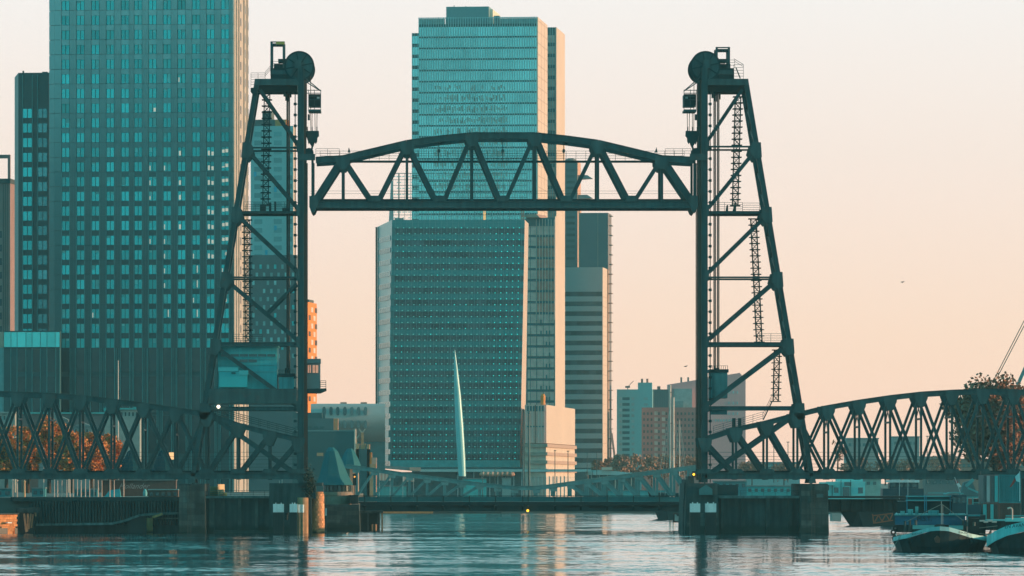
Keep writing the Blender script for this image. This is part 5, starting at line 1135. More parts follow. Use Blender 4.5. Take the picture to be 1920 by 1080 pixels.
bxx('core', -20, 35, 964.5, 1003, 890.2, 900, brm, bo); bxx('dark_opening', -10, 12, 990, 1002, 889.8, 889.88, blackp, bo); bxx('dark_opening', 29, 35.5, 990, 1002, 889.8, 889.88, blackp, bo); bxx('platform', -20, 36, 962.5, 964.4, 889.5, 900, timber, bo)
bxx('white_pipe', 5, 15, 979, 981, 889.2, 889.7, whitep, bo); bo.rotation_euler = (0, 0, R(42))
tp = thing('timber_dolphin', 'leaning sunlit timbers under a dark deck beside the orange landing stage', 'dolphin', P(55, 1000, 893))
for k, (a, b_) in enumerate((((45, 963), (49, 998)), ((52, 963), (51, 997)), ((58, 963), (54, 992)), ((66, 952), (67, 968)), ((62, 964), (59, 990)))): MB().beam(P(*a, 893 + k * .5), P(*b_, 893 + k * .5), .22, .3).build('leaning_timber', mat('sunlit_timber', (.42, .22, .12), .85, 0, .3, 2), tp)
bxx('deck', 30, 70, 952, 961, 894, 903, timber, tp); bxx('dark_back', 36, 64, 961, 1003, 898, 903, blackp, tp)
# ---------------------------------------------------------------- bridge house with cone roof
ch = thing('bridge_house', 'small round bridge house with tall green cone roof beside the left pier', 'bridge house', P(633, 995, 948)); YC = 948.0
c_ = (X(633, YC), YC); s = YC / F; cop = mat('green_copper_roof', (.03, .17, .195), .7, 0, .06, .8, streak=.06, spec=.15)
mb = MB(); k = 8
for r_, y in ((37.5, 909.5), (36, 905.5), (28.5, 890), (20, 866), (12, 846), (5.5, 839)):
    for i in range(k): t = 2 * math.pi * (i + .5) / k; mb.v.append((c_[0] + r_ * s * math.cos(t) + (-5.5 - 6.5 * (1 - (r_ - 5.5) / 32)) * s, c_[1] + r_ * s * math.sin(t), Z(y, YC)))
for j in range(5):
    for i in range(k): i2 = (i + 1) % k; mb.f.append((j * k + i, j * k + i2, (j + 1) * k + i2, (j + 1) * k + i))
mb.f.append(tuple(range(5 * k, 6 * k))); mb.f.append(tuple(reversed(range(k)))); mb.build('roof', cop, ch)
MB().lathe(c_, [(25 * s, Z(922, YC)), (25 * s, Z(909.2, YC))], 16).build('window_drum', conc_d, ch)
for i in range(10): t = math.pi * (1.05 + .1 * i); MB().beam((c_[0] + 25.3 * s * math.cos(t), c_[1] + 25.3 * s * math.sin(t), Z(921, YC)), (c_[0] + 25.3 * s * math.cos(t), c_[1] + 25.3 * s * math.sin(t), Z(911, YC)), .36, .1, up=Vector((math.cos(t), math.sin(t), 0))).build('window', glass_d, ch)
MB().lathe(c_, [(26 * s, Z(946, YC)), (27 * s, Z(938, YC)), (27 * s, Z(930, YC)), (28.5 * s, Z(929, YC)), (28.5 * s, Z(925, YC)), (26 * s, Z(922.2, YC))], 24).build('stone_drum', stonem, ch, smooth=False)
taper('base', 604, 673, 2, 946, 1000, 940, 958, conc_d, ch); courses(ch, 606, 672, 950, 990, 939.5, 5, cb)
bxx('side_cabinet', 656, 672, 928, 945, 943, 947, conc_d, ch)
ch2 = thing('bridge_house', 'second green cone roof half hidden behind the bascule bridge', 'bridge house', P(655, 990, 980)); c_ = (X(656, 980), 980); s = 980 / F
mb = MB()
for r_, y in ((24, 878), (18, 862), (10, 847), (5, 841)):
    for i in range(k): t = 2 * math.pi * (i + .5) / k; mb.v.append((c_[0] + r_ * s * math.cos(t), c_[1] + r_ * s * math.sin(t), Z(y, 980)))
for j in range(3):
    for i in range(k): i2 = (i + 1) % k; mb.f.append((j * k + i, j * k + i2, (j + 1) * k + i2, (j + 1) * k + i))
mb.f.append(tuple(range(3 * k, 4 * k))); mb.build('roof', cop, ch2); MB().lathe(c_, [(17 * s, 0), (17 * s, Z(878.1, 980))], 16).build('drum', stonem, ch2)
# ---------------------------------------------------------------- bascule bridge
YB0, YB1 = 962.0, 974.0
bb = thing('bascule_bridge', 'pale green bascule bridge with dipping curved trusses and dark girder low over the water', 'bridge', P(980, 960, YB0))
tc_ = [(648, 874), (700, 881), (760, 890), (820, 898), (880, 906), (940, 912.5), (968, 915), (1003, 915), (1030, 912.5), (1090, 904), (1150, 896), (1210, 888), (1260, 882), (1312, 875)]
def tyb(x):
    for (xa, ya), (xb, yb) in zip(tc_, tc_[1:]):
        if xa <= x <= xb: return ya + (yb - ya) * (x - xa) / (xb - xa)
    return 875
def bm(nm, a, b_, w, d, m=steel_t, both=True):
    for YY in ((YB0, YB1) if both else (YB0,)):
        p = P(a[0], a[1], YB0); q = P(b_[0], b_[1], YB0); p.y = q.y = YY; MB().hbeam(p, q, w, d, .07).build(nm, m, bb)
for a, b_ in zip(tc_, tc_[1:]): bm('top_chord', a, b_, .62, .6)
xs_ = [668, 702, 735, 768, 801, 834, 867, 900, 933, 965]; 
for i, x in enumerate(xs_):
    bm('vertical_post', (x, tyb(x)), (x, 931), .34, .4)
    if i < len(xs_) - 1 and tyb(x + 33) < 910: bm('diagonal', (x + 1, 930), (x + 32, tyb(x + 33) + 3), .34, .4)
    pr = [(X(x + a, YB0), Z(y, YB0)) for a, y in ((-8, tyb(x - 8)), (8, tyb(x + 8)), (6, tyb(x) + 10), (-6, tyb(x) + 10))]
    MB().prism(pr, YB0 - .3, YB0 - .24).build('gusset_plate', steel_t, bb)
xs_ = [1006, 1038, 1070, 1102, 1134, 1166, 1198, 1232, 1264, 1297]
for i, x in enumerate(xs_):
    bm('vertical_post', (x, tyb(x)), (x, 931), .34, .4)
    if i > 0 and tyb(x - 32) < 910: bm('diagonal', (x - 1, 930), (x - 31, tyb(x - 32) + 3), .42, .4)
    pr = [(X(x + a, YB0), Z(y, YB0)) for a, y in ((-8, tyb(x - 8)), (8, tyb(x + 8)), (6, tyb(x) + 10), (-6, tyb(x) + 10))]
    MB().prism(pr, YB0 - .3, YB0 - .24).build('gusset_plate', steel_t, bb)
fp = mat('bascule_fascia_panel', (.04, .17, .18), .5, 0, .15, .8, rnd=.12)
gird = mat('dark_bascule_girder', (.010, .03, .033), .6, 0, .2, .8)
px = 684
xp = [640, 684, 733, 782, 831, 880, 929, 980, 990, 1040, 1089, 1138, 1187, 1236, 1300]
for a, b_ in zip(xp, xp[1:]):
    MB().box(X(a + .6, YB0), X(b_ - .6, YB0), YB0 - 1.0, YB0 - .9, Z(940.5, YB0), Z(931.5, YB0)).build('fascia_panel', fp, bb)
    MB().beam(P(a, 941, YB0) - Vector((0, 1.1, 0)), P(a, 929.5, YB0) - Vector((0, 1.1, 0)), .12, .16).build('railing_post', gird, bb)
    MB().beam(P(a, 948, YB0) - Vector((0, .9, 0)), P(a, 957, YB0) - Vector((0, .4, 0)), .25, .3).build('girder_bracket', gird, bb)
    MB().box(X(a, YB0), X(a, YB0) + .3, YB0, YB1, Z(956, YB0), Z(947, YB0)).build('cross_girder', gird, bb)
MB().box(X(640, YB0), X(1301, YB0), YB0 - 1.15, YB0 - .85, Z(930.6, YB0), Z(929.2, YB0)).build('handrail', gird, bb)
MB().box(X(675, YB0), X(1301, YB0), YB0 - .85, YB0 - .2, Z(947.6, YB0), Z(941, YB0)).build('upper_girder', gird, bb)
MB().box(X(675, YB0), X(1301, YB0), YB0 - .6, YB0 - .2, Z(959, YB0), Z(952.6, YB0)).build('lower_girder', gird, bb)
for a, b_ in ((675, 762), (782, 808), (830, 857), (880, 906), (929, 1055), (1081, 1104), (1131, 1150), (1181, 1203), (1228, 1301)):
    MB().box(X(a, YB0), X(b_, YB0), YB0 - .55, YB0 - .25, Z(952.4, YB0), Z(947.8, YB0)).build('web_plate', gird, bb)
MB().box(X(640, YB0), X(1301, YB0), YB0 - .1, YB1 + .6, Z(944, YB0), Z(941.3, YB0)).build('deck', gird, bb)
MB().box(X(675, YB0), X(1301, YB0), YB1, YB1 + .4, Z(957, YB0), Z(945, YB0)).build('rear_girder', gird, bb)
tag(MB().tube(P(989.5, 957.5, 960.6), P(989.5, 957.5, 960.6) + Vector((0, .3, 0)), .20, 12).build('navigation_light', lamp_a), 'round amber navigation light under the middle of the bascule bridge', 'lamp')
for x, y, Yq, lab in ((1300.5, 889.5, 896, 'round amber signal light left of the right bridge tower'), (664.5, 894, 945, 'dark traffic signal with one amber light right of the cone roof')):
    t_ = thing('signal_lamp', lab, 'signal', P(x, 930, Yq)); MB().tube(P(x + .4, y, Yq), P(x + .4, y, Yq) + Vector((0, .2, 0)), .17 if x > 1000 else .12, 12).build('lens', lamp_a if x > 1000 else mat('lit_orange_lamp', (.9, .4, .1), .4, emit=(1, .35, .05), es=1.6), t_)
    bxx('housing', x - 3, x + 3.4, y - 6, y + (16 if x < 1000 else 5), Yq + .25, Yq + .6, blackp, t_); bxx('post', x - .6, x + .6, y + 5, 932, Yq + .3, Yq + .45, railm, t_)
bs = thing('navigation_sign', 'small square river sign with dark frame hanging under the right end of the bascule bridge', 'sign', P(1271, 970, 957))
bxx('frame', 1262, 1280, 962, 979.5, 957.1, 957.3, mat('dark_red_sign_frame', (.05, .03, .03), .6), bs); bxx('panel', 1265, 1277.5, 964.5, 977, 957, 957.08, mat('pale_sign_panel', (.36, .44, .43), .6), bs)
MB().prism([(X(x, 957), Z(y, 957)) for x, y in ((1267.5, 964.6), (1275, 964.6), (1271.2, 968.6))][::-1], 956.92, 956.98).build('arrow_symbol', blackp, bs)
ab = thing('bridge_abutment', 'dark timber guard structure with sunlit posts under the left end of the bascule bridge', 'abutment', P(695, 995, 958))
bxx('dark_back', 674, 712, 958, 999, 962, 970, blackp, ab); bxx('crosshead', 670, 718, 957.5, 962, 957, 962, timber, ab)
for x, m_ in ((678, timber), (690, timber), (709, timber), (716.5, mat('sunlit_timber', (0, 0, 0)))): bxx('post', x - 1.6, x + 1.6, 960, 998, 957.3, 957.8, m_, ab)
for x in (698, 704): cyl('short_pile', x, .2, 983, 997, 956.5, mat('orange_brown_timber', (0, 0, 0)), ab, 8)
oq = tag(MB().box(X(715, 1485), X(812, 1485), 1485, 1491, 0, Z(957.5, 1485)).build('quay_wall', brm), 'thin orange sunlit strip of far quay wall under the bascule bridge', 'quay wall')
tag(MB().box(X(812, 1488), X(940, 1488), 1488, 1491, 0, Z(960, 1488)).build('quay_wall', conc), 'grey strip of far quay wall under the bascule bridge, right of the orange one', 'quay wall')
# glimpses behind the bascule bridge
for k, (x0, x1, y0, y1, m_, Yq, nm, lab) in enumerate((
    (868, 912, 898, 935, mat('cyan_hoarding', (.05, .45, .46), .6), 1500, 'hoarding', 'bright cyan hoarding behind the left half of the bascule bridge'),
    (1095, 1140, 905, 935, tm_, 1500, 'kiosk', 'dark kiosk behind the right half of the bascule bridge'),
    (1108, 1262, 920, 935, mat('cyan_hoarding_b', (.05, .36, .38), .6), 1510, 'site_fence', 'long low cyan site fence behind the right half of the bascule bridge'),
    (942, 958, 897, 935, mat('pale_side_cladding', (0, 0, 0)), 1500, 'container_cabin', 'pale grey cabin seen through the middle of the bascule truss'),
    (700, 762, 912, 936, mat('cyan_hoarding_b', (0, 0, 0)), 1495, 'hoarding', 'teal hoarding low behind the left end of the bascule bridge'))):
    t_ = thing(nm, lab, nm.replace('_', ' '), P((x0 + x1) / 2, y1, Yq)); bxx('wall', x0, x1, y0, y1 + 9, Yq, Yq + 4, m_, t_); bxx('cap', x0 - 1, x1 + 1, y0 - 1.5, y0 - .05, Yq - .2, Yq + 4.2, mat('dull_roof_sheet', (0, 0, 0)), t_)
for k, x0 in enumerate((711, 755)):
    t_ = thing('trailer', ('left', 'right')[k] + ' one of two striped pale awnings behind the bascule bridge', 'awning', P(x0 + 10, 930, 1300))
    for j in range(7): bxx('stripe', x0 + 3.1 * j, x0 + 3.1 * j + 3, 887 + 3 * k, 901 + 2 * k, 1300, 1300.5, mat('pale_pink_paint', (0, 0, 0)) if j % 2 else mat('cream_stripe', (.75, .6, .5), .7), t_)
    for j in (0, 20): bxx('post', x0 + j, x0 + j + .8, 900, 945, 1300.6, 1300.8, whitep, t_)
    c_ = t_
# poles, lamp posts
def pole(x, y0, y1, Yq, r_, m_, lab, cat='pole', nm='pole', group=None, arm=0):
    t_ = thing(nm, lab, cat, P(x, y1, Yq), group=group); MB().tube(P(x, y1, Yq), P(x, y0, Yq), r_, 8, r_ * .7).build('shaft', m_, t_)
    if arm: MB().box(X(x - arm, Yq), X(x + arm, Yq), Yq - .2, Yq + .2, Z(y0 + .6, Yq), Z(y0 - .8, Yq)).build('lamp_head', m_, t_)
    else: MB().lathe((X(x, Yq), Yq), [(r_ * .75, Z(y0, Yq)), (r_ * 1.2, Z(y0, Yq) + r_), (r_ * .2, Z(y0, Yq) + 2.4 * r_)], 8).build('pole_cap', m_, t_)
    return t_
pinkp = mat('pinkish_white_pole', (.70, .52, .45), .6)
pole(221.5, 679, 905, 1100, .12, pinkp, 'single tall white flagpole rising above the left approach truss', 'flagpole', 'flagpole')
pole(981.5, 772, 932, 1450, .28, conc, 'left one of two tall lamp masts in front of the pink terraced building', 'lamp mast', 'lamp_mast')
pole(992, 776, 932, 1450, .28, conc, 'right one of two tall lamp masts in front of the pink terraced building', 'lamp mast', 'lamp_mast')
for x, y0, lab in ((1040.5, 845, 'left'), (1065, 846, 'right')): pole(x, y0, 932, 1480, .11, steel, lab + ' thin street lamp before the pink terraces', 'street lamp', 'street_lamp', arm=2.2)
for x, y0, lab in ((1451, 838, 'thin street lamp behind the braced panel of the right tower'), (1477.5, 829, 'taller street lamp with flat head behind the right tower leg'), (1738.5, 818, 'thin street lamp seen through the right approach truss')): pole(x, y0, 905, 1200, .09, steel, lab, 'street lamp', 'street_lamp', arm=2.5)
for x, y0, lab in ((1101, 850, 'thin mast left of the low canopy roof'), (1119, 846, 'thin dark mast standing by the low canopy roof'), (1111, 885, 'short dark pole by the bascule truss'), (905, 884, 'thin lamp pole left of the white spire'), (928, 878, 'short black pole before the pavilion roof')): pole(x, y0, 932, 1400, .09, steel, lab)
rp = random.Random(9)
ords = ('first', 'second', 'third', 'fourth', 'fifth', 'sixth', 'seventh', 'eighth', 'ninth', 'tenth', 'eleventh', 'twelfth', 'thirteenth', 'fourteenth', 'fifteenth', 'last')
for o_, x in zip(ords, (102, 108, 116, 125, 131, 137, 145, 152, 160, 168, 176, 184, 191, 206, 214, 232)): pole(x, 899.5 + rp.random() * 4, 933, 935 + rp.random() * 12, .06 + rp.random() * .03, pinkp, o_ + ' thin white pole from the left in the row on the left quay', 'pole', 'pole', group='white poles along the left quay')
for x, y0, lab in ((46, 905, 'orange topped post left of the pole row on the quay'), (32, 903, 'white ladder post near the left edge of the quay'), (24, 903, 'grey twin post close to the left edge')): pole(x, y0, 934, 930, .16, mat('orange_white_post', (.75, .45, .25), .6) if x == 46 else pinkp, lab)
for x, y0, lab in ((524, 903, 'left thin white pole behind the left pier railing'), (529, 901, 'right thin white pole behind the left pier railing'), (82, 842, 'leaning pair of pale masts in front of the orange trees')): pole(x, y0, 934, 950, .07, pinkp, lab)
# quayside clutter on the left bank
def shed(nm, lab, cat, x0, x1, y0, Yq, m_, roofm=None, d=4, win=0):
    t_ = thing(nm, lab, cat, P((x0 + x1) / 2, 934, Yq)); yb = HY + (CH - 4.9) * F / Yq
    bxx('wall', x0, x1, y0, yb, Yq, Yq + d, m_, t_); bxx('roof', x0 - 1, x1 + 1, y0 - 2, y0 - .05, Yq - .25, Yq + d + .2, roofm or mat('dull_roof_sheet', (0, 0, 0)), t_)
    for k in range(win): w = (x1 - x0) / win; bxx('window', x0 + w * (k + .22), x0 + w * (k + .78), y0 + 4, y0 + 11, Yq - .06, Yq, glass_d, t_)
    return t_
teal_s = mat('teal_shed_paint', (.03, .22, .25), .6, 0, .15, 1)
shed('shed', 'dark teal shed low at the left edge behind the quay', 'shed', -10, 22, 917, 945, teal_s, win=2); shed('shed', 'teal shed between white poles on the left quay', 'shed', 60, 84, 916, 960, teal_s, win=2)
shed('shed', 'bright teal cabin low behind the row of white poles', 'shed', 140, 182, 918, 965, teal_s, win=4); shed('pavilion', 'long brown low pavilion with pale roof left of the outer pier', 'pavilion', 278, 334, 919, 930, mat('brown_brick_wall', (.14, .09, .075), .8, 0, .2, 2), mat('pale_canopy', (0, 0, 0)), win=5)
shed('warehouse', 'dark brown brick warehouse with script lettering behind the left quay', 'warehouse', 190, 330, 901, 1000, mat('brown_brick_wall', (0, 0, 0)), win=0)
t_ = thing('lettering', 'pale handwritten lettering on the dark warehouse under the left truss', 'lettering', P(222, 916, 998)); cr = mat('pale_letter_paint', (.35, .33, .32), .6); tmh = text_mesh('Hollander', 1.15, cr, shear=.5, extrude=.02)
inst(tmh, 'letters', t_, (0, 0, 0), (R(90), 0, 0)); cont = thing('site_cabin', 'sunlit cream site cabin stack with yellow box behind the left pier', 'cabin', P(407, 931, 915))
crm = mat('sunlit_cream_panel', (.80, .55, .32), .6, 0, .08, 1, emit=None)
for nm, x0, x1, y0, m_ in (('lower_cabin', 390, 408, 912, crm), ('upper_cabin', 408.2, 420.5, 908, crm), ('yellow_box', 420.7, 425, 924, mat('yellow_box_paint', (.7, .42, .02), .5))):
    s_ = thing  # cabins stand turned so that their long side faces the sun
    p = P(x0, 932, 915); w_ = (x1 - x0) * 915 / F
    MB().hull8([(p.x, 915, 4.9), (p.x + w_, 916.6, 4.9), (p.x + w_ - .1, 919, 4.9), (p.x, 918, 4.9)], [(p.x, 915, Z(y0, 915)), (p.x + w_, 916.6, Z(y0, 915)), (p.x + w_ - .1, 919, Z(y0, 915)), (p.x, 918, Z(y0, 915))]).build(nm, m_, cont)
cont['label'] = 'cream site cabins with a small yellow box on the left pier wall'
tag(MB().lathe((X(272, 940), 940), [(.3, Z(930, 940)), (.32, Z(924, 940)), (.15, Z(917, 940))], 10).build('buoy', mat('pale_teal_buoy', (.1, .45, .48), .5)), 'small pale teal buoy on the quay edge', 'buoy')
MBv = MB().hull8([(X(194, 945), 945, 4.8), (X(226, 945), 945, 4.8), (X(226, 945), 948, 4.8), (X(194, 945), 948, 4.8)], [(X(205, 945), 946, 5.9), (X(224, 945), 946, 6.1), (X(224, 945), 947, 6.1), (X(205, 945), 947, 5.9)])
tag(MBv.build('covered_boat', mat('teal_tarpaulin', (.03, .30, .33), .7)), 'boat under a bright teal tarpaulin lying on the left quay', 'boat')
# old buildings behind the left truss
for nm, lab, x0, x1, y0, Yq, m_, hip in (('old_house', 'cream old building with teal roof line left of the truss crossing', -10, 28, 775, 1360, mat('cream_plaster', (.30, .33, .31), .8), 0), ('old_house', 'grey old gabled building above the orange trees behind the left truss', 72, 128, 788, 1350, mat('grey_old_plaster', (.22, .26, .26), .8), 14), ('old_house', 'old white arcaded building with small hipped roof behind the left truss', 196, 262, 768, 1340, mat('cream_plaster', (0, 0, 0)), 0), ('old_house', 'dark teal roofed building behind the left truss near the flagpole', 40, 215, 776, 1370, mat('slate_cladding', (0, 0, 0)), 0), ('old_house', 'pale villa with two windows between orange trees', 138, 172, 800, 1330, mat('grey_old_plaster', (0, 0, 0)), 8)):
    t_ = thing(nm, lab, 'house', P((x0 + x1) / 2, 905, Yq)); bxx('wall', x0, x1, y0, 930, Yq, Yq + 8, m_, t_)
    if hip: MB().prism([(X(x0 - 2, Yq), Z(y0 - .05, Yq)), (X(x1 + 2, Yq), Z(y0 - .05, Yq)), (X((x0 + x1) / 2, Yq), Z(y0 - hip, Yq))], Yq - .4, Yq + 8).build('roof', mat('grey_canopy', (0, 0, 0)), t_)
    else: bxx('cornice', x0 - 2, x1 + 2, y0 - 3, y0 - .05, Yq - .5, Yq + 8, mat('cyan_gutter', (.06, .38, .38), .6) if x0 > 30 else m_, t_)
    for k in range(int((x1 - x0) / 7)):
        if x1 - x0 < 80: bxx('window', x0 + 3 + 7 * k, x0 + 5.6 + 7 * k, y0 + 5, y0 + 12, Yq - .06, Yq, dk, t_)
for a, b_, lab in (((196, 771), (209, 757), 'left short teal roof brace by the flagpole'), ((243, 757), (258, 766), 'right short teal roof brace by the flagpole')): tag(MB().beam(P(*a, 1335), P(*b_, 1335), .5, .5).build('roof_brace', mat('cyan_gutter', (0, 0, 0))), lab, 'roof brace')
tn = thing('dome_tent', 'dark teal pointed tent roofs behind the left truss', 'tent', P(250, 905, 1120))
for x, w_, y0 in ((246, 22, 842), (306, 22, 842), (228, 14, 856)): MB().lathe((X(x, 1120), 1120), [(w_ * 1120 / F, 4), (w_ * 1120 / F, Z(884, 1120)), (w_ * .72 * 1120 / F, Z(866, 1120)), (w_ * .35 * 1120 / F, Z(y0 + 6, 1120)), (.1, Z(y0, 1120))], 14).build('tent_roof', mat('teal_tent_fabric', (.004, .05, .065), .9, 0, .15, .5, spec=.1), tn)
a_, b_ = X(317, 1110), X(331, 1110); MB().hull8([(a_, 1110, Z(862, 1110)), (b_, 1111.5, Z(862, 1110)), (b_, 1112, Z(862, 1110)), (a_, 1112, Z(862, 1110))], [(a_, 1110, Z(848, 1110)), (b_, 1111.5, Z(848, 1110)), (b_, 1112, Z(848, 1110)), (a_, 1112, Z(848, 1110))]).build('white_sign_box', mat('sunlit_cream_panel', (0, 0, 0)), tn)
# ---------------------------------------------------------------- right jetty, ships, houses
jt = thing('jetty', 'dark girder jetty running right from the outer pier', 'jetty', P(1620, 945, 930))
bxx('deck_edge', 1550, 1960, 930, 934, 930, 940, mat('dark_coping', (0, 0, 0)), jt); bxx('girder', 1550, 1960, 936, 959.5, 931, 938, quay_m, jt)
for k in range(14): bxx('girder_panel', 1556 + 20 * k, 1573 + 20 * k, 937, 958, 930.7, 930.97, mat('sheet_pile_steel', (0, 0, 0)), jt)
hb = thing('waterside_house', 'bright cyan and white low house behind the outer end of the right pier', 'house', P(1595, 930, 1500)); Yq = 1500
wcy = mat('bright_cyan_wall', (.18, .62, .62), .6, 0, .08, .5)
bxx('wall', 1553, 1622, 903, 945, Yq, Yq + 8, wcy, hb); bxx('upper_storey', 1570, 1618, 897, 902.9, Yq + 1, Yq + 8, wcy, hb); bxx('side_wing', 1536, 1566, 904, 910, Yq - 1, Yq - .1, wcy, hb)
for x0, x1, y0, y1 in ((1564, 1572, 914, 924), (1580, 1593, 913, 930), (1609, 1618, 914, 925), (1583, 1596, 904, 911)): bxx('window', x0, x1, y0, y1, Yq - .1, Yq - .01, glass_d, hb)
for x in (1560, 1576.5, 1594.5): bxx('post', x, x + 1, 900, 930, Yq - .4, Yq - .15, steel_d, hb)
for k, (x0, x1, y0, m_, lab) in enumerate(((1400, 1500, 912, mat('cyan_hoarding', (0, 0, 0)), 'long bright cyan quay shed seen below the right tower deck'), (1622, 1652, 899, mat('pale_side_cladding', (0, 0, 0)), 'grey low house between the cyan house and the dark wheelhouse'), (1735, 1800, 897, mat('slate_teal_cladding', (0, 0, 0)), 'dark slate house behind the big barge'), (1340, 1400, 903, teal_s, 'teal shed right of the right tower column under the deck'))):
    t_ = thing('quay_house', lab, 'house', P((x0 + x1) / 2, 930, 1510)); bxx('wall', x0, x1, y0, 945, 1510, 1518, m_, t_); bxx('roof', x0 - 1, x1 + 1, y0 - 2, y0 - .05, 1509.6, 1518, mat('dull_roof_sheet', (0, 0, 0)), t_)
    for j in range(int((x1 - x0) / 12)): bxx('window', x0 + 3 + 12 * j, x0 + 9 + 12 * j, y0 + 4, y0 + 10, 1509.9, 1509.99, glass_d, t_)
def hull_ship(par, Yb, Ys, xl_, xr_, ydeck, bowdir=-1, m_=None):
    """hull seen from the side; raked bow on the left"""
    mb = MB(); zt = Z(ydeck, Yb); a = X(xl_, Yb); b_ = X(xr_, Yb)
    bot = [(a + 2.2, Yb + 2.5, -.5), (a + 4, Yb, -.5), (b_, Yb, -.5), (b_, Yb + 6, -.5), (a + 4, Yb + 6, -.5), (a + 2.2, Yb + 3.5, -.5)]
    top = [(a, Yb + 2.5, zt + .4), (a + 3, Yb, zt), (b_, Yb, zt), (b_, Yb + 6, zt), (a + 3, Yb + 6, zt), (a, Yb + 3.5, zt + .4)]
    n = len(bot); mb.v = bot + top; mb.f = [tuple(reversed(range(n))), tuple(range(n, 2 * n))] + [(i, (i + 1) % n, n + (i + 1) % n, n + i) for i in range(n)]
    return mb.build('hull', m_ or blackp, par)
sh = thing('work_boat', 'dark work boat with white roofed wheelhouse moored behind the right jetty', 'boat', P(1650, 985, 1060)); hull_ship(sh, 1060, 0, 1574, 1760, 958)
bxx('deckhouse', 1655, 1732, 916, 957, 1061, 1066, mat('navy_deckhouse', (.015, .06, .08), .5), sh); bxx('wheelhouse', 1668, 1722, 905, 915.9, 1061.5, 1065, mat('navy_deckhouse', (0, 0, 0)), sh); bxx('roof', 1665, 1724, 900, 904.5, 1061, 1066, whitep, sh)
for k in range(4): bxx('window', 1671 + 13 * k, 1680 + 13 * k, 906.5, 913.5, 1061.4, 1061.48, glass_d, sh)
for x in (1686, 1702): bxx('mast', x, x + .7, 897, 956, 1060.6, 1060.7, whitep, sh)
bg_ = thing('crane_boom', 'small rust orange lattice crane boom left of the big barge', 'crane boom', P(1655, 975, 800)); om = mat('rust_orange_boom', (.38, .11, .05), .7)
for a, b_ in (((1636, 967), (1674, 962.5)), ((1638, 981), (1674, 975.5)), ((1636, 964), (1638.5, 982)), ((1640, 979), (1647, 966)), ((1647, 966), (1654, 977.5)), ((1654, 977.5), (1661, 964.5)), ((1661, 964.5), (1668, 976)), ((1668, 976), (1674, 963.5))): MB().beam(P(*a, 800), P(*b_, 800), .13, .2).build('bar', om, bg_)
tag(MB().box(X(1560, 1200), X(1577, 1200), 1200, 1206, 0, Z(963, 1200)).build('pontoon', mat('pale_pontoon', (.45, .38, .35), .7)), 'small pale pontoon floating left of the work boat', 'pontoon')
# barges, bow on
def barge(nm, lab, xc, Yb, half, prof, side_z, length, stripe, dark, zs=.42):
    """prof: list of (fraction of half beam, setback, top z) from port side through stem to starboard"""
    t_ = thing(nm, lab, 'barge', (X(xc, Yb), Yb, 0)); cx_ = X(xc, Yb)
    pts = [(cx_ + f * half, Yb + s_, z) for f, s_, z in prof]
    pts = [(pts[0][0], Yb + length, side_z)] + pts + [(pts[-1][0], Yb + length, side_z)]
    ca, sa = math.cos(-cx_ / Yb), math.sin(-cx_ / Yb)
    rot_ = lambda v: [(cx_ + (x - cx_) * ca - (y - Yb) * sa, Yb + (x - cx_) * sa + (y - Yb) * ca, z) for x, y, z in v]
    n = len(pts)
    h = MB()
    def low(p, kz, inn):
        dxx = (p[0] - cx_) * (1 - inn); return (cx_ + dxx, p[1] + inn * 6 * (1 if p[1] < Yb + 8 else 0), kz)
    rows_ = [[low(p, -.6, .14) for p in pts], [low(p, .5, .06) for p in pts], [low(p, p[2] - zs - .02, .01) for p in pts]]
    for r_ in rows_: h.v += r_
    for j in range(2):
        for i in range(n - 1): h.f.append((j * n + i, j * n + i + 1, (j + 1) * n + i + 1, (j + 1) * n + i))
    h.f.append((0, n - 1, 2 * n - 1, n)); h.f.append((n, 2 * n - 1, 3 * n - 1, 2 * n)); h.v = rot_(h.v); h.build('hull', dark, t_)
    s_ = MB()
    for off, z_ in ((0, -zs), (0, 0), (.12, 0), (.12, -zs)):
        for p in pts: s_.v.append((cx_ + (p[0] - cx_) * (1 - off / half), p[1] + off, p[2] + z_))
    for j in range(3):
        for i in range(n - 1): s_.f.append((j * n + i, j * n + i + 1, (j + 1) * n + i + 1, (j + 1) * n + i))
    s_.v = rot_(s_.v); s_.build('bulwark', stripe, t_)
    d_ = MB(); d_.v = [(cx_ + (p[0] - cx_) * .96, p[1] + .3, min(q[2] for q in pts) - .55) for p in pts]; d_.f = [tuple(range(n))]; d_.v = rot_(d_.v); d_.build('deck', mat('matt_deck_paint', (.03, .06, .06), 1.0, 0, .4, 1, spec=0.0), t_)
    return t_, cx_
blk = mat('black_hull_paint', (.014, .03, .033), .5, 0, .3, .8, streak=.4); cy = mat('pale_cyan_bulwark', (.36, .62, .62), .5, 0, .12, .8, streak=.2)
YG = 655.0
pf_ = [(-1, 9, 1.35), (-.97, 5.5, 1.45), (-.86, 3.2, 1.62), (-.66, 1.6, 1.82), (-.42, .7, 2.2), (-.2, .2, 2.5), (0, 0, 2.58), (.2, .2, 2.5), (.42, .7, 2.2), (.66, 1.6, 1.82), (.86, 3.2, 1.62), (.97, 5.5, 1.5), (1, 9, 1.45)]
bA, cA = barge('river_barge', 'black hulled river barge, bow on, with white bow stripe and blue coaming, near right edge', 1762, YG, 4.85, pf_, 1.3, 62, cy, blk)
def skew(nm, x0, x1, y0, y1, Ya, Yb, m_, par):
    """box whose long axis follows the barge's own heading"""
    a, b_, z0, z1 = X(x0, Ya), X(x1, Ya), Z(y1, Ya), Z(y0, Ya); q = (a + b_) / 2 / Ya * (Yb - Ya)
    return MB().hull8([(a, Ya, z0), (b_, Ya, z0), (b_ + q, Yb, z0), (a + q, Yb, z0)], [(a, Ya, z1), (b_, Ya, z1), (b_ + q, Yb, z1), (a + q, Yb, z1)]).build(nm, m_, par)
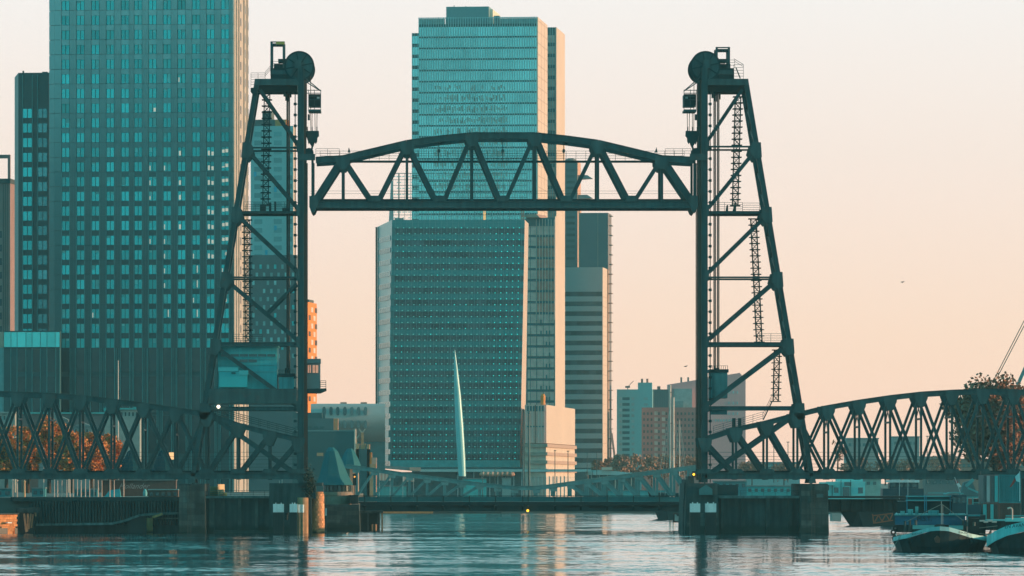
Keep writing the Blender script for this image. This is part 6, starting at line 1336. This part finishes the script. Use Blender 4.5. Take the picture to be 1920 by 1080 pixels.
def BA(nm, x0, x1, y0, y1, Ya, Yb, m_, par=None): return skew(nm, x0, x1, y0, y1, Ya, Yb, m_, par or bA)
navy = mat('navy_blue_coaming', (.012, .13, .22), .5, 0, .12, 1); lt_ = mat('teal_trim_paint', (.10, .36, .37), .5)
BA('hatch_coaming', 1678, 1810, 967, 984, 668, 712, navy); BA('coaming_top', 1677, 1811, 964.5, 966.8, 667.8, 712, lt_)
tx = text_mesh('M.S.T.', .62, blackp, extrude=.012); inst(tx, 'lettering', bA, Vector((X(1720, 667.4), 667.9, Z(976.5, 667.4))) - bA.location, (R(90), 0, 0))
BA('hold_shadow', 1682, 1792, 940, 964.3, 690, 708, blackp)
for y in (929.5, 937): BA('awning_rail', 1698, 1784, y, y + 2, 689, 689.3, lt_)
BA('awning', 1699, 1783, 931.6, 936.8, 689.3, 700, mat('dark_awning', (.03, .10, .11), .7))
for x in (1700, 1733, 1736, 1781): BA('awning_post', x, x + 1.2, 928, 964, 688.9, 689.1, mat('blue_post', (.05, .3, .42), .5))
BA('wheelhouse', 1785, 1812, 928, 964.4, 688, 692, mat('navy_deckhouse', (0, 0, 0)))
for k in range(3): BA('window', 1787 + 8.2 * k, 1793.5 + 8.2 * k, 932, 943, 687.9, 687.97, glass_d)
mb = MB(); pp = [(1770, 926.5), (1780, 924), (1793, 923.3), (1805, 925.5)]
for a, b_ in zip(pp, pp[1:]): mb.beam(P(*a, 686), P(*b_, 686), .1, 2.5)
mb.build('wheelhouse_roof', lt_, bA)
for x in (1740,): BA('roof_rail', x, 1772, 923.5, 925, 689, 689.2, lt_)
BA('mast', 1764.5, 1765.6, 940, 984, 658, 658.1, pinkp); BA('mast', 1767.3, 1768.2, 946, 984, 658.2, 658.3, pinkp)
for x in (1697, 1706, 1717, 1806, 1812): cyl('bollard', x, .13, 975 if x > 1700 else 977, 997, 660.5, timber, bA, 8)
BA('foredeck_box', 1711, 1752, 985, 992, 660, 662, lt_); BA('foredeck_box', 1779, 1806, 985.5, 993, 660, 662, lt_); BA('winch', 1755, 1772, 983, 990, 657, 658.2, timber)
BA('anchor_winch', 1818, 1836, 972, 996, 664, 668, blackp); BA('winch_frame', 1812, 1815, 966, 998, 663, 664, teal_s); BA('winch_beam', 1810, 1838, 965, 968, 663, 664, teal_s); BA('winch_cabin', 1814, 1840, 946, 964.5, 665, 668, mat('navy_deckhouse', (0, 0, 0))); cyl('anchor_buoy', 1826.5, .14, 979, 986, 663.5, conc, bA, 8)
rt_ = mat('rubber_tyre', (.01, .015, .015), .8)
for i, (x, y) in enumerate(((1675, 998), (1678, 1009), (1683, 1018), (1679, 990), (1688, 1008))):
    mb = MB(); c_ = P(x, y, 663 - i * .6); n = 12
    for j in range(n):
        a0, a1 = 2 * math.pi * j / n, 2 * math.pi * (j + 1) / n; mb.beam(c_ + Vector((math.cos(a0) * .22, 0, math.sin(a0) * .22)), c_ + Vector((math.cos(a1) * .22, 0, math.sin(a1) * .22)), .17, .26)
    mb.build('tyre_fender', rt_, bA)
for s_, x, y, ang in ((1, 1711, 1003.5, .13), (-1, 1798, 999.5, -.13)):
    tx = text_mesh('RISKANT', .27, mat('dark_letter_paint', (.02, .06, .07), .6), extrude=.01); inst(tx, 'lettering', bA, Vector((X(x, 654.3), 655.0 if s_ > 0 else 654.9, Z(y, 655))) - bA.location, (R(90), -ang, -.28 * s_))
YH = 640.0
pf2 = [(-1, 10, 1.5), (-.96, 5.5, 1.75), (-.84, 3.2, 2.2), (-.62, 1.6, 2.75), (-.36, .7, 3.1), (-.12, .2, 3.5), (0, 0, 3.6), (.2, .2, 3.5), (.42, .7, 3.2), (.66, 1.6, 2.8), (.86, 3.2, 2.5), (1, 9, 2.0)]
bB, cB = barge('river_barge', 'black hulled barge with bright cyan bow lettered EN AVANT cut off by the right edge', 1953, YH, 5.5, pf2, 2.0, 60, mat('bright_cyan_bulwark', (.20, .68, .68), .45, 0, .08, .8, streak=.15), blk, zs=1.0)
tx = text_mesh('EN AVANT', .50, mat('dark_letter_paint', (0, 0, 0)), extrude=.012, shear=.25); inst(tx, 'lettering', bB, Vector((X(1884, 640.6), 640.9, Z(991, 640.6))) - bB.location, (R(90), -.10, -.42))
MB().tube(P(1898, 974, 642), P(1898, 955, 642), .07, 8).tube(P(1898, 955, 642), P(1895, 952, 642), .07, 8).tube(P(1895, 952, 642), P(1889, 953.5, 642), .09, 8).build('deck_lamp', pinkp, bB)
bxx('deck_rail', 1886, 1935, 966, 968.5, 652, 652.2, lt_, bB); bxx('foredeck_box', 1888, 1930, 971, 978, 648, 650, wcy, bB); bxx('dark_deckhouse', 1915, 1960, 897, 970, 706, 712, blackp, bB)
for k, x in enumerate((1842, 1849, 1857, 1865, 1872)): bxx('mooring_beam', x - 4, x + 4, 975 + k % 2 * 2, 978 + k % 2 * 2, 660, 661, pinkp, bB) if k < 4 else None
skew('hold_coaming', 1846, 1962, 977, 994, 668, 712, blackp, bB); skew('coaming_edge', 1845, 1963, 975.6, 976.9, 667.9, 712, lt_, bB)
for k in range(6): bxx('coaming_stiffener', 1850 + 9 * k, 1851.5 + 9 * k, 977.5, 993, 667.8, 667.98, steel_d, bB)
BA('coaming_base', 1680, 1811, 984.2, 998, 668.5, 712, blackp); BA('dark_gap_backing', 1811.5, 1848, 966, 1004, 676, 700, blackp)  # dark backing added to close the bright gaps behind winch and coaming
# deck clutter and ropes on the near barges
for x0, x1, y0, y1, Yq in ((1688, 1697, 958, 964, 669), (1702, 1712, 955, 964, 670), (1716, 1722, 950, 964, 671), (1740, 1760, 957, 964, 670), (1771, 1779, 952, 964, 669.5)): skew('deck_locker', x0, x1, y0, y1, Yq, Yq + 2, timber if x0 % 2 else lt_, bA)
for x0, x1, y in ((1684, 1808, 958), (1684, 1808, 961)): BA('guard_rail', x0, x1, y, y + .6, 667.6, 667.66, railm)
for k in range(11): BA('rail_stanchion', 1684 + 12.3 * k, 1684.7 + 12.3 * k, 957.6, 964.4, 667.55, 667.6, railm)
for a, b_ in (((1690, 1003), (1672, 1030)), ((1766, 945), (1700, 978)), ((1766, 945), (1806, 976)), ((1836, 1000), (1862, 1004)), ((1836, 990), (1870, 986))): MB().beam(P(*a, 656), P(*b_, 656), .05, .05).build('mooring_rope', mat('pale_rope', (.30, .30, .26), .9), bA)
for x in (1705, 1822): MB().lathe((X(x, 655.5), 655.6), [(.05, Z(1020, 655)), (.2, Z(1018, 655)), (.2, Z(1010, 655)), (.05, Z(1008, 655))], 8).build('hanging_fender', rt_, bA)
MB().prism([(X(x, 654), Z(y, 654)) for x, y in ((1752, 1010), (1758, 1004), (1764, 1010), (1762, 1018), (1755, 1018))][::-1], 654.2, 654.6).build('anchor', mat('rusty_anchor', (.12, .06, .045), .9, 0, .4, 3), bA)
# containers on the second barge
def container(lab, x0, x1, y0, y1, Yq, m_, m2=None, stripes=()):
    t_ = thing('shipping_container', lab, 'container', P((x0 + x1) / 2, y1, Yq)); xa, xb = X(x0, Yq), X(x1, Yq); za, zb = Z(y1, Yq), Z(y0, Yq)
    MB().box(xa + .02, xb - .02, Yq + .1, Yq + 6, za + .02, zb - .02).build('body', m_, t_)
    n = max(4, int((xb - xa) / .22)); w = (xb - xa) / n
    rb = MB().box(0, w * .5, 0, .09, .12, zb - za - .12).mesh('corrugation', m_)
    for j in range(n): inst(rb, 'corrugation', t_, Vector((xa + w * (j + .25), Yq + .005, za)) - t_.location)
    fr = MB().box(xa, xb, Yq - .03, Yq + .1, zb - .12, zb).box(xa, xb, Yq - .03, Yq + .1, za, za + .12).box(xa, xa + .1, Yq - .03, Yq + .1, za + .12, zb - .12).box(xb - .1, xb, Yq - .03, Yq + .1, za + .12, zb - .12); fr.build('frame', m_, t_)
    for sx0, sx1, mm in stripes: bxx('painted_stripe', sx0, sx1, y0 + 2, y1 - 2, Yq - .06, Yq - .035, mm, t_)
    return t_
cteal = mat('teal_container_paint', (.04, .22, .24), .5, 0, .15, .8, streak=.2); cred = mat('brown_red_container_paint', (.17, .075, .06), .6, 0, .15, .8, streak=.2); cpk = mat('dull_pink_container_paint', (.20, .14, .14), .6, 0, .15, .8)
container('upper left container, dull pink with a pale vertical stripe', 1843.5, 1872, 890, 943, 690, cpk, stripes=((1850, 1856, mat('pale_grey_stripe', (.34, .36, .36), .6)), (1865, 1871, mat('teal_stripe', (.05, .38, .4), .6))))
container('upper right corrugated teal container on the second barge', 1872.5, 1914, 890, 943, 690, cteal)
container('lower left container striped teal and red', 1842.5, 1872, 943.5, 978, 690, cred, stripes=((1843, 1850, mat('teal_stripe', (0, 0, 0))), (1857, 1863, mat('teal_stripe', (0, 0, 0)))))
container('lower right brown red container under the teal one', 1872.5, 1914, 943.5, 978, 690, cred)
fl = thing('flag', 'red and white flag hanging diagonally in front of the teal container', 'flag', P(1903, 912, 685))
redf = mat('red_flag_cloth', (.35, .06, .05), .8)
MB().prism([(X(x, 685), Z(y, 685)) for x, y in ((1893, 913), (1903, 895), (1905, 902), (1896, 913))][::-1], 685, 685.04).build('red_cloth', redf, fl); MB().prism([(X(x, 685), Z(y, 685)) for x, y in ((1903.4, 894), (1911, 886), (1911.5, 904), (1905.4, 902))][::-1], 685, 685.04).build('white_cloth', whitep, fl); MB().beam(P(1912, 884, 685), P(1912, 940, 685), .06, .06).build('flagstaff', whitep, fl)
fl = thing('flag', 'small red and white flag above the big barge wheelhouse', 'flag', P(1795, 905, 700)); MB().prism([(X(x, 700), Z(y, 700)) for x, y in ((1791, 897), (1797, 905), (1793, 908), (1790, 901))][::-1], 700, 700.04).build('red_cloth', redf, fl); MB().prism([(X(x, 700), Z(y, 700)) for x, y in ((1797.2, 905.2), (1803, 912), (1799, 914), (1793.4, 908.2))][::-1], 700, 700.04).build('white_cloth', whitep, fl); MB().beam(P(1790, 895, 700), P(1803, 930, 700), .05, .05).build('flagstaff', whitep, fl)
ywk = thing('yacht', 'teal hulled motor yacht superstructure between the barge and the containers', 'boat', P(1820, 940, 740))
for nm, x0, x1, y0, y1, Yq, m_ in (('cabin', 1812, 1842, 946, 966, 741, lt_), ('frame', 1813, 1842, 931, 933.5, 740, lt_), ('frame_post', 1813, 1815, 933.6, 966, 740, lt_), ('frame_post', 1823, 1825.5, 933.6, 966, 740, lt_), ('red_door', 1815.6, 1822, 936, 962, 740.5, mat('pale_red_door', (.38, .17, .14), .7)), ('cyan_top', 1813, 1840, 963, 966, 739.7, wcy), ('rail', 1826, 1843, 942, 943.5, 740, lt_)): bxx(nm, x0, x1, y0, y1, Yq, Yq + .4, m_, ywk)
MB().prism([(X(x, 760), Z(y, 760)) for x, y in ((1800, 930), (1808, 905), (1822, 900), (1830, 920), (1836, 930))][::-1], 760, 762).build('grey_sail_cover', mat('grey_sail_cover', (.10, .18, .19), .8), ywk); MB().beam(P(1811, 912, 758), P(1825, 899, 758), .35, .3).beam(P(1815, 915, 757), P(1838, 925, 757), .2, .3).build('boom', lt_, ywk)
pole(1838, 885, 965, 735, .06, railm, 'thin mast left of the stacked containers', 'mast', 'mast')
# ---------------------------------------------------------------- tall ship masts behind the bascule bridge
ts = thing('sailing_ship', 'sailing ship with two tall sunlit masts and rigging behind the bascule bridge', 'ship', P(1262, 930, 1250)); Yq = 1250
ms = mat('pinkish_white_mast', (.78, .60, .52), .5)
for x, y0 in ((1256.8, 722), (1262.8, 745)): MB().tube(P(x, 935, Yq), P(x, y0, Yq), .2, 10, .16).build('mast', ms, ts)
MB().tube(P(1274, 935, Yq), P(1274.5, 787, Yq), .12, 8, .05).build('mast', ms, ts)
for a, b_ in (((1257, 765), (1238, 930)), ((1257, 760), (1230, 930)), ((1262, 780), (1284, 925)), ((1262, 770), (1290, 930)), ((1274, 790), (1286, 870)), ((1274, 790), (1266, 860)), ((1274, 788), (1288, 930)), ((1257, 740), (1247, 930))): MB().beam(P(*a, Yq), P(*b_, Yq), .05, .05).build('stay', ms, ts)
for x, y in ((1258, 793), (1263, 841), (1258, 735)): MB().box(X(x - 1.5, Yq), X(x + 1.5, Yq), Yq - .4, Yq + .4, Z(y + 1, Yq), Z(y, Yq)).build('crosstree', steel_d, ts)
hull_ship(ts, Yq, 0, 1215, 1300, 925, m_=steel_d)
cr2 = thing('excavator_arm', 'thin pale crane arm leaning beside the striped tower', 'crane', P(1150, 870, 2300)); MB().beam(P(1154, 868, 2300), P(1146.5, 812, 2300), .75, .5).beam(P(1146.5, 812, 2300), P(1144, 786, 2300), .3, .3).build('arm', mat('mauve_crane_paint', (.36, .27, .25), .7), cr2); MB().box(X(1152, 2300), X(1158, 2300), 2300, 2304, 0, Z(866, 2300)).build('base', mat('mauve_crane_paint', (0, 0, 0)), cr2)
# big crane or pylon pieces at the right edge
for (a, b_, w_, m_, lab) in (((1861.5, 716), (1925, 592), .18, mat('brown_stay_cable', (.13, .11, .09), .6), 'upper thin stay cable rising out of the right edge'), ((1865.5, 716), (1930, 592), .18, mat('brown_stay_cable', (0, 0, 0)), 'lower thin stay cable rising out of the right edge'), ((1908, 722), (1932, 668), .75, mat('teal_pylon_leg', (.10, .28, .29), .5), 'thick slanted teal crane jib at the right edge above the tree')):
    tag(MB().beam(P(*a, 1500), P(*b_, 1500), w_, w_).build('stay_cable' if w_ < .5 else 'crane_jib', m_), lab, 'cable' if w_ < .5 else 'crane')
# low hall roof on the right of centre
cn = thing('canopy', 'low pale curved canopy roof right of the pink terraces', 'canopy', P(1140, 905, 1900)); MB().prism([(X(x, 1900), Z(y, 1900)) for x, y in ((1100, 882), (1130, 881), (1200, 888), (1200, 890.5), (1100, 890.5))][::-1], 1900, 1910).build('roof', wr, cn); MB().box(X(1104, 1900), X(1196, 1900), 1903, 1908, 2.2, Z(890.6, 1900)).build('wall', mat('dark_pavilion_glass', (0, 0, 0)), cn); MB().box(X(1128, 1899), X(1148, 1899), 1898.5, 1899.8, Z(881, 1899), Z(876, 1899)).build('white_edge', lit, cn)
for k in range(6): bxx('column', 1108 + 15 * k, 1109.5 + 15 * k, 890.7, 940, 1901, 1901.5, lit, cn)
# ---------------------------------------------------------------- birds
for x, y, Yq, lab in ((1286, 687, 1000, 'small bird flying left of the right tower'), (1692.5, 529, 1000, 'small bird high in the empty sky at the right')):
    p = P(x, y, Yq); tag(MB().hull8([p + Vector((-.3, 0, -.02)), p + Vector((0, -.08, -.1)), p + Vector((0, .08, -.1)), p + Vector((-.28, .1, -.02))], [p + Vector((-.3, 0, .04)), p + Vector((.05, -.1, .08)), p + Vector((.35, .1, .16)), p + Vector((-.2, .1, .05))]).build('bird', steel_d), lab, 'bird')
# ---------------------------------------------------------------- trees
def tree(lab, x, ybase, ytop, wpx, Yq, m_, n, leaf, seed, nm='autumn_tree', group=None, holes=.0, trunkm=None):
    rt = random.Random(seed); t_ = thing(nm, lab, 'tree', P(x, ybase, Yq), group=group); s_ = Yq / F; base = P(x, ybase, Yq)
    H = (ybase - ytop) * s_; W = wpx * s_ / 2; z0_ = base.z; crown_c = Vector((base.x, Yq, z0_ + H * .60)); rz = H * .42
    tk = MB(); tk.tube(base, base + Vector((0, 0, H * .45)), H * .028, 8, H * .018)
    cl = []
    for i in range(int(26 * (1 if n < 1500 else 2.2))):
        while True:
            v = Vector((rt.uniform(-1, 1), rt.uniform(-1, 1), rt.uniform(-1, 1)))
            if .35 < v.length < 1: break
        c_ = crown_c + Vector((v.x * W * .84, v.y * W * .7, v.z * rz * .84)); cl.append((c_, rt.uniform(.16, .30) * W))
        if i < 16: tk.tube(base + Vector((0, 0, H * rt.uniform(.22, .45))), c_, H * .009, 5, H * .003)
    lf = MB()
    for i in range(n):
        c_, r_ = rt.choice(cl); g_ = Vector((rt.gauss(0, .55), rt.gauss(0, .55), rt.gauss(0, .5))); g_ = g_ if g_.length < 1.25 else g_ * (1.25 / g_.length); p = c_ + g_ * r_
        a = Vector((rt.gauss(0, 1), rt.gauss(0, 1), rt.gauss(0, 1))).normalized(); b_ = a.cross(Vector((rt.gauss(0, 1), rt.gauss(0, 1), rt.gauss(0, 1)))).normalized(); l_ = leaf * rt.uniform(.6, 1.3)
        lf.quad(p - a * l_ * .5, p + b_ * l_ * .35, p + a * l_ * .5, p - b_ * l_ * .35)
    tk.build('trunk', trunkm or mat('bark', (.07, .05, .04), .9), t_); stuff(lf.build('crown', m_, t_)); return t_
orl = mat('orange_autumn_leaves', (.66, .23, .06), .8, 0, .6, 1.6); brl = mat('brown_red_leaves', (.36, .15, .09), .85, 0, .65, 1.2); fol = mat('hazy_rust_leaves', (.36, .19, .12), .85, 0, .4, .4)
for i, (x, yt, w_, lab) in enumerate(((12, 786, 60, 'orange tree at the left edge behind the truss'), (52, 792, 50, 'second orange tree from the left edge behind the truss'), (92, 776, 62, 'tallest orange tree behind the left truss, third from the edge'), (136, 798, 52, 'orange tree fourth from the left edge behind the truss'), (172, 800, 48, 'rounded orange tree fifth from the left edge'), (206, 806, 46, 'last orange tree on the right of the row behind the left truss'))):
    tree(lab, x, 925, yt, w_ * 1.25, 985 + 6 * (i % 3), orl, 6500, .42, 40 + i)
tree('large brown red tree behind the right end of the truss', 1866, 915, 706, 190, 1010, brl, 22000, .62, 60); tree('brown tree at the right edge behind the largest one', 1930, 915, 712, 120, 1020, brl, 9000, .6, 61)
tree('small bare reddish shrub behind the first bays of the right truss', 1571, 880, 822, 34, 1300, brl, 420, .4, 62)
for i, (x, yt, w_) in enumerate(((1163, 850, 40), (1193, 852, 40), (1222, 851, 36), (1247, 852, 34), (1272, 853, 34), (1298, 850, 36), (1140, 856, 26))): tree('rust coloured tree in the hazy row, ' + ('leftmost but one', 'third from the left', 'fourth from the left', 'fifth, beside the masts', 'sixth, right of the masts', 'last on the right by the tower', 'leftmost beside the striped tower')[i], x, 912, yt, w_ * 1.15, 2150 + 12 * i, fol, 1500, .9, 80 + i)
tree('rust tree low behind the terraces', 1120, 905, 862, 30, 2100, fol, 900, .8, 91)
for i, (x, yt, w_, lab) in enumerate(((1410, 862, 60, 'low rust bush left of the street lamps behind the right tower'), (1470, 866, 60, 'low rust bush below the street lamps behind the right tower'), (1605, 862, 70, 'round hazy tree in front of the wide grey shed'), (1660, 860, 60, 'round hazy tree between the grey shed and box'), (1705, 862, 60, 'round hazy tree in front of the box building'), (1775, 850, 70, 'round hazy tree left of the big brown tree'))): tree(lab, x, 910, yt, w_, 2300, fol, 1300, .9, 100 + i)
shb = thing('climbing_plant', 'dark climbing shrub growing on the left pier beside the cone roof', 'shrub', P(580, 930, 896)); rt2 = random.Random(3); lf = MB()
for i in range(700):
    p = P(580 + rt2.gauss(0, 4.5), 905 + rt2.gauss(0, 13), 894.5) + Vector((0, rt2.gauss(0, .3), 0)); a = Vector((rt2.gauss(0, 1), rt2.gauss(0, 1), rt2.gauss(0, 1))).normalized() * .16; b_ = a.cross(Vector((rt2.gauss(0, 1), rt2.gauss(0, 1), 1))).normalized() * .1; lf.quad(p - a, p + b_, p + a, p - b_)
stuff(lf.build('leaves', mat('dark_ivy_leaves', (.02, .045, .03), .8, 0, .4, 3), shb)); MB().tube(P(580, 935, 894.7), P(581, 885, 894.7), .06, 6, .03).build('stem', mat('bark', (0, 0, 0)), shb)
# ---------------------------------------------------------------- haze
hz = MB().box(-1500, 1500, -40, 3500, -3.2, 185).mesh('haze', bpy.data.materials.new('haze_air'))
hm = hz.materials[0]; hm.use_nodes = True; t = hm.node_tree; t.nodes.clear()
pv = N(t, 'ShaderNodeVolumePrincipled'); pv.inputs['Color'].default_value = (.5, .94, 1, 1); pv.inputs['Density'].default_value = .00006; pv.inputs['Anisotropy'].default_value = .2
o_ = N(t, 'ShaderNodeOutputMaterial'); L(t, pv.outputs[0], o_.inputs['Volume'])
ho = bpy.data.objects.new('haze', hz); C.objects.link(ho); stuff(ho)
